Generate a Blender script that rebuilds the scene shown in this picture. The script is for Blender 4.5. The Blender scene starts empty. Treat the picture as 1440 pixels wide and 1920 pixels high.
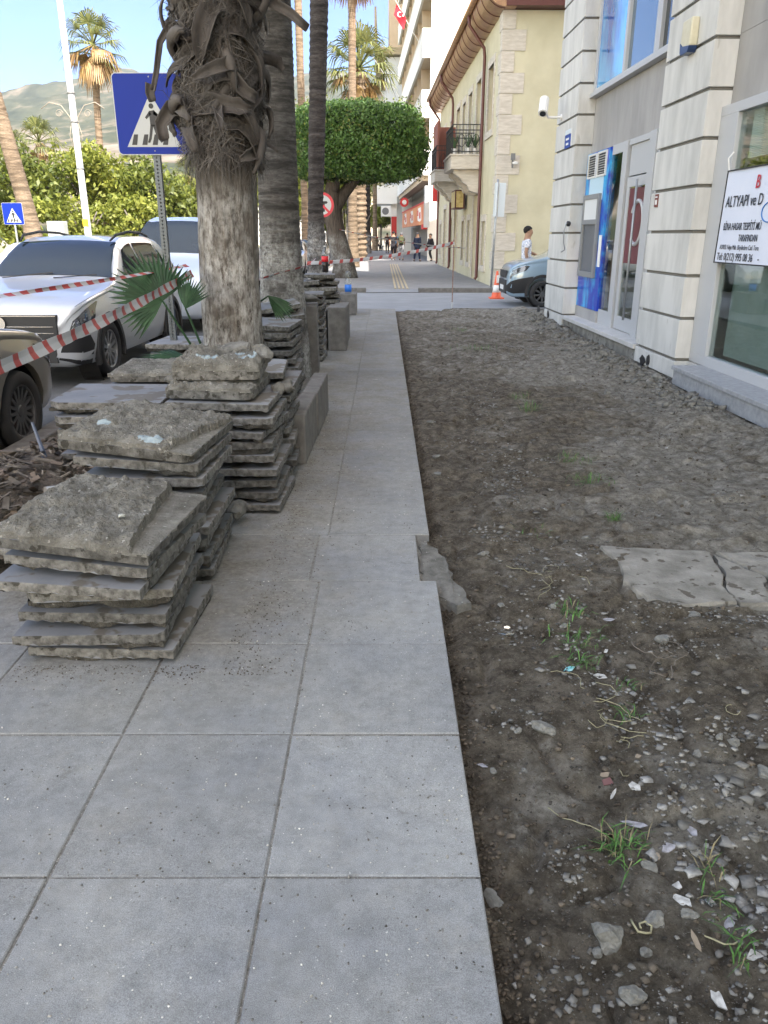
import bpy, bmesh, math, random
import numpy as np
from mathutils import Vector, Matrix, Euler
R = math.radians
C = bpy.context.scene.collection
SC = bpy.context.scene
random.seed(7); rng = np.random.default_rng(7)

# ---------------------------------------------------------------- camera
cd = bpy.data.cameras.new('camera'); cam = bpy.data.objects.new('camera', cd); C.objects.link(cam)
cam.location = (0, 0, 1.55); cam.rotation_euler = (R(90-19.8), 0, 0)
cd.sensor_fit = 'VERTICAL'; cd.sensor_height = 24.0; cd.lens = 24.0*1442/1920
cd.clip_start = 0.05; cd.clip_end = 9000
SC.camera = cam
# ---------------------------------------------------------------- sky, sun, exposure
SUN_EL = R(50); SUN_AZ = (0.47, -0.88)
w = bpy.data.worlds.new('World'); SC.world = w; w.use_nodes = True
nt = w.node_tree; bg = nt.nodes['Background']
sk = nt.nodes.new('ShaderNodeTexSky'); sk.sky_type = 'NISHITA'; sk.sun_disc = False
sk.sun_elevation = SUN_EL; sk.sun_rotation = math.atan2(SUN_AZ[0], SUN_AZ[1]); sk.air_density = 1.0; sk.dust_density = 0.6; sk.ozone_density = 1.5
# the clear northern sky low over the hills is deeper than the bright hazy sky overhead and round the sun
tcw = nt.nodes.new('ShaderNodeTexCoord'); dt = nt.nodes.new('ShaderNodeVectorMath'); dt.operation = 'DOT_PRODUCT'; dt.inputs[1].default_value = Vector((-.10, .97, .22)).normalized()
nt.links.new(tcw.outputs['Generated'], dt.inputs[0])
mrw = nt.nodes.new('ShaderNodeMapRange'); mrw.interpolation_type = 'SMOOTHSTEP'; mrw.inputs[1].default_value = .35; mrw.inputs[2].default_value = .88; nt.links.new(dt.outputs['Value'], mrw.inputs[0])
grd = nt.nodes.new('ShaderNodeMix'); grd.data_type = 'RGBA'; grd.inputs[6].default_value = (2.42, 1.74, 1.18, 1); grd.inputs[7].default_value = (.11, .26, .50, 1); nt.links.new(mrw.outputs[0], grd.inputs[0])
mulw = nt.nodes.new('ShaderNodeMix'); mulw.data_type = 'RGBA'; mulw.blend_type = 'MULTIPLY'; mulw.inputs[0].default_value = 1
nt.links.new(sk.outputs[0], mulw.inputs[6]); nt.links.new(grd.outputs[2], mulw.inputs[7]); nt.links.new(mulw.outputs[2], bg.inputs['Color']); bg.inputs['Strength'].default_value = 0.15
sd = bpy.data.lights.new('sun', 'SUN'); sun = bpy.data.objects.new('sun', sd); C.objects.link(sun)
sd.energy = 3.6; sd.angle = R(0.5); sd.color = (1.0, 0.95, 0.86)
sv = Vector((SUN_AZ[0]*math.cos(SUN_EL), SUN_AZ[1]*math.cos(SUN_EL), math.sin(SUN_EL)))
sun.rotation_euler = sv.to_track_quat('Z', 'Y').to_euler(); sun.location = (20, -20, 60)
SC.view_settings.view_transform = 'Standard'; SC.view_settings.look = 'None'
SC.view_settings.exposure = 1.98; SC.view_settings.gamma = 1.0
SC.cycles.max_bounces = 7; SC.cycles.transparent_max_bounces = 12
SC.cycles.volume_bounces = 0

# ---------------------------------------------------------------- helpers
def _h(ix, iy, s):
    n = (ix*374761393 + iy*668265263 + s*974634777) & 0xffffffff
    n = ((n ^ (n >> 13))*1274126177) & 0xffffffff
    return ((n ^ (n >> 16)) & 0xffff)/65535.0
def vn(x, y, s=0):
    x = np.asarray(x, float); y = np.asarray(y, float)
    ix = np.floor(x).astype(np.int64); iy = np.floor(y).astype(np.int64)
    fx = x-ix; fy = y-iy; fx = fx*fx*(3-2*fx); fy = fy*fy*(3-2*fy)
    a = _h(ix, iy, s); b = _h(ix+1, iy, s); c = _h(ix, iy+1, s); d = _h(ix+1, iy+1, s)
    return (a*(1-fx)+b*fx)*(1-fy)+(c*(1-fx)+d*fx)*fy
def fbm(x, y, o=4, s=0, g=0.5):
    t = 0; a = 1; n = 0
    for i in range(o):
        t = t+a*vn(np.asarray(x)*2**i+17.3*i, np.asarray(y)*2**i-9.1*i, s+i); n += a; a *= g
    return t/n-0.5

class MB:
    def __init__(s): s.v = []; s.f = []; s.m = []
    def face(s, pts, m=0):
        k = len(s.v); s.v += [tuple(p) for p in pts]; s.f.append(tuple(range(k, k+len(pts)))); s.m.append(m)
    def box(s, x0, x1, y0, y1, z0, z1, m=0, M=None):
        p = [(x0,y0,z0),(x1,y0,z0),(x1,y1,z0),(x0,y1,z0),(x0,y0,z1),(x1,y0,z1),(x1,y1,z1),(x0,y1,z1)]
        if M is not None: p = [tuple(M @ Vector(q)) for q in p]
        k = len(s.v); s.v += p
        for q in ((0,3,2,1),(4,5,6,7),(0,1,5,4),(1,2,6,5),(2,3,7,6),(3,0,4,7)):
            s.f.append(tuple(k+i for i in q)); s.m.append(m)
    def bar(s, a, b, w, h=None, m=0):
        a = Vector(a); b = Vector(b); d = b-a; L = d.length; q = d.to_track_quat('Z', 'Y').to_matrix().to_4x4(); h = h or w
        s.box(-w/2, w/2, -h/2, h/2, 0, L, m, Matrix.Translation(a) @ q)
    def tube(s, pts, rad, n=8, m=0, cap=True, closed=False):
        pts = [Vector(p) for p in pts]; N = len(pts)
        rr = rad if hasattr(rad, '__len__') else [rad]*N
        k0 = len(s.v); up = None
        for i, p in enumerate(pts):
            d = (pts[min(i+1, N-1)]-pts[max(i-1, 0)]).normalized()
            if up is None: up = Vector((1,0,0)) if abs(d.x) < .8 else Vector((0,1,0))
            a = (up-d*up.dot(d)).normalized(); b = d.cross(a); up = a
            for j in range(n):
                t = 2*math.pi*j/n; s.v.append(tuple(p+(a*math.cos(t)+b*math.sin(t))*rr[i]))
        for i in range(N-1):
            for j in range(n):
                j2 = (j+1) % n
                s.f.append((k0+i*n+j, k0+i*n+j2, k0+(i+1)*n+j2, k0+(i+1)*n+j)); s.m.append(m)
        if cap:
            s.f.append(tuple(k0+j for j in range(n-1, -1, -1))); s.m.append(m)
            s.f.append(tuple(k0+(N-1)*n+j for j in range(n))); s.m.append(m)
    def lathe(s, prof, n=16, m=0, M=None, cap=True):
        k0 = len(s.v)
        for (r, z) in prof:
            for j in range(n):
                t = 2*math.pi*j/n; q = Vector((r*math.cos(t), r*math.sin(t), z))
                s.v.append(tuple(M @ q) if M is not None else tuple(q))
        for i in range(len(prof)-1):
            for j in range(n):
                j2 = (j+1) % n; s.f.append((k0+i*n+j, k0+i*n+j2, k0+(i+1)*n+j2, k0+(i+1)*n+j)); s.m.append(m)
        if cap and prof[0][0] > 1e-4: s.f.append(tuple(k0+j for j in range(n-1, -1, -1))); s.m.append(m)
        if cap and prof[-1][0] > 1e-4: s.f.append(tuple(k0+(len(prof)-1)*n+j for j in range(n))); s.m.append(m)
    def prism(s, poly, a, b, axis='x', m=0):
        # poly: list of 2D points, extruded along axis from a to b
        def P(u, v, t):
            return {'x': (t, u, v), 'y': (u, t, v), 'z': (u, v, t)}[axis]
        k = len(s.v); n = len(poly)
        s.v += [P(u, v, a) for u, v in poly]+[P(u, v, b) for u, v in poly]
        s.f.append(tuple(range(k+n-1, k-1, -1))); s.m.append(m); s.f.append(tuple(range(k+n, k+2*n))); s.m.append(m)
        for i in range(n):
            j = (i+1) % n; s.f.append((k+i, k+j, k+n+j, k+n+i)); s.m.append(m)
    def build(s, name, mats, parent=None, world=False, smooth=False, bevel=0, fixn=False):
        me = bpy.data.meshes.new(name)
        V = s.v
        if parent is not None and world:
            iv = PM[parent.name].inverted(); V = [tuple(iv @ Vector(p)) for p in V]
        me.from_pydata(V, [], s.f)
        if not isinstance(mats, (list, tuple)): mats = [mats]
        for q in mats: me.materials.append(q)
        me.polygons.foreach_set('material_index', s.m)
        if fixn:
            bm = bmesh.new(); bm.from_mesh(me); bmesh.ops.recalc_face_normals(bm, faces=bm.faces); bm.to_mesh(me); bm.free()
        o = bpy.data.objects.new(name, me); C.objects.link(o)
        if smooth: me.shade_smooth()
        if parent is not None: o.parent = parent
        if bevel:
            md = o.modifiers.new('bevel', 'BEVEL'); md.width = bevel; md.segments = 2; md.limit_method = 'ANGLE'
        return o
PM = {}
def thing(name, label, cat, loc=(0,0,0), rz=0, group=None, rot=None):
    o = bpy.data.objects.new(name, None); C.objects.link(o); o.empty_display_size = .1
    o.location = loc; o.rotation_euler = rot if rot else (0, 0, rz)
    PM[o.name] = Matrix.Translation(Vector(loc)) @ Euler(rot if rot else (0, 0, rz)).to_matrix().to_4x4()
    o['label'] = label; o['category'] = cat
    if group: o['group'] = group
    return o
def tag(o, label, cat, group=None):
    o['label'] = label; o['category'] = cat
    if group: o['group'] = group
    return o
def struct(o, label=None, kind='structure'):
    o['kind'] = kind
    if label: o['label'] = label
    return o
def grid_mesh(name, X, Y, Z, mats, parent=None, smooth=True, mi=None):
    ny, nx = X.shape
    co = np.stack([X, Y, Z], -1).reshape(-1, 3)
    i = np.arange(ny*nx).reshape(ny, nx)
    q = np.stack([i[:-1,:-1], i[:-1,1:], i[1:,1:], i[1:,:-1]], -1).reshape(-1, 4)
    return np_mesh(name, co, q, mats, parent, smooth, mi)
def np_mesh(name, co, q, mats, parent=None, smooth=False, mi=None):
    me = bpy.data.meshes.new(name); co = np.asarray(co, np.float32); q = np.asarray(q, np.int32)
    me.vertices.add(len(co)); me.vertices.foreach_set('co', co.ravel())
    k = q.shape[1]
    me.loops.add(q.size); me.loops.foreach_set('vertex_index', q.ravel())
    me.polygons.add(len(q)); me.polygons.foreach_set('loop_start', np.arange(0, q.size, k, dtype=np.int32))
    me.polygons.foreach_set('loop_total', np.full(len(q), k, np.int32))
    if not isinstance(mats, (list, tuple)): mats = [mats]
    for m in mats: me.materials.append(m)
    if mi is not None: me.polygons.foreach_set('material_index', np.asarray(mi, np.int32))
    me.update(calc_edges=True); me.validate()
    if smooth: me.shade_smooth()
    o = bpy.data.objects.new(name, me); C.objects.link(o)
    if parent is not None: o.parent = parent
    return o
def quads(name, Q, mats, parent=None, mi=None, smooth=False):
    Q = np.asarray(Q, np.float32); n, k = Q.shape[:2]
    return np_mesh(name, Q.reshape(-1, 3), np.arange(n*k).reshape(n, k), mats, parent, smooth, mi)

# ---------------------------------------------------------------- materials
def mat(name, col, rough=.8, col2=None, ns=6.0, cr=(.35, .65), bump=0, bs=30.0, bd=.01, spec=.5, metal=0, coord='Object', island=0, spk=None, coat=0, trans=0, sub=None, det=8, stretch=None, objrand=0):
    """spk = (colour, scale, threshold) : speckles; stretch = (x,y,z) coordinate scale"""
    m = bpy.data.materials.new(name); m.use_nodes = True; t = m.node_tree; N = t.nodes; L = t.links
    b = N['Principled BSDF']; b.inputs['Roughness'].default_value = rough; b.inputs['Metallic'].default_value = metal
    b.inputs['Specular IOR Level'].default_value = spec; b.inputs['Coat Weight'].default_value = coat; b.inputs['Coat Roughness'].default_value = .03
    b.inputs['Base Color'].default_value = (*col, 1)
    tc = N.new('ShaderNodeTexCoord'); src = tc.outputs[coord]
    if stretch:
        mp = N.new('ShaderNodeMapping'); mp.inputs['Scale'].default_value = stretch; L.new(src, mp.inputs[0]); src = mp.outputs[0]
    out = None
    if col2:
        n = N.new('ShaderNodeTexNoise'); n.inputs['Scale'].default_value = ns; n.inputs['Detail'].default_value = det; n.inputs['Roughness'].default_value = .62
        L.new(src, n.inputs['Vector'])
        r = N.new('ShaderNodeValToRGB'); r.color_ramp.elements[0].position = cr[0]; r.color_ramp.elements[1].position = cr[1]
        r.color_ramp.elements[0].color = (*col, 1); r.color_ramp.elements[1].color = (*col2, 1)
        L.new(n.outputs['Fac'], r.inputs[0]); out = r.outputs[0]
    if spk:
        n2 = N.new('ShaderNodeTexNoise'); n2.inputs['Scale'].default_value = spk[1]; n2.inputs['Detail'].default_value = 3
        L.new(src, n2.inputs['Vector'])
        r2 = N.new('ShaderNodeValToRGB'); r2.color_ramp.elements[0].position = spk[2]; r2.color_ramp.elements[1].position = spk[2]+.04
        r2.color_ramp.elements[0].color = (0,0,0,1); r2.color_ramp.elements[1].color = (1,1,1,1); L.new(n2.outputs['Fac'], r2.inputs[0])
        mx = N.new('ShaderNodeMix'); mx.data_type = 'RGBA'; mx.inputs[7].default_value = (*spk[0], 1)
        if out: L.new(out, mx.inputs[6])
        else: mx.inputs[6].default_value = (*col, 1)
        L.new(r2.outputs[0], mx.inputs[0]); out = mx.outputs[2]
    if island:
        g = N.new('ShaderNodeNewGeometry'); mr = N.new('ShaderNodeMapRange'); mr.inputs[3].default_value = 1-island; mr.inputs[4].default_value = 1+island
        L.new(g.outputs['Random Per Island'], mr.inputs[0])
        v = N.new('ShaderNodeMix'); v.data_type = 'RGBA'; v.blend_type = 'MULTIPLY'; v.inputs[0].default_value = 1
        if out: L.new(out, v.inputs[6])
        else: v.inputs[6].default_value = (*col, 1)
        L.new(mr.outputs[0], v.inputs[7]); out = v.outputs[2]
    if objrand:
        g = N.new('ShaderNodeObjectInfo'); mr = N.new('ShaderNodeMapRange'); mr.inputs[3].default_value = 1-objrand; mr.inputs[4].default_value = 1+objrand; L.new(g.outputs['Random'], mr.inputs[0])
        v = N.new('ShaderNodeMix'); v.data_type = 'RGBA'; v.blend_type = 'MULTIPLY'; v.inputs[0].default_value = 1; L.new(out, v.inputs[6]); L.new(mr.outputs[0], v.inputs[7]); out = v.outputs[2]
    if out: L.new(out, b.inputs['Base Color'])
    if bump:
        n3 = N.new('ShaderNodeTexNoise'); n3.inputs['Scale'].default_value = bs; n3.inputs['Detail'].default_value = 6; n3.inputs['Roughness'].default_value = .65
        L.new(src, n3.inputs['Vector']); bp = N.new('ShaderNodeBump'); bp.inputs['Strength'].default_value = bump; bp.inputs['Distance'].default_value = bd
        L.new(n3.outputs['Fac'], bp.inputs['Height']); L.new(bp.outputs[0], b.inputs['Normal'])
    if trans: b.inputs['Transmission Weight'].default_value = trans
    m['out'] = 0
    return m
def leafmat(name, col, col2, tl=.35):
    m = bpy.data.materials.new(name); m.use_nodes = True; t = m.node_tree; N = t.nodes; L = t.links
    b = N['Principled BSDF']; b.inputs['Roughness'].default_value = .5
    g = N.new('ShaderNodeNewGeometry'); r = N.new('ShaderNodeValToRGB')
    r.color_ramp.elements[0].color = (*col, 1); r.color_ramp.elements[1].color = (*col2, 1)
    L.new(g.outputs['Random Per Island'], r.inputs[0]); L.new(r.outputs[0], b.inputs['Base Color'])
    tr = N.new('ShaderNodeBsdfTranslucent'); L.new(r.outputs[0], tr.inputs['Color'])
    mx = N.new('ShaderNodeMixShader'); mx.inputs[0].default_value = tl
    L.new(b.outputs[0], mx.inputs[1]); L.new(tr.outputs[0], mx.inputs[2]); L.new(mx.outputs[0], N['Material Output'].inputs[0])
    return m
def glassmat(name, tint=(.5,.58,.58), ior=1.5, rough=.02, tw=.6):
    m = bpy.data.materials.new(name); m.use_nodes = True; t = m.node_tree; N = t.nodes; L = t.links
    N.remove(N['Principled BSDF'])
    tr = N.new('ShaderNodeBsdfTransparent'); tr.inputs[0].default_value = (*tint, 1)
    gl = N.new('ShaderNodeBsdfGlossy'); gl.inputs['Roughness'].default_value = rough
    lw = N.new('ShaderNodeLayerWeight'); fr = N.new('ShaderNodeMath'); fr.operation = 'POWER'; fr.inputs[1].default_value = 4.0; L.new(lw.outputs['Facing'], fr.inputs[0])
    mp = N.new('ShaderNodeMapRange'); mp.inputs[3].default_value = 1-tw; mp.inputs[4].default_value = 1.0
    L.new(fr.outputs[0], mp.inputs[0]); mx = N.new('ShaderNodeMixShader')
    L.new(mp.outputs[0], mx.inputs[0]); L.new(tr.outputs[0], mx.inputs[1]); L.new(gl.outputs[0], mx.inputs[2]); L.new(mx.outputs[0], N['Material Output'].inputs[0])
    return m
M = {}
M['paver'] = mat('paver_stone', (.190,.200,.215), .78, (.235,.245,.262), 9, bump=.25, bs=260, bd=.002, island=.05, spk=((.34,.34,.33), 420, .70))
M['paverside'] = mat('paver_edge', (.16,.16,.16), .9, (.24,.235,.225), 14, bump=.5, bs=80, bd=.004)
M['mortar'] = mat('old_mortar', (.095,.092,.082), .95, (.235,.23,.21), 12, (.32,.68), bump=1.0, bs=70, bd=.012, spk=((.33,.33,.31), 60, .68))
M['joint'] = mat('joint_sand', (.11,.105,.095), .95, (.24,.235,.215), 60, bump=.8, bs=150, bd=.004, spk=((.50,.49,.46), 210, .62))
M['kerb'] = mat('kerb_stone', (.105,.10,.095), .85, (.175,.17,.16), 10, bump=.4, bs=120, bd=.004)
M['asphalt'] = mat('asphalt', (.075,.078,.082), .85, (.11,.112,.116), 3, bump=.5, bs=180, bd=.006)
M['road2'] = mat('worn_asphalt', (.21,.22,.235), .85, (.26,.27,.285), 1.5, bump=.4, bs=160, bd=.005)
M['earth'] = mat('far_ground', (.20,.18,.14), .95, (.28,.25,.20), .3)
M['stone'] = mat('stone_fragment', (.11,.11,.10), .9, (.24,.24,.225), 22, bump=.8, bs=90, bd=.008)
M['gravel'] = mat('gravel', (.045,.040,.033), .95, (.15,.142,.128), 5, (.4,.66), island=.6)
M['white_paint'] = mat('white_paint', (.75,.75,.74), .6)
M['clad'] = mat('white_cladding', (.40,.40,.385), .75, (.585,.58,.56), 3.0, (.28,.60), bump=.3, bs=50, bd=.004, stretch=(1,1,.28), spk=((.42,.41,.38), 9, .70), island=.03)
M['cladgap'] = mat('cladding_joint', (.17,.165,.15), .9)
M['grey_panel'] = mat('grey_stone_panel', (.25,.245,.24), .7, (.36,.35,.345), 1.6, bump=.2, bs=40, bd=.003, stretch=(1,1,.3))
M['alu'] = mat('grey_aluminium', (.42,.43,.45), .45, spec=.6)
M['alu_dark'] = mat('dark_frame', (.16,.165,.17), .5)
M['sill'] = mat('marble_sill', (.44,.44,.43), .5, (.56,.55,.54), 4)
M['granite'] = mat('granite_step', (.24,.25,.265), .6, (.33,.34,.36), 18, bump=.1, bs=100)
M['glass'] = glassmat('shop_glass', (.84,.90,.88), 1.5, .02, .90)
M['glass_dark'] = mat('dark_window_glass', (.02,.025,.03), .04, spec=.9)
M['glass_sky'] = mat('tinted_window_glass', (.10,.16,.22), .05, spec=1.0, metal=.35)
M['black'] = mat('black_plastic', (.018,.018,.02), .5)
M['rubber'] = mat('tyre_rubber', (.022,.022,.024), .8, bump=.2, bs=80)
M['chrome'] = mat('chrome', (.6,.6,.62), .18, metal=1)
M['galv'] = mat('galvanised_steel', (.30,.32,.34), .5, (.38,.40,.42), 12, metal=.6)
M['red'] = mat('red_plastic', (.60,.02,.02), .45)
M['room'] = mat('room_wall', (.55,.58,.56), .8)
# ================================================================ SETTING
# ---- materials that need their own node set-up
def pavemat():
    m = bpy.data.materials.new('pavement_slabs'); m.use_nodes = True; t = m.node_tree; N = t.nodes; L = t.links
    b = N['Principled BSDF']; b.inputs['Roughness'].default_value = .72; b.inputs['Specular IOR Level'].default_value = .4
    tc = N.new('ShaderNodeTexCoord'); P = tc.outputs['Object']
    def noise(s, d=6, r=.6, st=None, w=None):
        n = N.new('ShaderNodeTexNoise'); n.inputs['Scale'].default_value = s; n.inputs['Detail'].default_value = d; n.inputs['Roughness'].default_value = r
        v = P
        if st: mp = N.new('ShaderNodeMapping'); mp.inputs['Scale'].default_value = st; mp.inputs['Rotation'].default_value = (0,0,w or 0); L.new(P, mp.inputs[0]); v = mp.outputs[0]
        L.new(v, n.inputs['Vector']); return n.outputs['Fac']
    def ramp(f, stops):
        r = N.new('ShaderNodeValToRGB'); e = r.color_ramp.elements
        e[0].position, e[0].color = stops[0][0], (*stops[0][1], 1); e[1].position, e[1].color = stops[-1][0], (*stops[-1][1], 1)
        for p, c in stops[1:-1]: q = e.new(p); q.color = (*c, 1)
        L.new(f, r.inputs[0]); return r.outputs[0]
    def mix(f, a, c, bt='MIX'):
        x = N.new('ShaderNodeMix'); x.data_type = 'RGBA'; x.blend_type = bt
        if isinstance(f, float): x.inputs[0].default_value = f
        else: L.new(f, x.inputs[0])
        for k, s in ((6, a), (7, c)):
            if isinstance(s, tuple): x.inputs[k].default_value = (*s, 1)
            else: L.new(s, x.inputs[k])
        return x.outputs[2]
    def math_(op, a, c):
        x = N.new('ShaderNodeMath'); x.operation = op; x.use_clamp = True
        for k, s in ((0, a), (1, c)):
            if isinstance(s, (int, float)): x.inputs[k].default_value = s
            else: L.new(s, x.inputs[k])
        return x.outputs[0]
    base = ramp(noise(1.6, 9, .62), [(.30, (.205,.216,.234)), (.5, (.248,.256,.262)), (.70, (.292,.296,.292))])
    fine = ramp(noise(420, 3, .6), [(.34, (.68,.68,.69)), (.5, (1,1,1)), (.68, (1.30,1.30,1.29))])
    c = mix(1.0, base, fine, 'MULTIPLY')
    g = N.new('ShaderNodeNewGeometry'); mr = N.new('ShaderNodeMapRange'); mr.inputs[3].default_value = .90; mr.inputs[4].default_value = 1.08
    L.new(g.outputs['Random Per Island'], mr.inputs[0]); c = mix(1.0, c, mr.outputs[0], 'MULTIPLY')
    # dry pale soil dust: a strip along the slab stacks, wider with distance
    sx = N.new('ShaderNodeSeparateXYZ'); L.new(P, sx.inputs[0])
    my = N.new('ShaderNodeMapRange'); my.inputs[1].default_value = 1.9; my.inputs[2].default_value = 3.1; L.new(sx.outputs[1], my.inputs[0])
    mx_ = N.new('ShaderNodeMapRange'); mx_.inputs[1].default_value = .05; mx_.inputs[2].default_value = -.60; L.new(sx.outputs[0], mx_.inputs[0])
    mf = N.new('ShaderNodeMapRange'); mf.inputs[1].default_value = 3.6; mf.inputs[2].default_value = 8; L.new(sx.outputs[1], mf.inputs[0])
    amt = math_('MULTIPLY', my.outputs[0], math_('ADD', mx_.outputs[0], mf.outputs[0]))
    dn = N.new('ShaderNodeMapRange'); dn.inputs[1].default_value = .38; dn.inputs[2].default_value = .62; L.new(noise(3.2, 8, .7), dn.inputs[0])
    dm = math_('MULTIPLY', amt, math_('ADD', math_('MULTIPLY', dn.outputs[0], .75), .25))
    dust = ramp(noise(40, 6, .7), [(.35, (.105,.097,.080)), (.65, (.235,.224,.198))])
    c = mix(math_('MULTIPLY', dm, .92), c, dust)
    # scattered dark scuffs and pale scratches
    dk = ramp(noise(4.4, 9, .76), [(.615, (0,0,0)), (.70, (1,1,1))])
    c = mix(math_('MULTIPLY', dk, .62), c, (.105,.098,.084))
    scr = math_('MULTIPLY', ramp(noise(9, 3, .5, (1, 26, 1), .5), [(.67, (0,0,0)), (.72, (1,1,1))]), ramp(noise(2.3, 2), [(.52, (0,0,0)), (.6, (1,1,1))]))
    c = mix(math_('MULTIPLY', scr, .5), c, (.46,.46,.46))
    sp = ramp(noise(95, 2, .5), [(.715, (0,0,0)), (.73, (1,1,1))]); c = mix(math_('MULTIPLY', sp, .7), c, (.55,.55,.52))
    sp2 = ramp(noise(62, 2, .5), [(.715, (0,0,0)), (.735, (1,1,1))]); c = mix(math_('MULTIPLY', sp2, .75), c, (.10,.096,.085))
    sm_ = math_('MULTIPLY', ramp(noise(2.1, 9, .8), [(.52, (0,0,0)), (.66, (1,1,1))]), .34); c = mix(sm_, c, (.30,.285,.25))
    big = ramp(noise(.9, 4, .6), [(.35, (.86,.86,.86)), (.62, (1.06,1.06,1.05))]); c = mix(1.0, c, big, 'MULTIPLY')
    hs = ramp(noise(14, 10, .8), [(.36, (.80,.80,.79)), (.6, (1.10,1.10,1.10))]); c = mix(1.0, c, hs, 'MULTIPLY')
    L.new(c, b.inputs['Base Color'])
    bp = N.new('ShaderNodeBump'); bp.inputs['Strength'].default_value = .5; bp.inputs['Distance'].default_value = .002
    L.new(noise(200, 5, .7), bp.inputs['Height']); L.new(bp.outputs[0], b.inputs['Normal'])
    return m
M['pave'] = pavemat()
def dirtmat():
    m = bpy.data.materials.new('bare_soil'); m.use_nodes = True; t = m.node_tree; N = t.nodes; L = t.links
    b = N['Principled BSDF']; b.inputs['Roughness'].default_value = .95; b.inputs['Specular IOR Level'].default_value = .2
    tc = N.new('ShaderNodeTexCoord'); P = tc.outputs['Object']
    def noise(s, d=8, r=.65):
        n = N.new('ShaderNodeTexNoise'); n.inputs['Scale'].default_value = s; n.inputs['Detail'].default_value = d; n.inputs['Roughness'].default_value = r
        L.new(P, n.inputs['Vector']); return n.outputs['Fac']
    def ramp(f, stops):
        r = N.new('ShaderNodeValToRGB'); e = r.color_ramp.elements
        e[0].position, e[0].color = stops[0][0], (*stops[0][1], 1); e[1].position, e[1].color = stops[-1][0], (*stops[-1][1], 1)
        for p, c in stops[1:-1]: q = e.new(p); q.color = (*c, 1)
        L.new(f, r.inputs[0]); return r.outputs[0]
    a = N.new('ShaderNodeAttribute'); a.attribute_name = 'pale'
    soil = ramp(noise(11, 12, .78), [(.32, (.027,.022,.017)), (.48, (.112,.096,.074)), (.66, (.26,.23,.185))])
    pale = ramp(noise(13, 12, .78), [(.32, (.07,.062,.05)), (.48, (.195,.18,.152)), (.66, (.38,.36,.32))])
    ad = N.new('ShaderNodeMath'); ad.operation = 'ADD'; L.new(a.outputs['Fac'], ad.inputs[0])
    s2 = N.new('ShaderNodeMath'); s2.operation = 'MULTIPLY_ADD'; s2.inputs[1].default_value = 2.4; s2.inputs[2].default_value = -1.2; L.new(noise(6, 10, .75), s2.inputs[0]); L.new(s2.outputs[0], ad.inputs[1])
    mr = N.new('ShaderNodeMapRange'); mr.inputs[1].default_value = .32; mr.inputs[2].default_value = .66; L.new(ad.outputs[0], mr.inputs[0])
    x = N.new('ShaderNodeMix'); x.data_type = 'RGBA'; L.new(mr.outputs[0], x.inputs[0]); L.new(soil, x.inputs[6]); L.new(pale, x.inputs[7])
    sp = ramp(noise(110, 4, .65), [(.62, (0,0,0)), (.70, (1,1,1))])
    y = N.new('ShaderNodeMix'); y.data_type = 'RGBA'; L.new(sp, y.inputs[0]); L.new(x.outputs[2], y.inputs[6]); y.inputs[7].default_value = (.30,.285,.255,1)
    L.new(y.outputs[2], b.inputs['Base Color'])
    bp = N.new('ShaderNodeBump'); bp.inputs['Strength'].default_value = 1.0; bp.inputs['Distance'].default_value = .035
    L.new(noise(38, 11, .82), bp.inputs['Height']); L.new(bp.outputs[0], b.inputs['Normal'])
    return m
M['soil'] = dirtmat()

# ---- far ground sheet, road, cross street
g = MB(); g.box(-6000, 6000, -300, 6000, -1.2, -1.0); struct(g.build('ground', M['earth']))
g = MB(); g.box(-15.5, -2.9, -40, 320, -.6, -.12); struct(g.build('road', M['asphalt']))
g = MB(); g.box(-2.9, 40, 17.95, 24.3, -.6, -.10); struct(g.build('cross_street', M['road2']))
g = MB(); g.box(-60, -15.5, -40, 320, -.9, -.04); struct(g.build('park_ground', mat('park_ground', (.22,.19,.13), .95, (.13,.16,.07), .6, (.4,.6), bump=.5, bs=20)))
# ---- near pavement: slabs with open joints over a mortar bed
XR = .252; TW = .557; TL = .6; Y0 = 1.54
pv = MB(); random.seed(3)
for r_ in range(-6, 27):
    y0 = Y0+TL*r_; y1 = y0+TL
    if y1 > 17.75: continue
    for c_ in range(5):
        x1 = XR-TW*c_; x0 = x1-TW
        if c_ == 4: x0 = -2.74
        if r_ == 3:
            if c_ == 0: x1 -= .075; x0 -= .05
            elif c_ == 1: x1 -= .05; x0 -= .03
            elif c_ == 2: x1 -= .03
        if c_ >= 2 and 2.9 < y0 < 16.9 and c_ >= 3: continue       # tree strip
        gp = .0034; tx = random.uniform(-.0012, .0012); ty = random.uniform(-.0012, .0012); dz = random.uniform(-.0012, .0012)
        a, bq, cq, dq = x0+gp, x1-gp, y0+gp, y1-gp; e = .004
        def zz(x, y): return dz+tx*(x-(x0+x1)/2)/.3+ty*(y-(y0+y1)/2)/.3
        def jt(v): return v+random.uniform(-.0012, .0012)
        k = len(pv.v)
        ring0 = [(jt(a), jt(cq)), (jt(bq), jt(cq)), (jt(bq), jt(dq)), (jt(a), jt(dq))]
        cx, cy = (x0+x1)/2, (y0+y1)/2
        for (x, y) in ring0: pv.v.append((x, y, -.042))
        for (x, y) in ring0: pv.v.append((x, y, zz(x, y)-e*.8))
        for (x, y) in ring0: X_ = x+(e if x < cx else -e); Y_ = y+(e if y < cy else -e); pv.v.append((X_, Y_, zz(X_, Y_)))
        for L_ in (0, 4):
            for j in range(4):
                j2 = (j+1) % 4; pv.f.append((k+L_+j, k+L_+j2, k+L_+4+j2, k+L_+4+j)); pv.m.append(1 if L_ == 0 else 0)
        pv.f.append((k+8, k+9, k+10, k+11)); pv.m.append(0)
struct(pv.build('pavement', [M['pave'], M['paverside']]))
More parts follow.
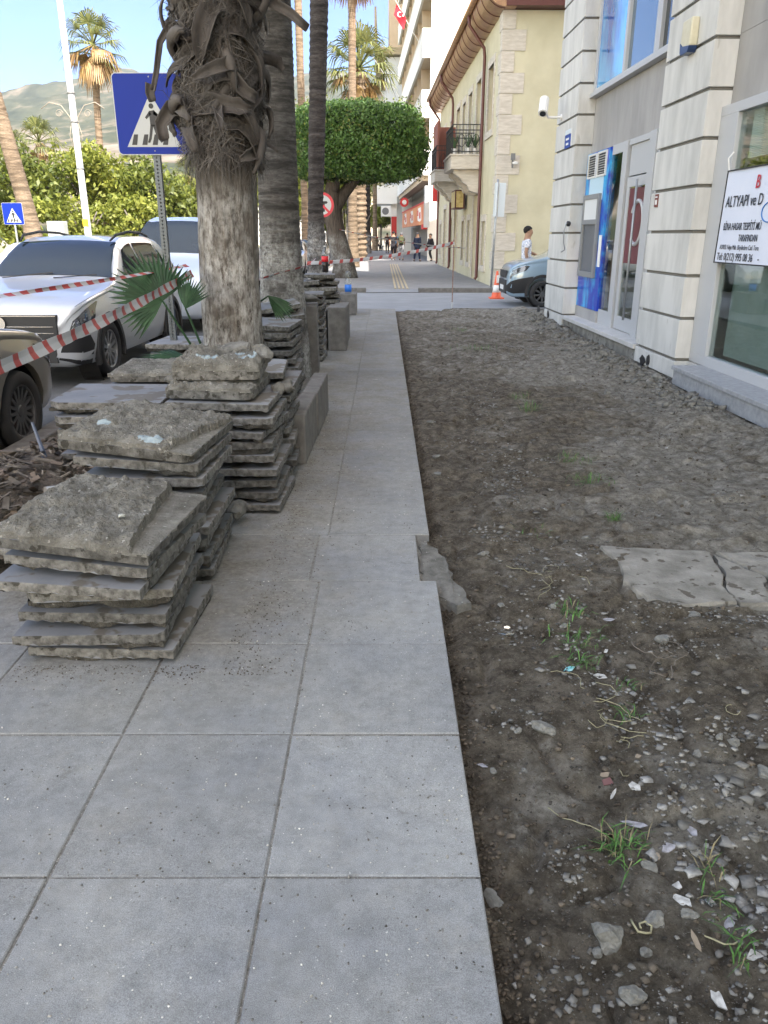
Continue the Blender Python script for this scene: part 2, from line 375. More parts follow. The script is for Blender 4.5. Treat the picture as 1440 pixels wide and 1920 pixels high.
# joint sand just under the slab tops, mortar bed below with a ragged open edge
g = MB(); g.box(-2.75, .236, -2.1, 17.74, -.30, -.041)
g.box(-2.74, .236, -2.1, 3.33, -.041, -.0048)
g.box(-.868, .170, 3.33, 17.7, -.041, -.0048)
struct(g.build('pavement_bed', M['joint']))
# tree strip soil behind the stacks
ny, nx = 220, 36
yy = np.linspace(3.34, 17.7, ny); xx = np.linspace(-2.74, -.87, nx); X, Y = np.meshgrid(xx, yy)
Z = -.035+.05*fbm(X*6, Y*6, 5, 5)+.02
o = grid_mesh('tree_strip_soil', X, Y, Z, M['soil']); struct(o)
at = o.data.attributes.new('pale', 'FLOAT', 'POINT'); at.data.foreach_set('value', np.clip(.35+fbm(X*2, Y*2, 4, 9)*1.5, 0, 1).ravel().astype(np.float32))
# roadside kerb
g = MB()
for k in range(20):
    y0 = -1.6+k*1.0
    if y0 > 17: break
    g.box(-2.93, -2.755, y0+.004, min(y0+.996, 17.9), -.4, .005+random.uniform(-.004, .004))
struct(g.build('kerb', M['kerb'], bevel=.012))

# ---- excavated soil bed
def soil_z(x, y):
    x = np.asarray(x, float); y = np.asarray(y, float)
    z = -.066+.055*fbm(x*.9, y*.9, 3, 11)+.05*fbm(x*3.1, y*3.1, 4, 21)+.022*fbm(x*11, y*11, 4, 31, .6)
    z += .050*(.5-np.abs(2*vn(x*2.3+.6*fbm(x*3, y*3, 2, 44), y*1.6, 43)-1))*np.clip((y-.2)*.8, 0, 1)*.6
    z -= .030*np.clip(.30-np.abs(2*vn(x*6.1+y*1.1, y*5.2-x, 47)-1), 0, 1)/.30
    lump = np.clip(fbm(x*4.3, y*4.3, 3, 41)-.10, 0, 1); z += lump*.13
    z += .022*np.clip(fbm(x*20, y*20, 3, 51)-.02, 0, 1)+.005*fbm(x*52, y*52, 2, 56)+.05*np.clip(fbm(x*9, y*9, 3, 57)-.16, 0, 1)
    z += .022*np.clip((x-.9)/.5, 0, 1)
    z += np.exp(-((x-3.02)/.22)**2)*(.035+.13*(fbm(x*5, y*5, 4, 61)+.1))-np.clip((x-3.2)/.15, 0, 1)*.035
    z += np.clip((y-12)/5, 0, 1)*.03
    z -= np.exp(-((x-.255)/.05)**2)*.03
    return np.minimum(z, .06)
ys = [0.2]
while ys[-1] < 17.75: ys.append(ys[-1]+max(.0075, .004*ys[-1]))
ys = np.array(ys); xs = np.concatenate([np.arange(.232, 2.4, .0100), np.arange(2.4, 3.9, .018)])
X, Y = np.meshgrid(xs, ys); Z = soil_z(X, Y)
pl = np.clip((X-1.15)*.35+.20+1.8*fbm(X*1.1, Y*1.1, 4, 71), 0, 1)
pl = np.maximum(pl, np.clip((Y-4)*.055, 0, .42)+np.clip(1.1*fbm(X*1.3, Y*.9, 4, 81), 0, .6)*.8)
pl = np.maximum(pl, .95*np.exp(-(((X-2.1)/.75)**2+((Y-5.2)/1.5)**2)**2))
pl = np.maximum(pl, .9*np.exp(-(((X-1.85)/.45)**2+((Y-2.7)/.28)**2)**2))
pl = np.clip(pl, 0, 1)*np.clip((X-.26)*3+.35, 0, 1)
o = grid_mesh('bare_soil_bed', X, Y, Z, M['soil']); struct(o)
at = o.data.attributes.new('pale', 'FLOAT', 'POINT'); at.data.foreach_set('value', pl.ravel().astype(np.float32))
def sz(x, y): return float(soil_z(np.array([x]), np.array([y]))[0])

# old concrete slab left in the soil, cracked
def poly_slab(name, poly, z0, z1, mats, jitter=.008, seed=0, sub=7, rough=.003):
    rs = random.Random(seed); P = []
    n = len(poly)
    for i in range(n):
        a = poly[i]; b = poly[(i+1) % n]; L_ = math.hypot(b[0]-a[0], b[1]-a[1]); k = max(1, int(L_/.04))
        for j in range(k):
            t = j/k; s_ = jitter if j else jitter*.4
            P.append((a[0]+(b[0]-a[0])*t+rs.uniform(-s_, s_), a[1]+(b[1]-a[1])*t+rs.uniform(-s_, s_)))
    m = MB(); N_ = len(P)
    cx = sum(p[0] for p in P)/N_; cy = sum(p[1] for p in P)/N_
    rings = [(1.0+rs.uniform(0, .01), z0), (1.0, z1-.012), (.985, z1)]
    for s_, z in rings:
        for p in P: m.v.append((cx+(p[0]-cx)*s_, cy+(p[1]-cy)*s_, z+(rs.uniform(-rough, rough) if z != z0 else 0)))
    for L_ in range(2):
        for j in range(N_):
            j2 = (j+1) % N_; m.f.append((L_*N_+j, L_*N_+j2, (L_+1)*N_+j2, (L_+1)*N_+j)); m.m.append(0)
    m.f.append(tuple(2*N_+j for j in range(N_))); m.m.append(0)
    return m.build(name, mats)
M['concrete'] = mat('old_concrete', (.13,.124,.108), .95, (.285,.275,.25), 6, (.32,.66), bump=.9, bs=60, bd=.012, spk=((.09,.08,.065), 14, .62))
c1 = [(1.15,3.80),(1.19,3.55),(1.15,3.36),(1.20,3.16),(1.34,3.10),(1.50,3.13),(1.60,3.13),(1.60,3.30),(1.66,3.45),(1.70,3.72),(1.5,3.75)]
c2 = [(1.615,3.13),(1.76,3.13),(1.80,3.3),(1.86,3.42),(1.72,3.71),(1.675,3.44),(1.615,3.30)]
c3 = [(1.775,3.13),(2.6,3.14),(2.65,3.7),(1.74,3.72),(1.875,3.43),(1.815,3.3)]
st = [poly_slab('old_concrete_patch', q, -.11, zt, M['concrete'], seed=i) for i, (q, zt) in enumerate(((c1, -.008), (c2, -.016), (c3, -.010)))]
for q in st: struct(q)
# lump of old mortar at the notch in the pavement edge
def rock(sx, sy, sz_, seed, n=14, flat=.5, sharp=.35):
    rs = random.Random(seed); bm = bmesh.new(); bmesh.ops.create_icosphere(bm, subdivisions=3, radius=1)
    pl_ = []
    for i in range(n):
        v = Vector((rs.gauss(0, 1), rs.gauss(0, 1), rs.gauss(0, 1))).normalized(); pl_.append((v, rs.uniform(.5, .85)))
    for v in bm.verts:
        d = v.co.normalized(); r_ = 1.0
        for (p, q) in pl_:
            c_ = d.dot(p)
            if c_ > .05: r_ = min(r_, q/c_)
        v.co = d*r_*(1+rs.uniform(-.03, .03))
    from mathutils import noise as mn
    for v in bm.verts: v.co = v.co*(1+.16*mn.noise(v.co*2.2+Vector((seed,0,0)))+.09*mn.noise(v.co*6+Vector((0,seed,0))))
    for v in bm.verts: v.co.x *= sx; v.co.y *= sy; v.co.z *= sz_
    m = MB(); m.v = [tuple(v.co) for v in bm.verts]; m.f = [tuple(v.index for v in f.verts) for f in bm.faces]; m.m = [0]*len(m.f); bm.free(); return m
o = poly_slab('mortar_slab', [(.185,3.35),(.33,3.13),(.40,3.16),(.385,3.28),(.34,3.42),(.325,3.62),(.29,3.83),(.19,3.9)], -.12, -.034, M['mortar'], .012, 5, rough=.008)
tag(o, 'broken grey mortar chunk left at the notch in the pavement edge', 'rubble')

# ---- far pavement beyond the cross street
g = MB()
g.box(-2.75, 14, 24.62, 90, -.6, -.02, 0)
struct(g.build('far_pavement', mat('far_paving', (.20,.20,.205), .8, (.26,.26,.26), 2.0, bump=.2, bs=60)))
g = MB()
g.box(-2.9, -.55, 24.42, 24.60, -.5, .03); g.box(1.05, 3.4, 24.42, 24.60, -.5, .03)
g.box(-2.92, -2.76, 24.62, 90, -.5, .0)
struct(g.build('far_kerb', M['kerb'], bevel=.015))
g = MB(); g.face([(-.55,24.3,-.085),(1.05,24.3,-.085),(1.05,24.62,-.016),(-.55,24.62,-.016)]); struct(g.build('ramp', M['road2']))
g = MB(); g.box(1.55, 3.85, 17.78, 17.94, -.4, .0); struct(g.build('end_kerb', M['kerb'], bevel=.02))
g = MB(); g.box(-2.75, 1.55, 17.76, 17.93, -.4, -.05); struct(g.build('kerb_ramp', M['road2'], bevel=.02))
# tactile strip: yellow bars
M['yellow_tile'] = mat('yellow_tactile', (.40,.33,.21), .7, (.48,.41,.28), 3)
g = MB(); random.seed(4)
g.box(.30, .80, 24.7, 46, -.3, -.012, 1)
for i in range(4):
    g.box(.325+i*.125, .325+i*.125+.06, 24.72, 46, -.012, .004, 0)
o = g.build('tactile_paving', [M['yellow_tile'], bpy.data.materials['far_paving']]); struct(o)

# ---- hills in the distance
def hillmat():
    m = bpy.data.materials.new('hill_scrub'); m.use_nodes = True; N = m.node_tree.nodes; L = m.node_tree.links; b = N['Principled BSDF']; b.inputs['Roughness'].default_value = 1; b.inputs['Specular IOR Level'].default_value = 0
    tc = N.new('ShaderNodeTexCoord'); out = []
    for sc_, det, cs in ((.012, 10, ((.36, (.016,.024,.014)), (.52, (.045,.052,.030)), (.66, (.17,.135,.10)))), (.02, 8, ((.35, (.07,.06,.045)), (.5, (.15,.125,.095)), (.65, (.22,.19,.155))))):
        n = N.new('ShaderNodeTexNoise'); n.inputs['Scale'].default_value = sc_; n.inputs['Detail'].default_value = det; n.inputs['Roughness'].default_value = .7; L.new(tc.outputs['Object'], n.inputs['Vector'])
        r = N.new('ShaderNodeValToRGB'); e = r.color_ramp.elements; e[0].position, e[0].color = cs[0][0], (*cs[0][1], 1); e[1].position, e[1].color = cs[2][0], (*cs[2][1], 1); q = e.new(cs[1][0]); q.color = (*cs[1][1], 1); L.new(n.outputs['Fac'], r.inputs[0]); out.append(r.outputs[0])
    a = N.new('ShaderNodeAttribute'); a.attribute_name = 'quarry'; x = N.new('ShaderNodeMix'); x.data_type = 'RGBA'; L.new(a.outputs['Fac'], x.inputs[0]); L.new(out[0], x.inputs[6]); L.new(out[1], x.inputs[7]); L.new(x.outputs[2], b.inputs['Base Color']); return m
M['hill'] = hillmat()
az = np.radians(np.linspace(-62, 40, 640)); rr = np.concatenate([np.linspace(420, 2600, 160), np.linspace(2700, 5200, 24)])
AZ, RR = np.meshgrid(az, rr); X = RR*np.sin(AZ); Y = RR*np.cos(AZ)
adeg = np.degrees(AZ)
top = np.interp(adeg, [-62,-40,-27,-22,-17,-14,-10,-5,0,10,25,40], [330,390,430,455,520,500,470,520,480,400,330,300])
t_ = np.clip((RR-420)/2100, 0, 1); prof = t_**1.25
Z = top*.80*prof*(1+.2*fbm(X/500, Y/500, 4, 101))+85*fbm(X/330, Y/330, 5, 111)*t_+28*fbm(X/60, Y/60, 4, 121)*t_-1
Z = np.where(RR > 2600, Z*(1-(RR-2600)/3600), Z)
qa = np.clip((-adeg-20.5)/1.5, 0, 1)*np.clip((RR-900)/200, 0, 1)*np.clip((1650+500*fbm(X/200, Y/200, 5, 5)*2-RR)/90, 0, 1)*np.clip((fbm(X/120, Y/120, 5, 8)+.10)/.08, 0, 1)
qa = np.maximum(qa, np.clip((fbm(X/220, Y/220, 4, 141)-.06)/.06, 0, 1)*np.clip((1650-RR)/150, 0, 1))
o = grid_mesh('hills', X, Y, Z, M['hill']); struct(o)
at = o.data.attributes.new('quarry', 'FLOAT', 'POINT'); at.data.foreach_set('value', qa.ravel().astype(np.float32))
# ================================================================ SLAB STACKS
def paint(mb, spots):
    for i, f in enumerate(mb.f):
        c = mb.v[f[0]]
        for (x, y, r_) in spots:
            if math.hypot(c[0]-x, (c[1]-y)*1.6) < r_*(1+.9*float(fbm(c[0]*22, c[1]*22, 3, 5))): mb.m[i] = 1
def slab_parts(seed, wx=.57, wy=.6, th=.040, mt=.028, flip=False, rough=1.0, hi=False, chip=None):
    """slab with its mortar crust; flip puts the crust on top. Returns two MBs (stone, mortar), origin at the bottom centre"""
    n = 96 if hi else 30
    rs = random.Random(seed); sx0, sy0 = rs.uniform(0, 90), rs.uniform(0, 90)
    s = MB(); e = .004
    # stone body with worn edges
    P = []; k_ = 30
    cut = [rs.uniform(.018, .055) if rs.random() < .38 else 0 for _ in range(4)]
    cor = [(-wx/2,-wy/2),(wx/2,-wy/2),(wx/2,wy/2),(-wx/2,wy/2)]
    for i in range(4):
        a, b_ = cor[i], cor[(i+1) % 4]
        for j in range(k_):
            t = j/k_; q = .0014 if j else .004
            P.append((a[0]+(b_[0]-a[0])*t-math.copysign(rs.uniform(0, q), a[0]+(b_[0]-a[0])*t), a[1]+(b_[1]-a[1])*t-math.copysign(rs.uniform(0, q), a[1]+(b_[1]-a[1])*t)))
    for i, (cx_, cy_) in enumerate(cor):
        if cut[i]:
            for j, p in enumerate(P):
                u_, v_ = abs(p[0]-cx_), abs(p[1]-cy_)
                if u_+v_ < cut[i]: d_ = (cut[i]-u_-v_)/2*rs.uniform(.8, 1.1); P[j] = (p[0]-math.copysign(d_, cx_), p[1]-math.copysign(d_, cy_))
    z0, z1 = (mt*.55, mt*.55+th) if not flip else (0, th)
    lv = [(z0, 1), (z1-e, 1), (z1, 1-.012)] if not flip else [(0, 1-.012), (e, 1), (th, 1)]
    N_ = len(P)
    for z, q in lv:
        for p in P: s.v.append((p[0]*q, p[1]*q, z+(rs.uniform(-.002, .010) if (z == z0 and not flip) else 0)))
    for L_ in range(2):
        for j in range(N_):
            j2 = (j+1) % N_; s.f.append((L_*N_+j, L_*N_+j2, (L_+1)*N_+j2, (L_+1)*N_+j)); s.m.append(1)
    s.f.append(tuple(2*N_+j for j in range(N_))); s.m.append(0); s.f.append(tuple(range(N_-1, -1, -1))); s.m.append(0)
    # mortar crust: rough height field
    u = np.linspace(-1, 1, n); U, V = np.meshgrid(u, u)
    q_ = .992 if flip else .965
    X = U*wx/2*q_; Y = V*wy/2*q_
    ed = 1-np.maximum(abs(U), abs(V))
    h = mt*(.60+2.3*rough*fbm(X*5+sx0, Y*5+sy0, 3, seed))+.030*rough*fbm(X*17+sx0, Y*17+sy0, 3, seed+5)+.020*rough*fbm(X*50+sx0, Y*50, 2, seed+9)
    if flip: h = mt*(.85+.55*rough*fbm(X*5+sx0, Y*5+sy0, 3, seed))+.026*rough*fbm(X*14+sx0, Y*14+sy0, 4, seed+5, .6)+.020*rough*fbm(X*42+sx0, Y*42, 3, seed+9, .6)+.012*rough*np.clip(fbm(X*75+sx0, Y*75, 2, seed+19), 0, 1)
    X = X+.022*fbm(X*20+sy0, Y*20, 3, seed+2)*(ed < .16); Y = Y+.022*fbm(X*20, Y*20+sx0, 3, seed+3)*(ed < .16)
    h = np.clip(h, .002, None)*np.clip(.55+ed*4, .3, 1)
    if chip is not None: h = np.where((X*chip[0]+Y*chip[1]+.03*fbm(X*9, Y*9, 3, seed+7)) > chip[2], h*.22, h)
    Z = (z0+.003-np.maximum(h*1.35-.004, .001)) if not flip else (th-.003+h*1.25)
    m = MB(); co = np.stack([X, Y, Z], -1).reshape(-1, 3); m.v = [tuple(c) for c in co]
    for i in range(n-1):
        for j in range(n-1):
            a = i*n+j; q = (a, a+1, a+n+1, a+n)
            m.f.append(q if flip else q[::-1]); m.m.append(0)
    # skirt
    rim = [(0, j) for j in range(n)]+[(i, n-1) for i in range(1, n)]+[(n-1, j) for j in range(n-2, -1, -1)]+[(i, 0) for i in range(n-2, 0, -1)]
    k = len(m.v); zb = th-.006 if flip else z0+.006
    for (i, j) in rim: m.v.append((X[i, j]*1.002, Y[i, j]*1.002, zb))
    for t in range(len(rim)):
        a = rim[t][0]*n+rim[t][1]; b2 = rim[(t+1) % len(rim)]; b_ = b2[0]*n+b2[1]; c_ = k+(t+1) % len(rim); d_ = k+t
        m.f.append((a, d_, c_, b_) if flip else (a, b_, c_, d_)); m.m.append(0)
    return s, m
M['slabtop'] = mat('loose_slab_face', (.15,.16,.178), .75, (.215,.222,.235), 4, bump=.25, bs=200, bd=.002, spk=((.125,.115,.10), 7, .55), objrand=.15)
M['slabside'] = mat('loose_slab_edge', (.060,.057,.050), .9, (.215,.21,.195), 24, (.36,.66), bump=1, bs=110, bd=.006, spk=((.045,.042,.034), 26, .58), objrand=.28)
M['crust'] = mat('mortar_crust_shaded', (.030,.027,.022), .97, (.14,.132,.112), 14, (.34,.70), bump=1.0, bs=80, bd=.03, spk=((.36,.36,.33), 55, .69))  # underside mortar darkened so the seams between slabs read as shaded gaps
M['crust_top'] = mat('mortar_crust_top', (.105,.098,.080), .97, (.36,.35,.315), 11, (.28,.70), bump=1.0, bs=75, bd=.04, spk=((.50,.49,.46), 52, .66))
M['bluepaint'] = mat('faded_blue_paint', (.20,.25,.28), .9, (.30,.36,.38), 40)
CR = {}
def protos():
    for k in range(8):
        s, m = slab_parts(100+k, mt=.024+.006*(k % 3), rough=1+.25*(k % 2))
        CR[('n', k)] = (s, m)
    for k in range(3):
        s, m = slab_parts(140+k, mt=.03, flip=True); CR[('f', k)] = (s, m)
protos()
MESH = {}
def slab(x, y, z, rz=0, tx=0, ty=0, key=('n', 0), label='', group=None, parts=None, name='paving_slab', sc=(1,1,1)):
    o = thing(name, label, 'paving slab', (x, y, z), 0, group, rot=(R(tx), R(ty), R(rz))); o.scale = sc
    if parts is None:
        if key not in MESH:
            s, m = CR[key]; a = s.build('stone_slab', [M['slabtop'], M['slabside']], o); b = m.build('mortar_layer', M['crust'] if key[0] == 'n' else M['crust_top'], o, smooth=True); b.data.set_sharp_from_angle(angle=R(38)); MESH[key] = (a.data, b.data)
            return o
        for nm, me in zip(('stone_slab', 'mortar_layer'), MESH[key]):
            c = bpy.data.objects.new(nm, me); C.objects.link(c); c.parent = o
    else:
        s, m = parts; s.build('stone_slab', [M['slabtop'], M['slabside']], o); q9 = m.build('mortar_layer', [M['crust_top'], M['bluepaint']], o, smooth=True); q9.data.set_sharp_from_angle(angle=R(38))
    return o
ORD = ['bottom', 'second', 'third', 'fourth', 'fifth', 'sixth', 'seventh', 'eighth', 'ninth', 'tenth', 'eleventh', 'twelfth', 'thirteenth']
rs = random.Random(11)
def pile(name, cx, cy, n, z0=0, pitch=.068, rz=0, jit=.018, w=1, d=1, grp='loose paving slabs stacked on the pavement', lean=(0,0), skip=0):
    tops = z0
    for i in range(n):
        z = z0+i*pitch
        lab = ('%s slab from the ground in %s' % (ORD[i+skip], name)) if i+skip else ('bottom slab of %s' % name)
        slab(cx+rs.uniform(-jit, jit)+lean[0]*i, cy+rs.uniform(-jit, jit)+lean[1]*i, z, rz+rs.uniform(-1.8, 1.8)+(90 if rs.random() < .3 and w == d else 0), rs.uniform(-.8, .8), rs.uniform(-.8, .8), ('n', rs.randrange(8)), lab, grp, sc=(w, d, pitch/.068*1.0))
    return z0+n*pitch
G = 'loose paving slabs stacked on the pavement'
N1 = 'the nearest slab stack at the left of the photo'
# stack 1 (nearest)
cfg = [(-1.075,2.895,0,-2.5,0,0),(-1.125,2.87,.072,1.5,0,0),(-1.105,2.91,.145,-1,0,.7),(-1.10,2.94,.218,2.5,0,-.8),(-1.145,2.86,.286,-5,1.0,1.6),(-1.10,2.90,.366,-8.5,.4,2.4)]
for i, (x, y, z, rz, tx, ty) in enumerate(cfg):
    slab(x, y, z, rz, tx, ty, ('n', (i*3+1) % 8), (ORD[i]+' slab from the ground in ' if i else 'bottom slab of ')+N1, G)
slab(-1.11, 2.89, .458, -7.5, 2.2, 4.2, label='slab with a thick crumbly grey mortar crust and a white pebble, on top of '+N1, group=G, parts=slab_parts(201, .61, .62, .042, .052, True, 1.15, True, (1, .15, .19)))
# stack 1 back column
N2 = 'the stack directly behind the nearest one'
for i in range(7):
    slab(-1.10+rs.uniform(-.03, .03), 3.62+rs.uniform(-.02, .02), i*.077, rs.uniform(-3, 3), 0, 0, ('n', (i*5+2) % 8), (ORD[i]+' slab from the ground in ' if i else 'bottom slab of ')+N2, G)
slab(-1.10, 3.62, .542, -4, 0, 3.0, ('n', 4), 'slab just under the top one in '+N2, G)
pp = slab_parts(202, .62, .64, .045, .045, True, 1.1, True, (1, -.2, .26)); paint(pp[1], ((.10,-.27,.055),(-.17,-.15,.035)))
slab(-1.13, 3.64, .622, -6, .8, 5.2, label='slab with a blue paint smear on its earthy mortar crust, on top of '+N2, group=G, parts=pp)
# left stack with the smooth blue-grey top
N3 = 'the stack beside the parked cars, left of the tall one'
for i in range(8):
    slab(-1.60+rs.uniform(-.03, .03), 4.62+rs.uniform(-.03, .03), i*.074, rs.uniform(-4, 4), 0, 0, ('n', (i*3+5) % 8), (ORD[i]+' slab from the ground in ' if i else 'bottom slab of ')+N3, G)
slab(-1.61, 4.62, .60, 3, 0, 1.0, ('n', 6), 'smooth blue-grey slab lying face up on top of '+N3, G, sc=(1.12, 1.0, 1))
N3b = 'the low pile between the silver car and the tall stack'
for i in range(9): slab(-1.52, 5.30, i*.072, rs.uniform(-3, 3), 0, 0, ('n', (i+3) % 8), (ORD[i]+' slab from the ground in ' if i else 'bottom slab of ')+N3b, G)
slab(-1.52, 5.30, .648, 3, 0, 0, ('f', 0), 'slab with rough side up on '+N3b, G)
# stack 3 (tall)
N4 = 'the tall stack in front of the shaggy palm'
for i in range(8):
    slab(-.905+rs.uniform(-.025, .025)+(.0 if i < 6 else -.01), 4.58+rs.uniform(-.02, .02), i*.074, rs.uniform(-3, 3)+(-6 if i == 6 else 0), 0, (2 if i == 6 else 0), ('n', (i*5+1) % 8), (ORD[i]+' slab from the ground in ' if i else 'bottom slab of ')+N4, G)
slab(-.94, 4.60, .600, -2, 0, 1.2, ('n', 3), 'clean thick slab sticking out under the broken pieces of '+N4, G, sc=(1.04, 1, 1.0))
# stack behind it along the path, two columns
N5 = 'the column behind the tall stack beside the kerb blocks'
for i in range(9): slab(-.90+rs.uniform(-.03, .03), 5.28+rs.uniform(-.02, .02), i*.072, rs.uniform(-3, 3), 0, 0, ('n', (i*3) % 8), (ORD[i]+' slab from the ground in ' if i else 'bottom slab of ')+N5, G)
slab(-.96, 5.3, .648, 4, 0, 0, ('n', 5), 'top slab of '+N5, G, sc=(1, 1, 1))
# broken pieces on top of the tall stack
s1 = slab_parts(203, .50, .52, .05, .03, True, 1.2, True); slab(-.985, 4.60, .672, -3, 1, 1.0, parts=s1, label='broken slab with rough yellowish mortar, second piece from the top of the tall stack', group=G, name='broken_slab')
s1 = slab_parts(204, .50, .50, .055, .06, True, 1.5, True); paint(s1[1], ((-.06,-.17,.07),(.17,-.16,.05),(.12,.02,.05))); slab(-.975, 4.68, .768, 2, 1.5, 0, parts=s1, label='broken concrete lump with pale blue paint patches crowning the tall stack', group=G, name='broken_slab')
random.seed(5)
for i, (x, y, z, a, b_, c_, lb) in enumerate([(-.735,4.74,.865,.085,.10,.06,'knobbly grey mortar lump right of the palm trunk base on the tall stack'),(-.93,4.90,.885,.12,.09,.045,'rounded mortar lump against the foot of the shaggy palm'),(-1.22,4.7,.73,.13,.09,.05,'small broken mortar piece left of the painted lump'),(-.64,5.0,.62,.07,.09,.055,'rough stone tucked under the right side of the painted lump'),(-.65,4.75,.66,.055,.08,.045,'chipped block of concrete beside the clean thick slab'),(-.84,4.14,.06,.06,.12,.065,'brown concrete block on the pavement between the nearest stack and the tall one'),(-.60,5.9,.05,.07,.05,.03,'flat stone chip at the foot of the kerb block')]):
    o = rock(a, b_, c_, 300+i).build('stone', M['mortar']); o.location = (x, y, z); tag(o, lb, 'stone')
# paint smears on the crusts
for i, (x, y, z, a, b_, lb) in enumerate(((-.98,3.40,.735,.075,.030,'blue paint smear on the second slab stack'),(-1.06,4.45,.845,.10,.06,'pale blue paint patch on the lump crowning the tall stack'),(-.80,4.47,.86,.06,.035,'small pale blue paint patch at the right of the crowning lump'))):
    pass
# kerb blocks
def kblock(x, y, z, w_, l_, h_, rz, label, grp='loose kerb blocks'):
    g = MB(); g.box(-w_/2, w_/2, -l_/2, l_/2, 0, h_); o = g.build('kerb_block', M['kerb'], bevel=.012); o.location = (x, y, z); o.rotation_euler = (0, 0, R(rz)); tag(o, label, 'kerb block', grp); return o
kblock(-.615, 5.72, 0, .13, .80, .36, -1, 'tall kerb block standing along the path, nearest of its row')
kblock(-.59, 6.62, 0, .13, .95, .36, -1, 'tall kerb block standing along the path behind the nearest one')
kblock(-.66, 11.35, 0, .26, .55, .60, 0, 'square dark kerb block standing beside the middle slab stack')
kblock(-.95, 11.35, 0, .27, .52, .56, 0, 'dark kerb block half hidden behind the middle slab stack')
kblock(-.66, 12.2, 0, .22, .9, .55, 0, 'dark kerb block behind the square one')
kblock(-.74, 16.6, 0, .34, .7, .42, 0, 'kerb block carrying the blue water bottle')
kblock(-1.12, 16.6, 0, .34, .7, .30, 0, 'low kerb block left of the one with the water bottle')
# middle stack F, ten high
N6 = 'the neat middle stack beside the second palm'
for i in range(10): slab(-.97+rs.uniform(-.02, .02), 10.35, i*.079, rs.uniform(-3, 3), 0, 0, ('n', (i*3+2) % 8), (ORD[i]+' slab from the ground in ' if i else 'bottom slab of ')+N6, G, sc=(.62, 1, 1.12))
slab(-1.05, 10.3, .80, 2, 0, 0, ('n', 1), 'wide slab capping '+N6, G, sc=(.95, 1, .9))
# stack between palm one and F (seen edge-on)
N7 = 'the stack right behind the shaggy palm trunk'
for i in range(9): slab(-1.12+rs.uniform(-.03, .03), 7.6, i*.078, rs.uniform(-4, 4), 0, 0, ('n', (i*3+4) % 8), (ORD[i]+' slab from the ground in ' if i else 'bottom slab of ')+N7, G, sc=(1, 1.0, 1.1))
slab(-1.10, 7.6, .705, -8, 2, 2, ('n', 2), 'slab with chipped corner on top of '+N7, G, sc=(.9, .9, 1))
N8 = 'the leaning pile in front of the second palm'
for i in range(9): slab(-1.18, 8.55, i*.078, rs.uniform(-4, 4), 0, 0, ('n', (i+4) % 8), (ORD[i]+' slab from the ground in ' if i else 'bottom slab of ')+N8, G, sc=(.95, .9, 1.1))
slab(-1.16, 8.5, .70, 12, 4, -7, ('n', 7), 'tilted slab just under the top of '+N8, G)
slab(-1.20, 8.5, .79, 14, 3, -8, ('n', 0), 'tilted slab on top of '+N8, G, sc=(1.0, .8, 1.1))
o = rock(.24, .16, .085, 351).build('stone', M['mortar']); o.location = (-.98, 9.3, .86); tag(o, 'long rounded lump of mortar between the leaning pile and the cola stack', 'stone')
kblock(-.98, 9.3, 0, .4, .5, .79, 3, 'pale block under the long mortar lump')
# stack G with cola bottle
N9 = 'the far stack under the cola bottle'
for i in range(8): slab(-1.0+rs.uniform(-.02, .02), 12.75+rs.uniform(-.03, .03), i*.088, rs.uniform(-3, 3), 0, 0, ('n', (i*3+6) % 8), (ORD[i]+' slab from the ground in ' if i else 'bottom slab of ')+N9, G, sc=(1, 1, 1.25))
slab(-1.06, 12.7, .705, 0, 0, 0, ('n', 2), 'thick dark slab near the top of '+N9, G, sc=(1.1, 1, 1.3))
slab(-1.22, 12.6, .80, 3, 0, -3, ('n', 3), 'short thick piece lying left in '+N9, G, sc=(.75, .8, 1.5))
slab(-.95, 12.9, .80, -3, 0, 2, ('n', 5), 'rough piece lying right in '+N9, G, sc=(.75, .8, 1.1))
slab(-1.02, 12.8, .90, 2, 0, 1, ('n', 7), 'pale slab that carries the cola bottle', G, sc=(.85, .8, 1.2))
# left side stacks behind the palm leaf
N10 = 'the low stack left of the shaggy palm trunk'
for i in range(9): slab(-1.78, 7.0, i*.076, rs.uniform(-5, 5), 0, 0, ('n', (i*5+3) % 8), (ORD[i]+' slab from the ground in ' if i else 'bottom slab of ')+N10, G, sc=(.9, 1, 1.1))
# pebble on the nearest stack
o = rock(.016, .016, .011, 360).build('pebble', mat('white_pebble', (.42,.43,.40), .6)); o.location = (-1.0, 2.75, .545); o.data.shade_smooth(); tag(o, 'smooth white pebble stuck in the mortar of the nearest stack top', 'pebble')
# ================================================================ BUILDINGS
def text(s, size, m, parent, loc, rot, name='lettering', ext=.001, sx=1.0, align='LEFT', shear=0, bold=0):
    cu = bpy.data.curves.new(name, 'FONT'); cu.body = s; cu.size = size; cu.extrude = ext; cu.align_x = align; cu.shear = shear; cu.offset = bold; cu.resolution_u = 3
    t = bpy.data.objects.new('tmp', cu); C.objects.link(t)
    dg = bpy.context.evaluated_depsgraph_get(); me = bpy.data.meshes.new_from_object(t.evaluated_get(dg)); bpy.data.objects.remove(t)
    me.name = name; me.materials.clear(); me.materials.append(m)
    o = bpy.data.objects.new(name, me); C.objects.link(o); o.parent = parent; o.location = loc; o.rotation_euler = rot; o.scale = (sx, 1, 1); return o
FACE = (R(90), 0, R(-90))     # text on a wall that faces -x, read from far to near
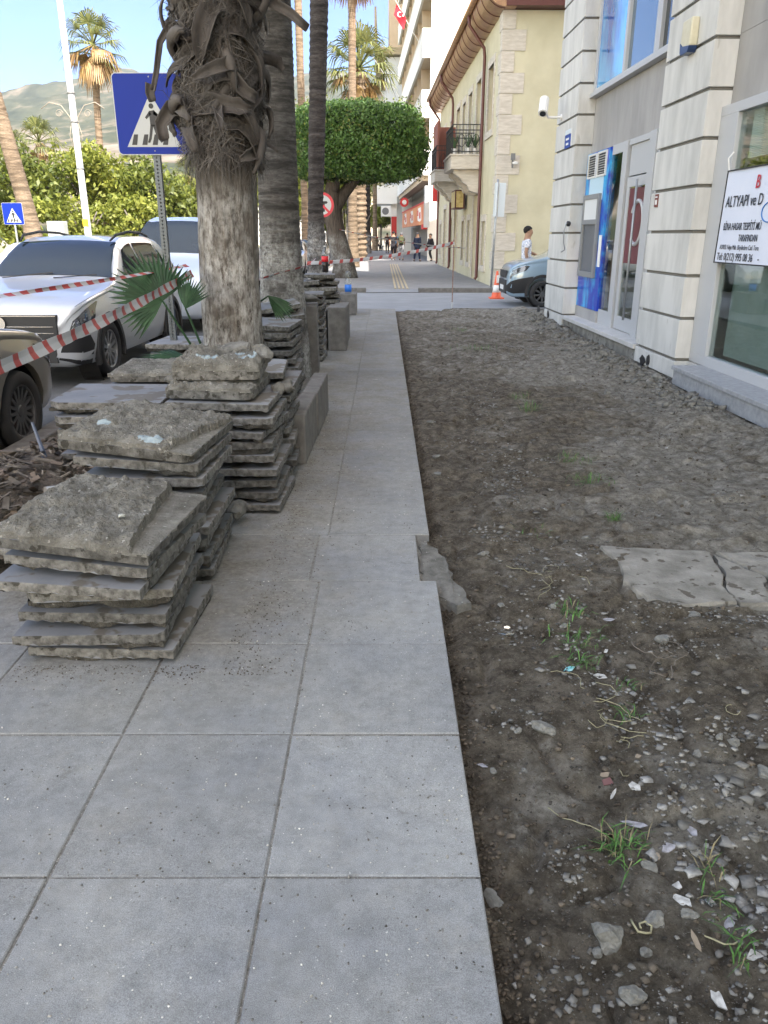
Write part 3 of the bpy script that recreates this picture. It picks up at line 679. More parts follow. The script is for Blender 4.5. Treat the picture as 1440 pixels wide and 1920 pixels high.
# ---------------- bank (right)
BA = math.atan(.025)
bank = thing('bank_building', 'white clad bank building with grooved pillars at the right of the photo', 'building', (3.45, 9.21, 0), BA)
def pillar(y0, y1, zt, nm='pillar'):
    g = MB(); g.box(.035, .44, y0+.035, y1-.035, -.3, zt, 1)
    z = .155; g.box(0, .45, y0, y1, -.06, z-.02, 0)
    while z < zt:
        g.box(0, .45, y0, y1, z+.018, z+.459, 0); z += .477
    return g.build(nm, [M['clad'], M['cladgap']], bank, bevel=.006)
pillar(0, 1.40, 9.6); pillar(5.50, 7.0, 9.6); pillar(-5.7, -4.2, 9.6)
def panels(g_, y0, y1, z0, z1, x, n, nz=1):      # grey stone spandrels with panel joints
    for i in range(n):
        for j in range(nz):
            a = y0+(y1-y0)*i/n; b_ = y0+(y1-y0)*(i+1)/n; c_ = z0+(z1-z0)*j/nz; d_ = z0+(z1-z0)*(j+1)/nz
            g = MB(); g.box(x, x+.2, a+.002, b_-.002, c_+.002, d_-.002); g.build('stone_panel', M['grey_panel'], bank)
panels(None, 1.40, 5.50, 2.88, 3.74, .30, 4); panels(None, -4.2, 0, 2.84, 4.2, .26, 4, 2)
panels(None, 1.40, 5.50, 6.5, 7.6, .30, 4); panels(None, -4.2, 0, 6.5, 7.6, .30, 4)
g = MB(); g.box(.45, 18, -1.5, 7.0, -.3, 2.8, 0); 
# shell: floors and upper mass (opaque core set back behind rooms)
g = MB()
g.box(.5, 16, 5.5, 7.0, -.3, 24); g.box(3.4, 16, -42, 5.5, -.3, 24); g.box(.5, 16, -42, 5.5, 7.6, 24)
g.box(.06, 16, -42, 7.0, 9.6, 24); g.box(.5, 3.5, -42, -5.7, -.3, 7.6); g.box(.5, 3.45, -4.2, 5.5, 2.9, 3.7); g.box(.5, 3.45, 1.2, 1.4, -.1, 2.9); g.box(.5, 3.45, -4.4, -4.2, -.1, 2.9)
g.build('wall', M['room'], bank)
g = MB(); g.box(1.55, 1.62, -4.2, 1.2, .12, 2.9); g.box(1.9, 1.97, 1.4, 5.5, .12, 2.9); g.build('light_catching_wall', mat('pale_green_wall', (.60,.64,.63), .7), bank)  # walls added close behind the glass to catch light and brighten the rooms
g = MB(); g.box(.3, 3.4, -4.2, 5.5, -.1, .12); g.build('interior_floor', mat('tiled_floor', (.30,.30,.28), .3, (.36,.36,.34), 3), bank)
g = MB(); g.box(1.1, 1.5, -3.4, -2.2, .12, 1.0); g.box(1.48, 1.54, -1.6, -.9, .12, 1.7); g.box(1.5, 1.54, -2.9, -2.0, 1.3, 2.0); g.build('desk', mat('office_furniture', (.45,.43,.40), .5), bank)
g = MB()     # marble sill under the door bay
g.box(-.02, .46, 1.42, 5.48, .09, .15); g.build('door_sill', M['sill'], bank, bevel=.004)
g = MB(); g.box(.03, .44, 1.4, 5.5, -.3, .088); g.box(.02, .4, 5.5, 6.9, -.35, -.062); g.build('foundation', M['concrete'], bank)
g = MB(); g.box(-.17, .26, -6, -.36, .105, .15, 0); g.box(-.15, .26, -6, -.38, -.06, .103, 0); g.build('step', M['granite'], bank, bevel=.005)
g = MB(); g.box(.16, .5, -4.2, 0, -.05, .14); g.build('plinth', M['sill'], bank)
# ground floor door bay (x .30)
f = MB(); xx0, xx1 = .27, .36
f.box(xx0-.01, xx1, 3.38, 3.60, .15, 2.88); f.box(xx0-.04, xx1, 2.10, 2.36, .15, 2.88); f.box(xx0, xx1, 1.4, 2.10, .15, 2.88)
f.box(xx0, xx1, 3.62, 4.16, 2.74, 2.88); f.box(xx0, xx1, 3.62, 4.16, .15, .38); f.box(xx0, xx1, 2.36, 3.34, 2.80, 2.88)
f.build('door_frame', M['alu'], bank, bevel=.004)
f = MB(); f.box(.30, .33, 2.38, 3.32, 2.38, 2.80); f.build('transom_panel', M['alu'], bank, bevel=.004)
d = MB(); d.box(.285, .335, 2.38, 2.50, .16, 2.36); d.box(.285, .335, 3.20, 3.32, .16, 2.36); d.box(.285, .335, 2.50, 3.20, .16, .36); d.box(.285, .335, 2.50, 3.20, 2.22, 2.36)
do = d.build('door', M['alu'], bank, bevel=.003)
g = MB(); g.box(.305, .312, 2.50, 3.20, .36, 2.22); g.build('pane', M['glass'], do)
g = MB(); g.tube([(.20,2.62,.35),(.20,2.62,2.30)], .018, 8); g.tube([(.29,2.62,.45),(.20,2.62,.45)], .012); g.tube([(.29,2.62,2.2),(.20,2.62,2.2)], .012); g.build('door_handle', M['galv'], do, smooth=True)
g = MB(); g.box(.295, .303, 2.52, 3.18, 1.15, 2.2); g.build('poster', mat('poster_red', (.12,.02,.03), .4), do)
g = MB(); g.tube([(.292, 2.72+.26*math.cos(t), 1.72+.30*math.sin(t)) for t in np.linspace(.5, 5.4, 16)], .03, 6); g.build('poster_arc', M['alu'], do)
g = MB(); g.box(.275, .281, 3.60, 4.16, .38, 2.74); g.build('side_window', M['glass'], bank)
# blue ATM panel
M['atm'] = mat('blue_printed_panel', (.0,.035,.42), .3, (.02,.36,.72), 2.6, (.42,.62), det=4, stretch=(1,1.6,.8))
g = MB(); g.box(.24, .36, 4.16, 5.48, .34, 2.86); a = g.build('cash_machine_panel', M['atm'], bank)
g = MB(); g.box(.235, .36, 4.16, 5.48, .15, .335); g.build('panel_base', M['grey_panel'], a)
g = MB(); g.box(.232, .24, 4.40, 5.2, 2.1, 2.48); g.build('panel_print', mat('pale_blue_print', (.45,.62,.74), .4), a)
for y0 in (4.30, 4.86):
    g = MB(); g.box(.215, .24, y0, y0+.04, 2.46, 2.84); g.box(.215, .24, y0+.46, y0+.50, 2.46, 2.84); g.box(.215, .24, y0+.04, y0+.46, 2.46, 2.49); g.box(.215, .24, y0+.04, y0+.46, 2.81, 2.84)
    for k in range(8): g.bar((.225, y0+.03, 2.515+k*.037), (.225, y0+.47, 2.515+k*.037), .022, .006)
    v = g.build('louvre_vent', mat('louvre', (.62,.62,.6), .5), a)
    g = MB(); g.box(.232, .239, y0+.04, y0+.46, 2.49, 2.81); g.build('vent_opening', M['black'], v)
g = MB()
for (y0, y1, z0, z1) in ((4.42,4.50,.86,2.2),(5.28,5.36,.86,2.2),(4.50,5.28,.86,.95),(4.50,5.28,2.12,2.2),(4.50,5.28,1.72,1.80)): g.box(.185, .24, y0, y1, z0, z1)
q = g.build('cash_machine', mat('cash_machine_grey', (.20,.21,.22), .5), a, bevel=.006)
g = MB(); g.box(.22, .236, 4.50, 5.28, .95, 1.72); g.build('recess', mat('recess_grey', (.10,.11,.13), .4), q)
g = MB(); g.box(.20, .236, 4.50, 5.28, 1.80, 2.12); g.build('lamp_cover', mat('lamp_cover', (.62,.64,.66), .4), q)
g = MB(); g.box(.228, .236, 4.20, 4.34, 1.05, 1.55); g.build('notice', M['white_paint'], a)
# upper windows of the door bay
g = MB()
for (y0, y1) in ((1.4,1.5),(2.42,2.62),(3.86,3.96),(5.4,5.5)): g.box(.24, .34, y0, y1, 3.86, 6.45)
g.box(.18, .36, 1.40, 5.5, 3.74, 3.80); g.box(.24, .34, 1.4, 5.5, 3.80, 3.86); g.box(.24, .34, 1.4, 5.5, 6.45, 6.5)
w_ = g.build('upper_window', M['alu'], bank, bevel=.003)
g = MB(); g.box(.29, .30, 2.62, 3.86, 3.86, 6.45); g.build('pane', M['glass_sky'], w_)
g = MB(); g.box(.29, .30, 1.5, 2.42, 3.86, 6.45); g.build('pane', M['glass_dark'], w_)
g = MB(); g.box(.27, .30, 3.96, 5.4, 3.86, 6.45)
M['film'] = mat('blue_window_film', (.03,.05,.28), .15, (.10,.42,.75), 1.1, (.40,.66), det=4, stretch=(1,1,.5), coat=.6)
g.build('blue_film_pane', M['film'], w_)
# shop front near the camera (x .20)
g = MB(); X0, X1 = .17, .27
g.box(X0, X1, -4.2, 0, .15, .26); g.box(X0, X1, -4.2, 0, 2.74, 2.84); g.box(X0, X1, -.42, 0, .26, 2.74); g.box(X0, X1, -2.30, -2.20, .26, 2.74); g.box(X0, X1, -4.2, -4.1, .26, 2.74)
w_ = g.build('shop_window', M['alu'], bank, bevel=.004)
for (y0, y1) in ((-2.2,-.42),(-4.1,-2.3)):
    g = MB(); g.box(.215, .223, y0, y1, .26, 2.74); g.build('pane', M['glass'], w_)
g = MB()
for k in range(26): g.box(.30, .33, -4.1, -.5, 2.30+k*.017, 2.312+k*.017)
g.build('blind', mat('window_blind', (.62,.66,.64), .7), w_)
g = MB()
for y0 in (-4.2, 0): pass
g.box(.24, .34, -4.2, 0, 4.2, 6.5); g.build('upper_window_dark', M['glass_sky'], bank)
g = MB(); g.box(.34, .36, -4.1, -.5, .28, 1.30); g.build('added_pale_panel', mat('added_panel_green', (.27,.31,.30), .35, (.35,.39,.385), 1.5), w_)  # pale panel added behind the glass to lighten the dark lower pane
# roof cornice and a few more floors of windows
for zf in (10.6, 13.8, 17.0, 20.2):
    for k in range(11):
        y0 = 5.0-k*4.1
        g = MB(); g.box(.02, .10, y0-1.2, y0+.9, zf, zf+1.7); g.build('window', M['glass_dark'], bank)
# --- things fixed on the bank
def on_bank(y, z, x=0.0):
    v = Matrix.Rotation(BA, 3, 'Z') @ Vector((x, y, 0)); return (3.45+v.x, 9.21+v.y, z)
def th(name, label, cat, y, z, x=0.0): return thing(name, label, cat, on_bank(y, z, x), BA)
t = th('alarm_box', 'yellowed alarm siren box with dark blue bottom on the near pillar', 'alarm box', .60, 3.45)
g = MB(); g.prism([(-.13,.06),(.13,.06),(.14,.14),(.13,.34),(-.13,.34),(-.14,.14)], -.09, 0, 'x'); g.build('casing', mat('aged_cream_plastic', (.52,.48,.34), .5, (.60,.57,.45), 6), t, bevel=.015)
g = MB(); g.prism([(-.10,.0),(.10,.0),(.125,.03),(.138,.13),(.06,.085),(-.138,.06),(-.125,.03)], -.096, 0, 'x'); g.build('strobe_lens', mat('dark_blue_lens', (.01,.03,.10), .3), t, bevel=.006)
t = th('security_camera', 'white bullet security camera on the far corner of the bank pillar', 'security camera', 6.45, 3.72)
g = MB(); g.tube([(-.36,.08,.16),(-.42,-.12,-.10)], .085, 14); g.build('housing', M['white_paint'], t, smooth=False)
g = MB(); g.tube([(-.4195,-.118,-.098),(-.4225,-.129,-.112)], .055, 14); g.build('lens', M['glass_dark'], t)
g = MB(); g.tube([(0,.2,-.12),(-.25,.2,-.12),(-.38,.0,.0)], .022, 8); g.lathe([(.05,0),(.05,.02)], 12, M=Matrix.Translation((-.02,.2,-.12)) @ Matrix.Rotation(R(90), 4, 'Y')); g.build('bracket', M['white_paint'], t)
t = th('street_plate', 'small blue and white street name plate under the security camera', 'sign', 6.02, 3.02)
g = MB(); g.box(-.012, -.001, -.19, .19, 0, .22); g.build('plate', mat('plate_blue', (.02,.06,.32), .35), t)
g = MB(); g.box(-.013, -.001, -.19, .19, .225, .30); g.build('header', mat('plate_white', (.6,.66,.72), .4), t)
g = MB(); g.box(-.0145,-.0125,-.11,.11,.13,.165); g.box(-.0145,-.0125,-.09,.09,.05,.085); g.build('lettering', M['white_paint'], t)
t = th('number_plate', 'small brown house number plate on the near pillar', 'sign', 1.18, 1.88)
g = MB(); g.box(-.01, -.001, -.055, .055, 0, .15); g.build('plate', mat('plate_brown', (.16,.04,.03), .4), t)
g = MB(); g.box(-.012,-.0105,-.035,.035,.11,.125); g.box(-.012,-.0105,-.03,.0,.03,.085); g.box(-.012,-.0105,.008,.028,.03,.085); g.build('lettering', M['white_paint'], t)
t = th('loose_cable', 'grey loose cable hanging from a black socket beside the cash machine', 'cable', 5.40, 1.62, .0)
g = MB(); g.tube([(-.02,0,.12),(-.08,-.03,.13),(-.11,-.02,.0),(-.09,.02,-.2),(-.05,.06,-.32),(-.1,.12,-.36)], .010, 6); g.build('cable', M['galv'], t, smooth=True)
g = MB(); g.lathe([(.03,0),(.045,.02),(.045,.06),(.02,.07)], 12, M=Matrix.Translation((0,0,.12)) @ Matrix.Rotation(R(-90), 4, 'Y')); g.build('socket', M['black'], t)
# banner
t = th('banner', 'white vinyl banner with Turkish lettering hung over the shop window', 'banner', -.42, 1.28, .14)
M['vinyl'] = mat('banner_vinyl', (.62,.67,.80), .45, (.66,.70,.82), 3); M['ink'] = mat('black_ink', (.015,.02,.03), .5)
nyb, nzb = 40, 16; u = np.linspace(0, -3.0, nyb); v = np.linspace(0, .89, nzb); U, V = np.meshgrid(u, v)
o = grid_mesh('vinyl_sheet', -.003-.008*vn(U*3, V*2, 3), U-.045*V/.89, V, M['vinyl'], t)
g = MB(); g.box(-.02, .0, -3.0, 0, -.012, .0); g.box(-.02, .0, -3.05, -.045, .89, .902); g.bar((-.012, 0, 0), (-.012, -.045, .89), .008, .012); g.build('hem', M['black'], t)
def bt(s, sz_, y, z, w_, m_=M['ink'], b=0):
    o = text(s, sz_, m_, t, (-.016, y, z), FACE, 'lettering', .0008, 1, shear=.12, bold=b); xs = [v.co.x for v in o.data.vertices]; o.scale = (w_/(max(xs)-min(xs)), 1, 1); return o
bt('B', .17, -.70, .70, .085, mat('red_ink', (.45,.03,.05), .5), .002)
bt('ALTYAPI ve D', .150, -.10, .545, .80, b=.001); bt('B\u0130NA HASAR TESP\u0130T\u0130 M\u00dc', .098, -.12, .32, .82, b=.001)
bt('TARAFINDAN', .092, -.50, .212, .40, b=.0008); bt('ADRES: Fulya Mah. B\u00fcy\u00fckdere Cad. Toru', .066, -.10, .130, .86); bt('Tel: 0(212) 995 08 36    -', .105, -.06, .022, .93, b=.0005)
g = MB(); g.tube([(-.014, -1.05+.14*math.cos(a), .475+.09*math.sin(a)) for a in np.linspace(0, 2*math.pi, 33)], .006, 5, cap=False); g.build('logo_ring', mat('logo_blue', (.02,.15,.45), .4), t)
g = MB(); g.tube([(0,-.045,.89),(-.02,-.03,1.02),(.02,-.05,1.08)], .008, 5); g.build('tie_cord', M['white_paint'], t)

# ---------------- yellow house
YA = math.atan(.022)
yh = thing('yellow_stone_house', 'pale yellow two storey house with pink stone quoins, copper gutter and balconies', 'building', (3.5, 26.0, 0), YA)
M['yellow'] = mat('pale_yellow_render', (.50,.465,.33), .9, (.58,.545,.40), 1.3, bump=.2, bs=40, bd=.004)
M['quoin'] = mat('pink_travertine', (.45,.41,.35), .8, (.60,.56,.50), 3, bump=.3, bs=30, bd=.004, stretch=(1,1,5))
M['copper'] = mat('copper_gutter', (.35,.20,.12), .35, (.48,.30,.18), 4, metal=.6)
M['pipe'] = mat('brown_pipe', (.10,.03,.025), .45)
M['brownwood'] = mat('brown_shutter', (.22,.07,.045), .6)
L_ = 20.2; HZ = 7.72
ufw = [(1.35,2.55,4.75,6.65,0),(4.15,5.35,4.25,6.7,1),(6.55,7.6,4.75,6.65,0),(8.6,9.6,4.75,6.6,0),(10.6,11.9,4.25,6.7,1),(13.5,14.6,4.75,6.6,0),(16.6,17.7,4.75,6.6,0)]
gfw = [(1.9,2.75,.55,2.0,0),(4.0,5.2,0,2.95,1),(6.0,6.8,.55,2.1,0),(7.9,8.7,.55,2.1,0),(10.6,11.8,0,2.95,1),(13.2,14.0,.55,2.1,0),(15.6,16.8,0,2.8,1),(18.2,19.0,.55,2.1,0)]
# walls built as boxes round the openings
g = MB()
def wall_with(g, holes, y0, y1, z0, z1, x0=0, x1=.35):
    hs = sorted(holes); y = y0
    for (a, b_, c_, d_, k) in hs:
        g.box(x0, x1, y, a, z0, z1); 
        if c_ > z0: g.box(x0, x1, a, b_, z0, c_)
        if d_ < z1: g.box(x0, x1, a, b_, d_, z1)
        y = b_
    g.box(x0, x1, y, y1, z0, z1)
wall_with(g, gfw, 0, L_, -.3, 3.6); wall_with(g, ufw, 0, L_, 3.6, HZ)
g.box(.35, 10, 0, .35, -.3, HZ); g.box(.35, 10, L_-.35, L_, -.3, HZ); g.box(9.65, 10, .35, L_-.35, -.3, HZ)
g.build('wall', M['yellow'], yh)
g = MB(); g.box(.9, 9.6, .4, L_-.4, 3.3, 3.6); g.box(1.5, 1.55, .4, L_-.4, -.1, 7.6); g.build('floor_slab', M['room'], yh)
for lst, nm in ((ufw, 'window'), (gfw, 'window')):
    for (a, b_, c_, d_, k) in lst:
        g = MB(); w2 = .17
        for (p0, p1, q0, q1) in ((a-w2, a, c_-.0, d_), (b_, b_+w2, c_, d_), (a-w2-.03, b_+w2+.03, d_, d_+.22)): g.box(-.035, .03, p0, p1, q0, q1)
        if not k: g.box(-.05, .03, a-w2-.05, b_+w2+.05, c_-.2, c_)
        s_ = g.build('surround', M['quoin'], yh)
        g = MB()
        if k: 
            g.box(.16, .22, a, (a+b_)/2-.01, max(c_, .02), d_); g.box(.16, .22, (a+b_)/2+.01, b_, max(c_, .02), d_)
            g.build('shutter_door', mat('tan_door', (.30,.24,.18), .6) if 'tan_door' not in bpy.data.materials else bpy.data.materials['tan_door'], yh)
        else:
            for (p0, p1, q0, q1) in ((a, a+.06, c_, d_), (b_-.06, b_, c_, d_), (a+.06, b_-.06, c_, c_+.06), (a+.06, b_-.06, d_-.06, d_), ((a+b_)/2-.03, (a+b_)/2+.03, c_+.06, d_-.06)): g.box(.14, .2, p0, p1, q0, q1)
            fw = g.build('window', M['brownwood'], yh)
            g = MB(); g.box(.17, .178, a+.06, b_-.06, c_+.06, d_-.06); g.build('pane', M['glass_dark'], fw)
g = MB(); z = -.05; k = 0
while z < HZ-.3:
    lw = (.72, .38)[k % 2]; lf = (.42, .65)[k % 2]; g.box(-.03, lw*.95, -.03, lf*.3 if False else .30+(.25 if k % 2 else 0), z+.004, min(z+.555, HZ)-.004); z += .56; k += 1
g.build('quoin', M['quoin'], yh, bevel=.008)
g = MB(); g.box(1.95, 2.25, -.03, .02, 4.75, 6.8); g.box(1.95, 2.25, -.035, .02, 4.4, 4.70); g.box(1.9,2.2,-.03,.02,.3,3.0); g.build('end_trim', M['quoin'], yh)
# eave: cove soffit, gutter and brown fascia at the end
prof = [(0.0, 7.72)]+[(-.60*math.sin(t), 7.72+.62*(1-math.cos(t))) for t in np.linspace(.15, math.pi/2, 9)]+[(-.60, 8.42), (0.3, 8.5), (.3, 7.72)]
g = MB(); g.prism([(u_, v_) for u_, v_ in prof], -.35, L_+.3, 'y'); 
ev = g.build('eave', M['copper'], yh, fixn=True)
for k in range(22): g = MB(); g.tube([(p[0]-.006, -.2+k*.95, p[1]-.006) for p in prof[:10]], .012, 5); g.build('seam', M['pipe'], ev)
g = MB(); g.tube([(-.68, -.4, 8.36), (-.68, L_+.35, 8.36)], .10, 10); g.build('gutter', M['copper'], ev, smooth=True)
g = MB(); g.box(.0, 10.2, -.42, -.02, 7.74, 8.15); g.build('fascia', M['pipe'], yh)
g = MB(); g.prism([(-.7,8.45),(10.6,8.45),(5,10.4)], -.45, L_+.4, 'y'); g.build('roof', mat('clay_roof', (.30,.12,.07), .8, (.38,.17,.10), 3), yh)
for y_ in (3.05, 12.9, 19.6):
    g = MB(); g.tube([(-.66,y_,8.28),(-.64,y_,8.0),(-.13,y_,7.35),(-.10,y_,7.1),(-.10,y_,.12),(-.16,y_,.05)], .055, 8); g.build('downpipe', M['pipe'], yh, smooth=True)
def balcony(y0, y1, shut=None):
    g = MB(); g.box(-1.1, 0, y0, y1, 3.72, 4.14); g.box(-1.14, 0, y0-.04, y1+.04, 4.14, 4.20); b_ = g.build('balcony', M['quoin'], yh, bevel=.01)
    for yy_ in (y0+.25, y1-.65):
        g = MB(); g.prism([(0,3.72),(-.95,3.72),(-.95,3.6),(-.82,3.5),(-.70,3.44),(-.62,3.30),(-.48,3.22),(-.40,3.05),(-.22,2.98),(0,2.95)], yy_, yy_+.40, 'y'); g.build('corbel', M['quoin'], b_, fixn=True)
    g = MB()
    for z_ in (4.28, 4.95, 5.12): g.bar((-1.05,y0+.04,z_),(-1.05,y1-.04,z_), .03); g.bar((-1.05,y0+.04,z_),(0,y0+.04,z_), .03); g.bar((-1.05,y1-.04,z_),(0,y1-.04,z_), .03)
    n_ = int((y1-y0)/.12)
    for k in range(n_+1): y_ = y0+.04+(y1-y0-.08)*k/n_; g.bar((-1.05,y_,4.2),(-1.05,y_,5.12), .014)
    for k in range(9): x_ = -1.05+1.05*k/9; g.bar((x_,y0+.04,4.2),(x_,y0+.04,5.12), .014); g.bar((x_,y1-.04,4.2),(x_,y1-.04,5.12), .014)
    for q in (.3, .55, .8): g.tube([(-1.05+q+.12*math.cos(t), y0+.04, 4.62+.2*math.sin(t)) for t in np.linspace(0, 6.28, 13)], .01, 4)
    g.build('railing', M['black'], b_)
    return b_
balcony(3.3, 5.75); balcony(10.0, 12.5)
g = MB(); g.box(-1.0, -.92, 10.2, 12.4, 4.25, 6.1); g.box(-.92, .0, 12.3, 12.38, 4.25, 6.1); g.build('balcony_screen', M['brownwood'], yh);
g = MB(); g.box(-.5, -.12, 7.2, 8.6, 2.55, 3.25); s_ = g.build('shop_sign', mat('dark_sign', (.08,.02,.02), .5), yh)
g = MB(); g.box(-.505, -.5, 7.25, 8.55, 2.6, 3.2); g.box(-.45,-.17,7.19,7.2,2.6,3.2); g.build('sign_face', mat('gold_sign', (.62,.52,.25), .5, (.4,.3,.1), 7), s_)
# balcony plants
for i, (x_, y_) in enumerate(((-.95,3.7),(-.5,3.45),(-.25,3.5))):
    v = Matrix.Rotation(YA, 3, 'Z') @ Vector((x_, y_, 0)); t = thing('potted_plant', ['spiky potted plant at the outer corner of the near balcony','potted plant behind the end railing of the near balcony','leafy potted plant against the wall on the near balcony'][i], 'plant', (3.5+v.x, 26+v.y, 4.2))
    g = MB(); g.lathe([(.08,0),(.11,.2),(.12,.2),(.10,.19)], 10); g.build('pot', M['white_paint'], t)
    g = MB(); r_ = random.Random(i)
    for k in range(22):
        a = r_.uniform(0, 6.28); l = r_.uniform(.35, .6); d_ = Vector((math.cos(a)*.45, math.sin(a)*.45, 1)).normalized(); s2 = Vector((-math.sin(a), math.cos(a), 0))*.02
        p = Vector((0,0,.18)); g.face([p-s2, p+s2, p+d_*l*.6+s2, p+d_*l-Vector((0,0,.04)), p+d_*l*.6-s2])
    g.build('leaves', mat('plant_green', (.05,.10,.04), .6) if 'plant_green' not in bpy.data.materials else bpy.data.materials['plant_green'], t)
# lamp on the quoins
t = thing('wall_lamp', 'small floodlight fixed on the corner stones of the yellow house', 'lamp', (3.95, 25.93, 3.6))
g = MB(); g.box(-.06,.06,-.16,-.02,.12,.30); g.box(-.02,.02,-.08,.0,-.1,.14); g.build('lamp_body', M['alu_dark'], t)
g = MB(); g.lathe([(.0,0),(.08,.02),(.09,.07),(.0,.1)], 10, M=Matrix.Translation((.07,-.14,-.02))); g.build('bulb', M['white_paint'], t)

# ---------------- tall white block
WA = math.atan(.035)
wb = thing('tall_white_building', 'tall white building with rows of slanting balcony bands beyond the yellow house', 'building', (2.78, 52.0, 0), WA)
M['wwall'] = mat('white_render', (.78,.77,.74), .8, (.82,.81,.78), .6)
M['beige'] = mat('beige_render', (.52,.42,.30), .8, (.58,.48,.36), 1)
L2 = 28.5; FH = 3.2
g = MB(); g.box(.0, 22, -.02, .28, 0, 42); g.box(1.2, 22, .28, L2, 5, 42); g.box(0, 1.2, L2-.25, L2, 0, 42); g.build('wall', M['wwall'], wb)
for k in range(12):
    zb = 5.05+FH*k; g = MB()
    g.box(-.5, -.36, 0, L2, zb, zb+1.52); g.box(-.36, .0, 0, .12, zb, zb+1.52); g.box(-.53, -.36, -.01, L2, zb+1.38, zb+1.44)
    b_ = g.build('balcony_band', M['wwall'], wb)
    g = MB(); g.box(-.36, 1.2, .28, L2-.25, zb, zb+.28); g.build('balcony_floor', M['beige'], b_)
    for j in range(1, 9): g = MB(); g.box(-.30, 1.2, .28+j*3.1, .40+j*3.1, zb+.28, zb+3.2); g.build('partition', M['beige'], b_)
    if k < 7:
        for j in range(9): g = MB(); g.box(1.1, 1.2, .9+j*3.1, 2.5+j*3.1, zb+.6, zb+2.7); g.build('window', M['glass_dark'], b_)
g = MB(); g.box(1.0, 1.2, .28, L2, 0, 5); g.box(.2, 1.0, .28, L2, 4.6, 5); g.build('shop_wall', M['glass_dark'], wb)
g = MB()
for j in range(18): y_ = .4+j*1.6; g.box(.85, 1.0, y_, y_+.09, 0, 4.9)
for z_ in (2.2, 3.6): g.box(.88, .99, .3, L2, z_, z_+.08)
g.build('mullion', M['alu'], wb)
g = MB(); g.box(-.36, 1.0, .28, L2, 4.75, 5.04); g.build('soffit', M['beige'], wb)
# shop sign: orange, slightly proud
sg = MB(); sg.box(-.22, .0, .6, 24.5, 2.2, 3.45); o_ = sg.build('shop_sign', mat('orange_sign', (.62,.16,.08), .5, (.75,.32,.14), .4), wb)
M['signred'] = mat('sign_red', (.55,.03,.03), .5)
for q, (a, b_) in enumerate(((2.5,6.0),(10,13.5),(18,21.5))):
    g = MB(); g.prism([(a,2.5),(a+1.2,2.4),(b_-.5,2.5),(b_,3.0),(b_-1,3.3),(a+.6,3.3)], -.24, -.22, 'x', 0); g.build('sign_figure', M['wwall'] if q % 2 == 0 else M['wwall'], o_)
    g = MB(); g.box(-.25, -.24, a+.5, a+1.6, 2.6, 3.0); g.box(-.25, -.24, b_-1.2, b_-.3, 2.8, 3.15); g.build('sign_red_mark', M['signred'], o_)
g = MB(); g.box(-.25, .0, .5, 24.6, 3.45, 3.56); g.box(-.32,-.02,.2,1.4,1.9,2.2); g.build('sign_trim', M['signred'], o_)
g = MB(); g.lathe([(.33,0),(.33,.18)], 20, M=Matrix.Translation((-.85,11.0,3.9)) @ Matrix.Rotation(R(-90), 4, 'X')); o2 = g.build('round_sign', M['signred'], wb)
g = MB(); g.lathe([(.17,0),(.17,.03)], 20, M=Matrix.Translation((-.85,10.98,3.9)) @ Matrix.Rotation(R(-90), 4, 'X')); g.build('round_sign_centre', M['wwall'], o2)
g = MB(); g.box(-.30,.0,-1.0,-.2,2.0,4.4,0); g.build('grey_box_sign', M['alu'], wb)
t = thing('red_box_sign', 'small red box sign on the end of the yellow house by its balcony', 'sign', (2.95, 46.0, 3.3)); g = MB(); g.box(-.25,.1,-.1,.1,0,1.1); g.build('panel', M['signred'], t); g = MB(); g.lathe([(.12,0),(.12,.02)], 12, M=Matrix.Translation((-.08,-.10,.8)) @ Matrix.Rotation(R(90), 4, 'X')); g.build('emblem', M['wwall'], t)
# ---------------- pale slab tower and shop further on
tw = thing('grey_slab_tower', 'narrow pale grey tower with a wooden top balcony beyond the white building', 'building', (.1, 84, 0))
g = MB(); g.box(0, 18, 0, 20, 4.6, 17.6); g.box(1.2, 18, 0.3, 20, 0, 4.6); g.build('wall', mat('pale_grey_wall', (.50,.54,.58), .8, (.56,.60,.63), .5), tw)
g = MB(); g.box(-1.0, 6, -.6, 19, 17.7, 18.3); g.box(-1.0, -.8, -.6, 19, 18.3, 21.6); g.box(2.2,2.5,-.7,-.4,17.7,30); g.build('top_balcony', mat('weathered_boards', (.42,.36,.24), .8, (.30,.25,.17), 2, stretch=(1,1,6)), tw)
g = MB(); g.box(.4, 17, .2, 19, 18.3, 30); g.build('upper_wall', M['beige'], tw)
g = MB(); g.box(-.8, 1.2, -1.2, 6, 4.5, 6.2); g.box(.6,1.2,-.2,.3,0,4.6); g.build('bay', M['wwall'], tw)
for (x_, z_, i) in ((-.35,7.0,0),(-1.0,6.6,1),(-.3,3.3,2),(-.3, 8.3, 3)):
    t = thing('air_conditioner', ['white air conditioner unit on the grey tower above the bay','white air conditioner unit at the left corner of the grey tower','white air conditioner unit under the bay of the grey tower','topmost white air conditioner unit on the grey tower'][i], 'air conditioner', (x_+.5, 82.6, z_))
    g = MB(); g.box(-.5,.5,-.2,.2,0,1.0); g.build('casing', M['wwall'], t, bevel=.03)
    g = MB(); g.lathe([(.34,0),(.34,.02)], 16, M=Matrix.Translation((-.05,-.2,.5)) @ Matrix.Rotation(R(90), 4, 'X')); g.build('fan_grille', M['alu_dark'], t)
    g = MB(); g.box(-.5,-.45,-.2,1.2,-.08,0); g.box(.45,.5,-.2,1.2,-.08,0); g.build('bracket', M['alu'], t)
t = thing('red_post_sign', 'red upright sign board far down the pavement', 'sign', (.95, 78, 0)); g = MB(); g.box(-.25,.25,-.1,.1,.1,3.2); g.build('panel', M['signred'], t); g = MB(); g.box(-.25,.25,-.1,.1,3.2,3.9); g.build('top_panel', M['wwall'], t)
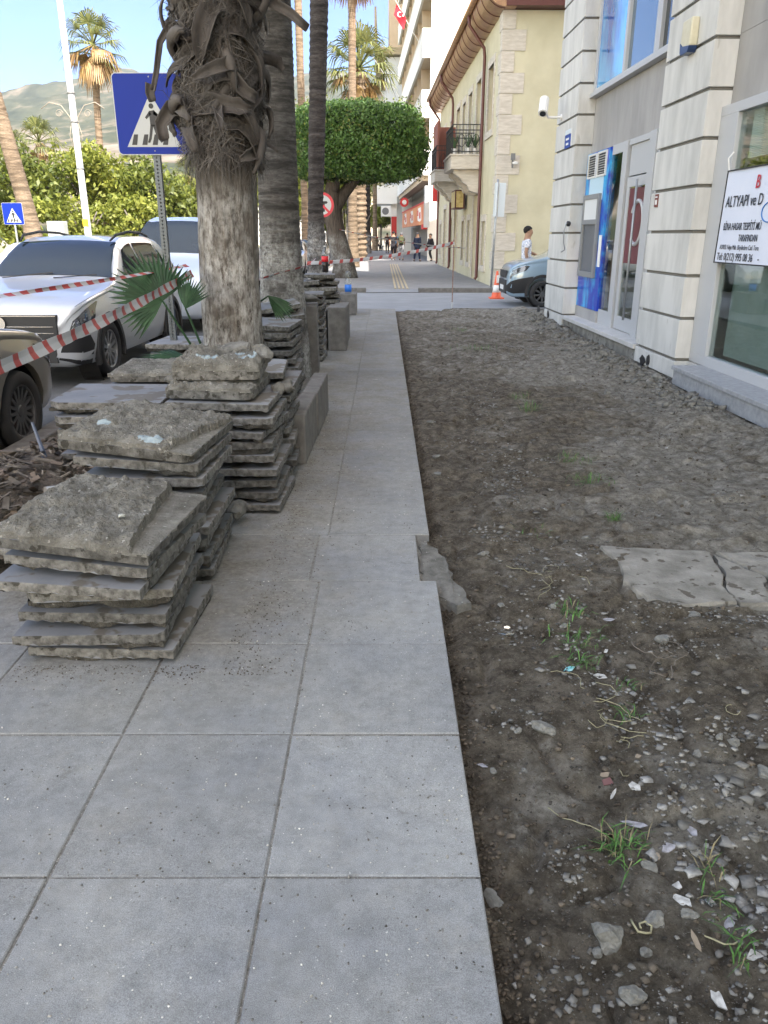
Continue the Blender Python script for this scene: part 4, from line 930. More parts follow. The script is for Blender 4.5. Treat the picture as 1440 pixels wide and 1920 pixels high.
# distant buildings closing the street and across the road
for i, (x0, x1, y, h, lb, cc) in enumerate(((-9,-1.2,150,9,'low beige building closing the far end of the street',(.60,.50,.38)),(-26,-14,135,8,'pale building behind the trees across the road',(.62,.60,.55)),(-14,-10,170,14,'far white apartment block seen between the palm trunks',(.70,.69,.66)))):
    t = thing('far_building', lb, 'building', ((x0+x1)/2, y, -.5)); W_ = x1-x0
    g = MB(); g.box(-W_/2, W_/2, 0, 12, 0, h); g.build('wall', mat('far_wall', cc, .8, tuple(c_*.85 for c_ in cc), .4), t)
    for a in range(int(W_/2.4)):
        for b_ in range(int(h/3)): g = MB(); g.box(-W_/2+.7+a*2.4, -W_/2+1.9+a*2.4, -.04, 0, 1.1+b_*3, 2.5+b_*3); g.build('window', M['glass_dark'], t)
    g = MB(); g.box(-W_/2-.3, W_/2+.3, -.3, 12.3, h, h+.3); g.build('roof', M['beige'], t)
# flag on a slanting pole
t = thing('flag', 'red flag with white crescent and star on a slanting pole from the white building', 'flag', (2.05, 53.5, 12.5)); t.scale = (.62, .62, .62)
g = MB(); g.tube([(.3,0,-.2),(-1.2,0,2.0),(-2.3,-.2,3.7)], .025, 6); g.build('pole', M['white_paint'], t)
nu, nv = 14, 8; U, V = np.meshgrid(np.linspace(0, 1, nu), np.linspace(0, 1, nv))
FX = -2.1+U*.95-.25*V; FZ = 3.3-U*1.25-V*.95; FY = -.15+.09*np.sin(U*7+V*3)
grid_mesh('cloth', FX, FY, FZ, mat('flag_red', (.60,.005,.02), .7), t)
g = MB(); 
cx_, cz_ = -1.78, 2.35
g.tube([(cx_+.20*math.cos(a), -.27, cz_+.20*math.sin(a)) for a in np.linspace(.9, 5.4, 12)], [.012,.03,.045,.055,.06,.06,.06,.06,.055,.045,.03,.012], 6)
g.lathe([(.09,0),(.09,.01)], 5, M=Matrix.Translation((cx_+.32,-.27,cz_-.08)) @ Matrix.Rotation(R(90), 4, 'X')); g.build('crescent_and_star', M['white_paint'], t)
t = thing('second_flagpole', 'bare slanting flagpole on the white building below the flag', 'flagpole', (2.1, 60, 9.0)); g = MB(); g.tube([(.3,0,-.2),(-3.6,0,5.0)], .03, 6); g.build('pole', M['white_paint'], t); g = MB(); g.lathe([(.0,0),(.07,.05),(0,.12)], 8, M=Matrix.Translation((-3.6,0,5.0))); g.build('finial', M['chrome'], t)
# ================================================================ TREES
def barkmat(name, c1, c2, ring=0, fib=0, wash=None, washtop=2.0):
    """palm bark; ring = horizontal rings per metre, fib = vertical fibres, wash = lime-wash colour painted on the lower trunk"""
    m = bpy.data.materials.new(name); m.use_nodes = True; t = m.node_tree; N = t.nodes; L = t.links
    b = N['Principled BSDF']; b.inputs['Roughness'].default_value = .92; b.inputs['Specular IOR Level'].default_value = .25
    tc = N.new('ShaderNodeTexCoord'); P = tc.outputs['Object']
    def noise(s, st, d=6, r=.65):
        mp = N.new('ShaderNodeMapping'); mp.inputs['Scale'].default_value = st; L.new(P, mp.inputs[0])
        n = N.new('ShaderNodeTexNoise'); n.inputs['Scale'].default_value = s; n.inputs['Detail'].default_value = d; n.inputs['Roughness'].default_value = r; L.new(mp.outputs[0], n.inputs['Vector']); return n.outputs['Fac']
    def ramp(f, stops):
        r = N.new('ShaderNodeValToRGB'); e = r.color_ramp.elements
        e[0].position, e[0].color = stops[0][0], (*stops[0][1], 1); e[1].position, e[1].color = stops[-1][0], (*stops[-1][1], 1)
        L.new(f, r.inputs[0]); return r.outputs[0]
    def mix(f, a, c):
        x = N.new('ShaderNodeMix'); x.data_type = 'RGBA'; L.new(f, x.inputs[0])
        for k, s in ((6, a), (7, c)):
            if isinstance(s, tuple): x.inputs[k].default_value = (*s, 1)
            else: L.new(s, x.inputs[k])
        return x.outputs[2]
    nf = noise(22, (1,1,.12)) if fib else noise(14, (1,1,3.2))
    c = ramp(nf, [(.34, c1), (.66, c2)])
    h = nf
    if ring:
        rn = noise(ring, (.12,.12,1), 5, .7); c = mix(ramp(rn, [(.42, (.0,0,0)), (.6, (.8,.8,.8))]), c, tuple(q*.45 for q in c1)); 
        ma = N.new('ShaderNodeMath'); ma.operation = 'SUBTRACT'; L.new(nf, ma.inputs[0]); L.new(rn, ma.inputs[1]); h = ma.outputs[0]
    if wash:
        sx = N.new('ShaderNodeSeparateXYZ'); L.new(P, sx.inputs[0])
        wz = N.new('ShaderNodeMapRange'); wz.inputs[1].default_value = washtop+.25; wz.inputs[2].default_value = washtop-.15; L.new(sx.outputs[2], wz.inputs[0])
        wn = ramp(noise(26, (1,1,.45) if fib else (1,1,.8), 7, .75), [(.36, (0,0,0)), (.56, (1,1,1))])
        wb_ = ramp(noise(3.4, (1,1,.8), 5), [(.40, (.12,.12,.12)), (.62, (1,1,1))])
        q1 = N.new('ShaderNodeMath'); q1.operation = 'MULTIPLY'; L.new(wn, q1.inputs[0]); L.new(wz.outputs[0], q1.inputs[1])
        q2 = N.new('ShaderNodeMath'); q2.operation = 'MULTIPLY'; L.new(q1.outputs[0], q2.inputs[0]); L.new(wb_, q2.inputs[1])
        c = mix(q2.outputs[0], c, wash)
    L.new(c, b.inputs['Base Color'])
    bp = N.new('ShaderNodeBump'); bp.inputs['Strength'].default_value = 1; bp.inputs['Distance'].default_value = .02
    L.new(h, bp.inputs['Height']); L.new(bp.outputs[0], b.inputs['Normal']); return m
def trunk(name, pts, m, parent, n=40, step=.03, amp=.012, ring=0, fib=0, seed=0):
    """pts: (x,y,z,r) control points in local space"""
    P = np.array(pts, float); zs = P[:, 2]; Z = np.arange(zs[0], zs[-1]+step, step)
    th_ = np.linspace(0, 2*np.pi, n+1); T, ZZ = np.meshgrid(th_, Z)
    cx = np.interp(ZZ, zs, P[:, 0]); cy = np.interp(ZZ, zs, P[:, 1]); r = np.interp(ZZ, zs, P[:, 3])
    cc, ss = np.cos(T), np.sin(T)
    r = r+amp*2*fbm(cc*2.2+seed, ZZ*1.5+ss*2.2, 4, seed)+amp*.8*fbm(cc*9+ss*7, ZZ*5, 2, seed+4)
    if ring: r = r+amp*.9*np.sin(ZZ*ring*6.28+3*fbm(cc+ss, ZZ*1.2, 3, seed+2))*(.5+vn(ZZ*3, cc, 3))
    if fib: r = r+amp*1.8*fbm(T*14, ZZ*2.2+seed, 3, seed+7)*np.where(T > 6.0, (2*np.pi-T)/.283, 1)
    return grid_mesh(name, cx+r*cc, cy+r*ss, ZZ, m, parent)
# ---- palm one: shaggy trunk
M['bark1'] = barkmat('palm_bark_fibrous', (.030,.024,.019), (.125,.107,.088), fib=1, wash=(.42,.41,.385), washtop=1.75)
M['bark2'] = barkmat('palm_bark_ringed', (.085,.077,.070), (.185,.172,.16), ring=16, wash=(.46,.46,.445), washtop=1.55)
M['bark3'] = barkmat('palm_bark_dark', (.038,.033,.032), (.092,.082,.079), ring=9, wash=(.42,.42,.41), washtop=1.6)
M['bark4'] = barkmat('palm_bark_tan', (.17,.125,.085), (.28,.215,.155), ring=12)
M['boot'] = mat('dry_leaf_base', (.020,.016,.014), .75, (.095,.083,.073), 6, (.3,.7), bump=.7, bs=24, bd=.006, stretch=(1,1,.4), island=.35)
M['fibre'] = mat('dry_fibre', (.035,.029,.025), .8, (.13,.118,.105), 3, island=.5)
p1 = thing('shaggy_palm', 'nearest palm with whitewashed fibrous trunk and a collar of dry curled leaf bases', 'palm tree', (-1.22, 6.35, 0))
p1.scale = (.92, .92, 1)
trunk('trunk', [(-.0,0,0,.29),(0,0,.5,.265),(0,0,.8,.255),(0,0,1.2,.245),(.02,0,1.7,.243),(.03,0,2.12,.245),(.03,0,2.22,.285),(.02,0,2.6,.30),(.02,0,3.2,.29),(.0,0,6.5,.24)], M['bark1'], p1, 72, .02, .011, fib=1, seed=3)
rs = random.Random(42)
fib_q = []
def ribbon(mb, P, W, N_, curl, cols=5):
    k = len(mb.v); n = len(P)
    for i in range(n):
        d = (P[min(i+1, n-1)]-P[max(i-1, 0)]).normalized(); s = d.cross(N_[i]).normalized(); nn = s.cross(d)
        for j in range(cols+1):
            u = j/cols*2-1; mb.v.append(tuple(P[i]+s*W[i]*u*(1-.25*abs(curl)*abs(u))+nn*curl*W[i]*(u*u-.4)))
    for i in range(n-1):
        for j in range(cols):
            a = k+i*(cols+1)+j; mb.f.append((a, a+1, a+cols+2, a+cols+1)); mb.m.append(0)
nb = 0
for k in range(96):
    z0 = 2.12+1.35*((k+.5)/96)+rs.uniform(-.05, .05); a = k*2.39996+rs.uniform(-.3, .3)
    o_ = Vector((math.cos(a), math.sin(a), 0)); tg = Vector((-math.sin(a), math.cos(a), 0)); up = Vector((0,0,1))
    r0 = .27; p = Vector((.02,0,z0))+o_*r0; L_ = rs.uniform(.26, .52); side = rs.uniform(-.8, .8)
    kind = rs.random(); drop = rs.uniform(.5, 2.6) if kind < .6 else rs.uniform(-.2, .6)
    d = (o_*rs.uniform(.15, .5)+tg*side*.9+up*rs.uniform(-.1, 1.0)).normalized()
    P = []; W = []; NN = []; n = 11; w0 = rs.uniform(.040, .095)
    for i in range(n):
        t = i/(n-1); P.append(p.copy()); W.append(w0*(1.15-.5*t)*(1 if t < .9 else .6)*(1+.15*rs.uniform(-1, 1)))
        rad = Vector((p.x-.02, p.y, 0)); rl = rad.length
        NN.append((rad/max(rl, .01)*1.0+up*.25+tg*.3*side).normalized())
        d = (d+Vector((0,0,-1))*drop*.16+tg*side*.14-o_*(.22 if rl > .31 else 0)).normalized(); p = p+d*L_/(n-1)
        rad = Vector((p.x-.02, p.y, 0))
        if rad.length < .295: p = p+rad.normalized()*(.295-rad.length)
    g = MB(); ribbon(g, P, W, NN, rs.uniform(.35, 1.0)*(1 if rs.random() < .8 else -1))
    o = g.build('leaf_base', M['boot'], p1, smooth=True); md = o.modifiers.new('thick', 'SOLIDIFY'); md.thickness = .006; nb += 1
    # torn fibres at the end and the side
    for q in range(rs.randrange(10, 26)):
        i = rs.randrange(2, n); b0 = P[i]+Vector((rs.uniform(-.03, .03), rs.uniform(-.03, .03), 0)); dd = (d+Vector((rs.gauss(0, .5), rs.gauss(0, .5), rs.gauss(0, .5)))).normalized(); l = rs.uniform(.05, .20)
        s = dd.cross(Vector((rs.gauss(0,1), rs.gauss(0,1), rs.gauss(0,1)))).normalized()*rs.uniform(.0008, .0022)
        c1_ = b0+dd*l*.5; c2_ = b0+dd*l+Vector((0,0,-l*.35))
        fib_q.append([b0-s, b0+s, c1_+s*.8, c1_-s*.8]); fib_q.append([c1_-s*.8, c1_+s*.8, c2_+s*.2, c2_-s*.2])
# woven fibre mat round the trunk: long thin strands
for q in range(5200):
    a = rs.uniform(0, 6.283); z = rs.uniform(2.06, 3.5); rr_ = rs.uniform(.285, .35); l = rs.uniform(.06, .26); ta = rs.uniform(-1.3, 1.3); 
    def pt(t): 
        aa = a+math.sin(ta)*l*t/.26; return Vector((.02+math.cos(aa)*(rr_+.03*math.sin(t*3.1)), math.sin(aa)*(rr_+.03*math.sin(t*3.1)), z-math.cos(ta)*l*t))
    w_ = rs.uniform(.0008, .0026); up = Vector((math.cos(ta)*-math.sin(a), math.cos(ta)*math.cos(a), -math.sin(ta)*-1))*w_
    A, B, D = pt(0), pt(.5), pt(1); fib_q.append([A-up, A+up, B+up, B-up]); fib_q.append([B-up, B+up, D+up*.3, D-up*.3])
# shredded fibrous fringe hanging at the lower rim
for q in range(420):
    a = rs.uniform(0, 6.283); z = 2.12+rs.uniform(-.04, .06); l = rs.uniform(.05, .26); A = Vector((.02+math.cos(a)*.285, math.sin(a)*.285, z)); D = A+Vector((math.cos(a)*rs.uniform(0, .08), math.sin(a)*rs.uniform(0, .08), -l))
    w_ = Vector((-math.sin(a), math.cos(a), 0))*rs.uniform(.001, .004); fib_q.append([A-w_, A+w_, D+w_*.3, D-w_*.3])
o = quads('fibres', fib_q, M['fibre'], p1); o['kind'] = 'stuff'
# long stray leaf stalks that stick out to the sides
def stalk(P, w0, m=M['boot']):
    g = MB(); P = [Vector(p) for p in P]; D = []
    for i in range(len(P)-1):
        for t in (0, .5): D.append(P[i].lerp(P[i+1], t))
    D.append(P[-1]); ribbon(g, D, [w0*(1-.5*i/len(D)) for i in range(len(D))], [Vector((.1,-1,.1))]*len(D), .8); o = g.build('leaf_base', m, p1, smooth=True); md = o.modifiers.new('thick', 'SOLIDIFY'); md.thickness = .008
stalk([(-.18,-.12,2.92),(-.30,-.16,2.93),(-.38,-.18,2.82),(-.42,-.2,2.64),(-.46,-.2,2.52)], .030); stalk([(-.47,-.2,2.56),(-.485,-.2,2.50),(-.47,-.2,2.45)], .045)
stalk([(-.2,-.14,2.42),(-.34,-.18,2.40),(-.42,-.2,2.30),(-.40,-.22,2.20)], .075)
stalk([(.05,-.26,2.98),(.12,-.30,2.80),(.17,-.30,2.62),(.14,-.29,2.45)], .065); stalk([(.02,-.27,2.74),(.14,-.30,2.62),(.26,-.28,2.50),(.34,-.24,2.46)], .07)
stalk([(.2,-.1,3.12),(.42,-.1,3.10),(.60,-.1,3.02),(.74,-.1,2.92)], .05); stalk([(-.1,-.22,3.1),(-.28,-.2,3.3),(-.4,-.2,3.5)], .06)
stalk([(.22,-.1,2.2),(.36,-.1,2.20),(.48,-.1,2.13)], .006); stalk([(.24,-.1,2.5),(.26,-.1,2.36),(.30,-.12,2.28)], .007)
# ---- palms two and three, thin sunlit one, others
def palm(name, label, x, y, pts, m, n=48, step=.03, amp=.012, ring=0, seed=0):
    t = thing(name, label, 'palm tree', (x, y, 0)); trunk('trunk', pts, m, t, n, step, amp, ring, 0, seed); return t
pk2 = palm('thick_palm', 'second palm, thick grey ringed trunk with lime wash on its lower half', -1.145, 9.0, [(0,0,0,.30),(.0,0,.7,.262),(0,0,1.1,.238),(0,0,1.6,.222),(.0,0,2.3,.212),(.02,0,3.2,.195),(.03,0,4.2,.175),(.06,0,12,.15)], M['bark2'], 56, .02, .0035, 17, 5)
pk3 = palm('dark_palm', 'third palm, slim dark trunk whitewashed at the bottom behind the cola bottle', -1.41, 17.0, [(0,0,0,.26),(0,0,.8,.215),(0,0,1.4,.185),(0,0,2.1,.155),(.05,0,3.0,.165),(.18,0,5.7,.175),(.26,0,13,.16)], M['bark3'], 40, .03, .007, 8, 8)
def fronds(parent, cz, n, L_, seed, green, dead, nd, up=.9, cx=0, cy=0, nbl=17, deadlen=.8):
    r_ = random.Random(seed); QG = []; QD = []; st_g = MB()
    for k in range(n+nd):
        isd = k >= n; a = r_.uniform(0, 6.283) if isd else k*2.39996+r_.uniform(-.2, .2)
        el = r_.uniform(-1.35, -.25) if isd else 1.45-2.0*(k/n)**.9+r_.uniform(-.12, .12)
        d = Vector((math.cos(a)*math.cos(el), math.sin(a)*math.cos(el), math.sin(el)))
        base = Vector((cx, cy, cz)); l1 = L_*(.52 if not isd else .35); hub = base+d*l1+Vector((0,0,-.06*L_ if el < .6 else 0))
        st_g.bar(base, hub, .035*L_, .02*L_, 1 if isd else 0)
        side = d.cross(Vector((0,0,1))); side = side.normalized() if side.length > .05 else Vector((1,0,0)); nn = side.cross(d)
        for j in range(nbl):
            t = (j/(nbl-1)*2-1)*(1.75 if not isd else .8); dr = (d*math.cos(t)+side*math.sin(t)+nn*(-.12*abs(t))).normalized()
            bl = L_*(.52 if not isd else deadlen*.5)*(1-.12*abs(t))*r_.uniform(.88, 1.1); m1 = hub+dr*bl*.6; tip = hub+dr*bl*(.92)+Vector((0,0,-bl*(.30*r_.uniform(.4,1.5) if not isd else .45)))
            wd = (nn.cross(dr)).normalized()*bl*.042; Q = QD if isd else QG
            Q.append([hub-wd*.3, hub+wd*.3, m1+wd, m1-wd]); Q.append([m1-wd, m1+wd, tip+wd*.15, tip-wd*.15])
    if QG: quads('fronds', QG, green, parent)
    if QD: quads('dead_fronds', QD, dead, parent)
    st_g.build('stalks', [green, dead], parent)
M['frond'] = leafmat('fan_frond', (.07,.095,.03), (.22,.23,.075), .3); M['frond_dk'] = leafmat('fan_frond_dark', (.05,.09,.03), (.13,.18,.06), .3)
M['deadfrond'] = leafmat('dead_frond', (.22,.13,.06), (.42,.28,.11), .3)
t = palm('slim_palm', 'thin sunlit tan palm trunk rising behind the boxy tree', -1.60, 42, [(0,0,0,.34),(0,0,1,.27),(0,0,3,.22),(.05,0,7,.19),(.12,0,14,.17)], M['bark4'], 24, .05, .006, 5, 9)
fronds(t, 14.3, 22, 2.4, 3, M['frond_dk'], M['deadfrond'], 16, cx=.12, deadlen=1.1)
t = palm('fan_palm', 'fan palm with green crown and shaggy brown skirt above the boxy tree', -1.5, 52, [(0,0,0,.4),(0,0,6,.38),(0,0,7.4,.45),(0,0,9.6,.55),(0,0,10.6,.35)], M['bark4'], 28, .06, .05, 3, 10)
fronds(t, 10.9, 28, 2.8, 5, M['frond'], M['deadfrond'], 12)
t = palm('tall_fan_palm', 'tall fan palm with orange dead fronds against the sky at the left', -15.2, 45, [(-.0,0,0,.26),(.0,0,3,.20),(.15,0,7,.17),(.35,0,10.4,.18)], M['bark4'], 20, .06, .009, 5, 11)
fronds(t, 10.7, 20, 1.9, 8, M['frond'], M['deadfrond'], 13, cx=.36, deadlen=1.3)
pkl = palm('leaning_palm', 'brown leaning palm trunk at the left edge of the photo', -11.85, 28, [(0,0,0,.34),(-.25,0,2.4,.27),(-.75,0,5.7,.24),(-1.3,0,9,.2),(-1.9,0,12,.19)], M['bark4'], 24, .06, .009, 5, 12)
for i, (x, y, h, L_, lb) in enumerate(((-27.5,62,7.4,1.9,'small fan palm behind the hedge trees, nearest the left edge'),(-25.2,62,7.9,2.0,'small fan palm behind the hedge trees, left of the white lamp post'),(-17.3,58,6.0,1.5,'low fan palm half hidden by the hedge trees left of the tall fan palm'),(-12.8,55,5.2,1.4,'low fan palm peeping over the hedge trees right of the tall fan palm'))):
    t = palm('small_fan_palm', lb, x, y, [(0,0,0,.3),(0,0,h,.25)], M['bark4'], 16, .1, .02, 3, 20+i); fronds(t, h+.1, 22, L_, 30+i, M['frond'], M['deadfrond'], 4)
for i, (x, y, h, r_, dk, lb) in enumerate(((-2.45,60,7.0,.26,1,'dark palm trunk in shade far down the pavement, left one'),(-1.85,66,7.4,.25,1,'dark palm trunk in shade far down the pavement, middle one'),(-1.5,74,7.8,.26,1,'dark palm trunk in shade far down the pavement, right one'),(-.95,86,8,.22,0,'thin sunlit palm trunk by the small round tree'),(-4.6,48,17,.2,0,'sunlit palm trunk across the road seen between the second and third palms'))):
    t = palm('street_palm', lb, x, y, [(0,0,0,r_*1.5),(0,0,1.6,r_*1.2),(0,0,3,r_),(0,0,h,r_)], M['bark3'] if dk else M['bark4'], 18, .08, .01, 4, 50+i); fronds(t, h, 16, 1.7, 60+i, M['frond_dk'], M['deadfrond'], 3)

fronds(p1, 6.6, 26, 2.3, 91, M['frond_dk'], M['deadfrond'], 8)
for q9, z9, x9 in ((pk2, 12.0, .06), (pk3, 13.0, .26), (pkl, 12.0, -1.9)): fronds(q9, z9, 24, 2.1, int(z9*7), M['frond_dk'], M['deadfrond'], 6, cx=x9)
# ---- leafy trees
def leaves(name, pts, nrm, size, m, parent, seed=0):
    g = np.random.default_rng(seed); n = len(pts)
    a = g.normal(size=(n, 3))+nrm*1.2; a /= np.linalg.norm(a, axis=1)[:, None]
    r_ = g.normal(size=(n, 3)); u = np.cross(a, r_); u /= np.linalg.norm(u, axis=1)[:, None]; v = np.cross(a, u)
    s = size*g.uniform(.6, 1.35, (n, 1)); p = pts
    Q = np.stack([p-u*s*.9, p-v*s*.42-u*s*.1+a*s*.12, p+u*s*.9, p+v*s*.42-u*s*.1+a*s*.12], 1)
    return quads(name, Q, m, parent)
def crown_pts(n, cx, cy, cz, rx, ry, rz, seed, boxy=0, shell=.30, lump=.22, cut=None):
    g = np.random.default_rng(seed); d = g.normal(size=(n, 3)); d /= np.linalg.norm(d, axis=1)[:, None]
    if boxy:
        q = boxy; k = (np.abs(d)**q).sum(1)**(-1/q); r = k
    else: r = np.ones(n)
    lumps = fbm(d[:, 0]*3+d[:, 2]*2.1+seed, d[:, 1]*3+d[:, 2]*1.7, 4, seed)*2
    r = r*(1+lump*lumps)*(1-shell*g.random(n)**1.6)
    p = d*r[:, None]*np.array([rx, ry, rz])+np.array([cx, cy, cz]); return p, d
M['leaf_box'] = leafmat('ficus_leaf', (.034,.082,.014), (.11,.21,.042), .22)
M['leaf_sun'] = leafmat('olive_yellow_leaf', (.11,.145,.02), (.30,.32,.055), .4)
M['leaf_mid'] = leafmat('mid_green_leaf', (.06,.09,.016), (.20,.23,.04), .4)
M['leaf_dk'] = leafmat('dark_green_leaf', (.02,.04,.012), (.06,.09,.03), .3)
M['limb'] = mat('grey_brown_bark', (.10,.085,.07), .9, (.19,.17,.15), 5, bump=.5, bs=20, bd=.01)
fb = thing('boxy_ficus', 'ficus clipped into a box shaped crown on a forked trunk', 'tree', (-1.55, 31.5, 0))
g = MB(); g.tube([(.0,0,-.1),(-.02,0,.5),(-.25,0,1.4),(-.42,0,2.4),(-.40,0,3.2),(-.2,0,4.4)], [.55,.42,.36,.33,.27,.15], 16)
g.tube([(-.35,0,1.7),(-.75,.1,2.4),(-1.1,.2,3.3),(-1.3,.3,4.2)], [.20,.19,.15,.1], 10); g.tube([(-.42,0,2.3),(.0,.1,3.0),(.6,.2,3.7),(1.1,.2,4.4)], [.24,.22,.18,.1], 10)
g.tube([(-.4,0,2.9),(-.2,-.3,3.6),(.3,-.6,4.4)], [.2,.15,.08], 8); g.tube([(.0,.1,3.1),(.3,0,3.5),(1.6,-.2,4.2)], [.12,.1,.05], 6); g.build('trunk', barkmat('ficus_bark', (.045,.036,.030), (.11,.09,.075), fib=1, wash=(.26,.26,.25), washtop=1.5), fb, smooth=True)
p, d = crown_pts(46000, .55, 0, 4.72, 2.42, 2.2, 1.28, 5, boxy=5, shell=.24, lump=.20); leaves('crown', p, d, .075, M['leaf_box'], fb, 1)
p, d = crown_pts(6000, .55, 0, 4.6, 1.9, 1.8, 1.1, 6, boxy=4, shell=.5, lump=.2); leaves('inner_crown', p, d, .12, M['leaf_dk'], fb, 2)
p, d = crown_pts(2600, .55, 0, 4.76, 2.5, 2.25, 1.34, 15, boxy=5, shell=.06, lump=.30); leaves('stray_shoots', p, d, .06, M['leaf_mid'], fb, 3)
def tree(label, x, y, z0, h, rx, rz, m, n, size, seed, th_=.16):
    t = thing('hedge_tree', label, 'tree', (x, y, z0)); r_ = random.Random(seed); g = MB(); top = h-rz
    g.tube([(0,0,0),(r_.uniform(-.1,.1),0,top*.5),(r_.uniform(-.2,.2),0,top)], [th_, th_*.8, th_*.6], 7)
    for k in range(5):
        a = r_.uniform(0, 6.28); g.tube([(0,0,top*.7),(math.cos(a)*rx*.3,math.sin(a)*rx*.3,top),(math.cos(a)*rx*.6,math.sin(a)*rx*.6,top+rz*.5)], [th_*.5,th_*.35,th_*.15], 5)
    g.build('trunk', M['limb'], t, smooth=True); P = []; D = []
    nc = 16
    for k in range(nc):
        a = r_.uniform(0, 6.28); q = r_.random()**.5; e = r_.uniform(-.75, .8); cx_, cy_, cz_ = math.cos(a)*rx*.68*q, math.sin(a)*rx*.68*q, top+rz*.15+e*rz*.72
        s = r_.uniform(.28, .48)*rx; p, d = crown_pts(n//nc, cx_, cy_, cz_, s, s, s*.8, seed*31+k, shell=.55, lump=.45); P.append(p); D.append(d)
    leaves('crown', np.concatenate(P), np.concatenate(D), size, m, t, seed)
    return t
hz = [(-24.5,42,6.5,2.7,'leaf_mid'),(-20.6,43,6.4,2.8,'leaf_mid'),(-17.4,41,6.2,2.6,'leaf_mid'),(-14.6,42,5.9,2.5,'leaf_sun'),(-12.0,42.5,5.2,2.3,'leaf_mid'),
      (-22.6,36,3.4,1.7,'leaf_sun'),(-19.2,36.5,3.2,1.7,'leaf_sun'),(-16.0,36,3.0,1.5,'leaf_sun'),(-13.4,36.5,3.2,1.6,'leaf_sun'),(-11.0,37,3.3,1.6,'leaf_sun'),(-28,45,6.6,2.8,'leaf_sun'),(-9.8,46,4.6,2.2,'leaf_sun')]
hl = ['tall green tree second from the left edge behind the silver car','tall green tree behind the white lamp post','tall bushy tree left of the crosswalk sign','yellow green tree behind the crosswalk sign post','green tree just left of the shaggy palm trunk','low yellow bush at the far left over the car roof','low yellow bush behind the grey cabinet','low yellow bush under the tall fan palm','low yellow bush left of the crosswalk sign post','low yellow bush right of the crosswalk sign post','yellow green tree at the left edge of the photo','yellow green tree behind the shaggy palm trunk']
for i, ((x, y, h, rx, mm), lb) in enumerate(zip(hz, hl)): tree(lb, x, y, -.05, h, rx, h*.40, M[mm], 5200 if h > 4 else 3600, .16 if h > 4 else .13, 70+i)
far = [(-7.2,66,6.5,2.6,'leaf_sun','yellow green tree seen between the first and second palms'),(-4.6,72,7.0,2.4,'leaf_sun','yellow green tree seen between the second and third palms'),(-3.4,62,4.6,1.6,'leaf_sun','small yellow tree right of the third palm'),(-.35,97,5.2,1.7,'leaf_sun','small round yellow tree at the end of the pavement'),(-2.8,105,9.5,3.2,'leaf_sun','large yellow tree at the far end of the street'),(-10.5,78,7.5,3.2,'leaf_sun','broad yellow tree across the road far away'),(-6.2,90,8.0,3.0,'leaf_mid','green tree across the road far away')]
for i, (x, y, h, rx, mm, lb) in enumerate(far): tree(lb, x, y, -.05, h, rx, h*.36, M[mm], 3600, .2, 170+i)
# bare twiggy branches by the shaded palms
t = thing('bare_shrub', 'bare twiggy branches leaning beside the shaded palm trunks', 'shrub', (-2.3, 50, 0)); g = MB(); r_ = random.Random(3)
for k in range(9): a = r_.uniform(-.3, .9); g.tube([(0,0,0),(a*.8,0,1.1),(a*2.2+r_.uniform(-.2,.2),0,2.2+r_.random())], [.03,.02,.008], 5)
g.build('branches', M['limb'], t)

# ---- young palm leaves at the foot of the shaggy palm
M['palmleaf'] = mat('young_palm_leaf', (.010,.034,.014), .55, (.024,.060,.024), 5, island=.35, spec=.25)
def fan(parent, hub, d, nrm, L_, n, spread, seed, droop=.25, fold=.25):
    r_ = random.Random(seed); d = Vector(d).normalized(); nn = Vector(nrm).normalized(); side = d.cross(nn).normalized(); nn = side.cross(d); Q = []
    for j in range(n):
        t = (j/(n-1)*2-1)*spread; dr = (d*math.cos(t)+side*math.sin(t)).normalized(); l = L_*(1-.18*(abs(t)/spread)**2)*r_.uniform(.9, 1.06); cr = nn.cross(dr).normalized(); w_ = l*.048
        P = [Vector(hub)+dr*l*q+nn*(-droop*l*q*q*(.4+.6*abs(t)/spread)) for q in (0, .35, .7, 1.0)]; W = [w_*.4, w_, w_*.8, w_*.05]
        for s_ in (-1, 1):
            for q in range(3): Q.append([P[q]-nn*W[q]*fold, P[q]+cr*s_*W[q], P[q+1]+cr*s_*W[q+1], P[q+1]-nn*W[q+1]*fold])
    return Q
t = thing('young_palm', 'young green fan palm sprouting between the silver car and the shaggy palm', 'plant', (-1.42, 5.75, .45))
for i, (h, d, nn, L_, n, sp) in enumerate((((-.17,-.05,.66),(-.55,-.1,.5),(.15,-1,.55),.37,30,1.7),((-.02,.0,.60),(.25,0,.9),(-.3,-1,.2),.24,16,.8),((.02,-.1,.22),(-.9,-.2,.15),(0,-.5,1),.38,16,.9))):
    o = quads('leaf', fan(t, h, d, nn, L_, n, sp, i), M['palmleaf'], t)
g = MB()
for a in (((.12,.05,.05),(.02,0,.3),(-.17,-.05,.66)),((.15,.05,.05),(.08,.02,.3),(-.02,0,.60)),((.12,0,0),(.08,-.05,.12),(.02,-.1,.22))): g.tube(a, [.012,.010,.007], 6)
g.build('stem', M['palmleaf'], t)
t = thing('palm_shoot', 'drooping green palm leaf on the right of the shaggy palm trunk', 'plant', (-.98, 6.55, .98)); quads('leaf', fan(t, (.03,0,.10), (.7,-.2,-.55), (.3,-1,.5), .26, 12, .5, 9), M['palmleaf'], t)
g = MB(); g.tube([(-.15,0,-.2),(-.05,0,.05),(.03,0,.10)], [.01,.009,.006], 6); g.build('stem', M['palmleaf'], t)
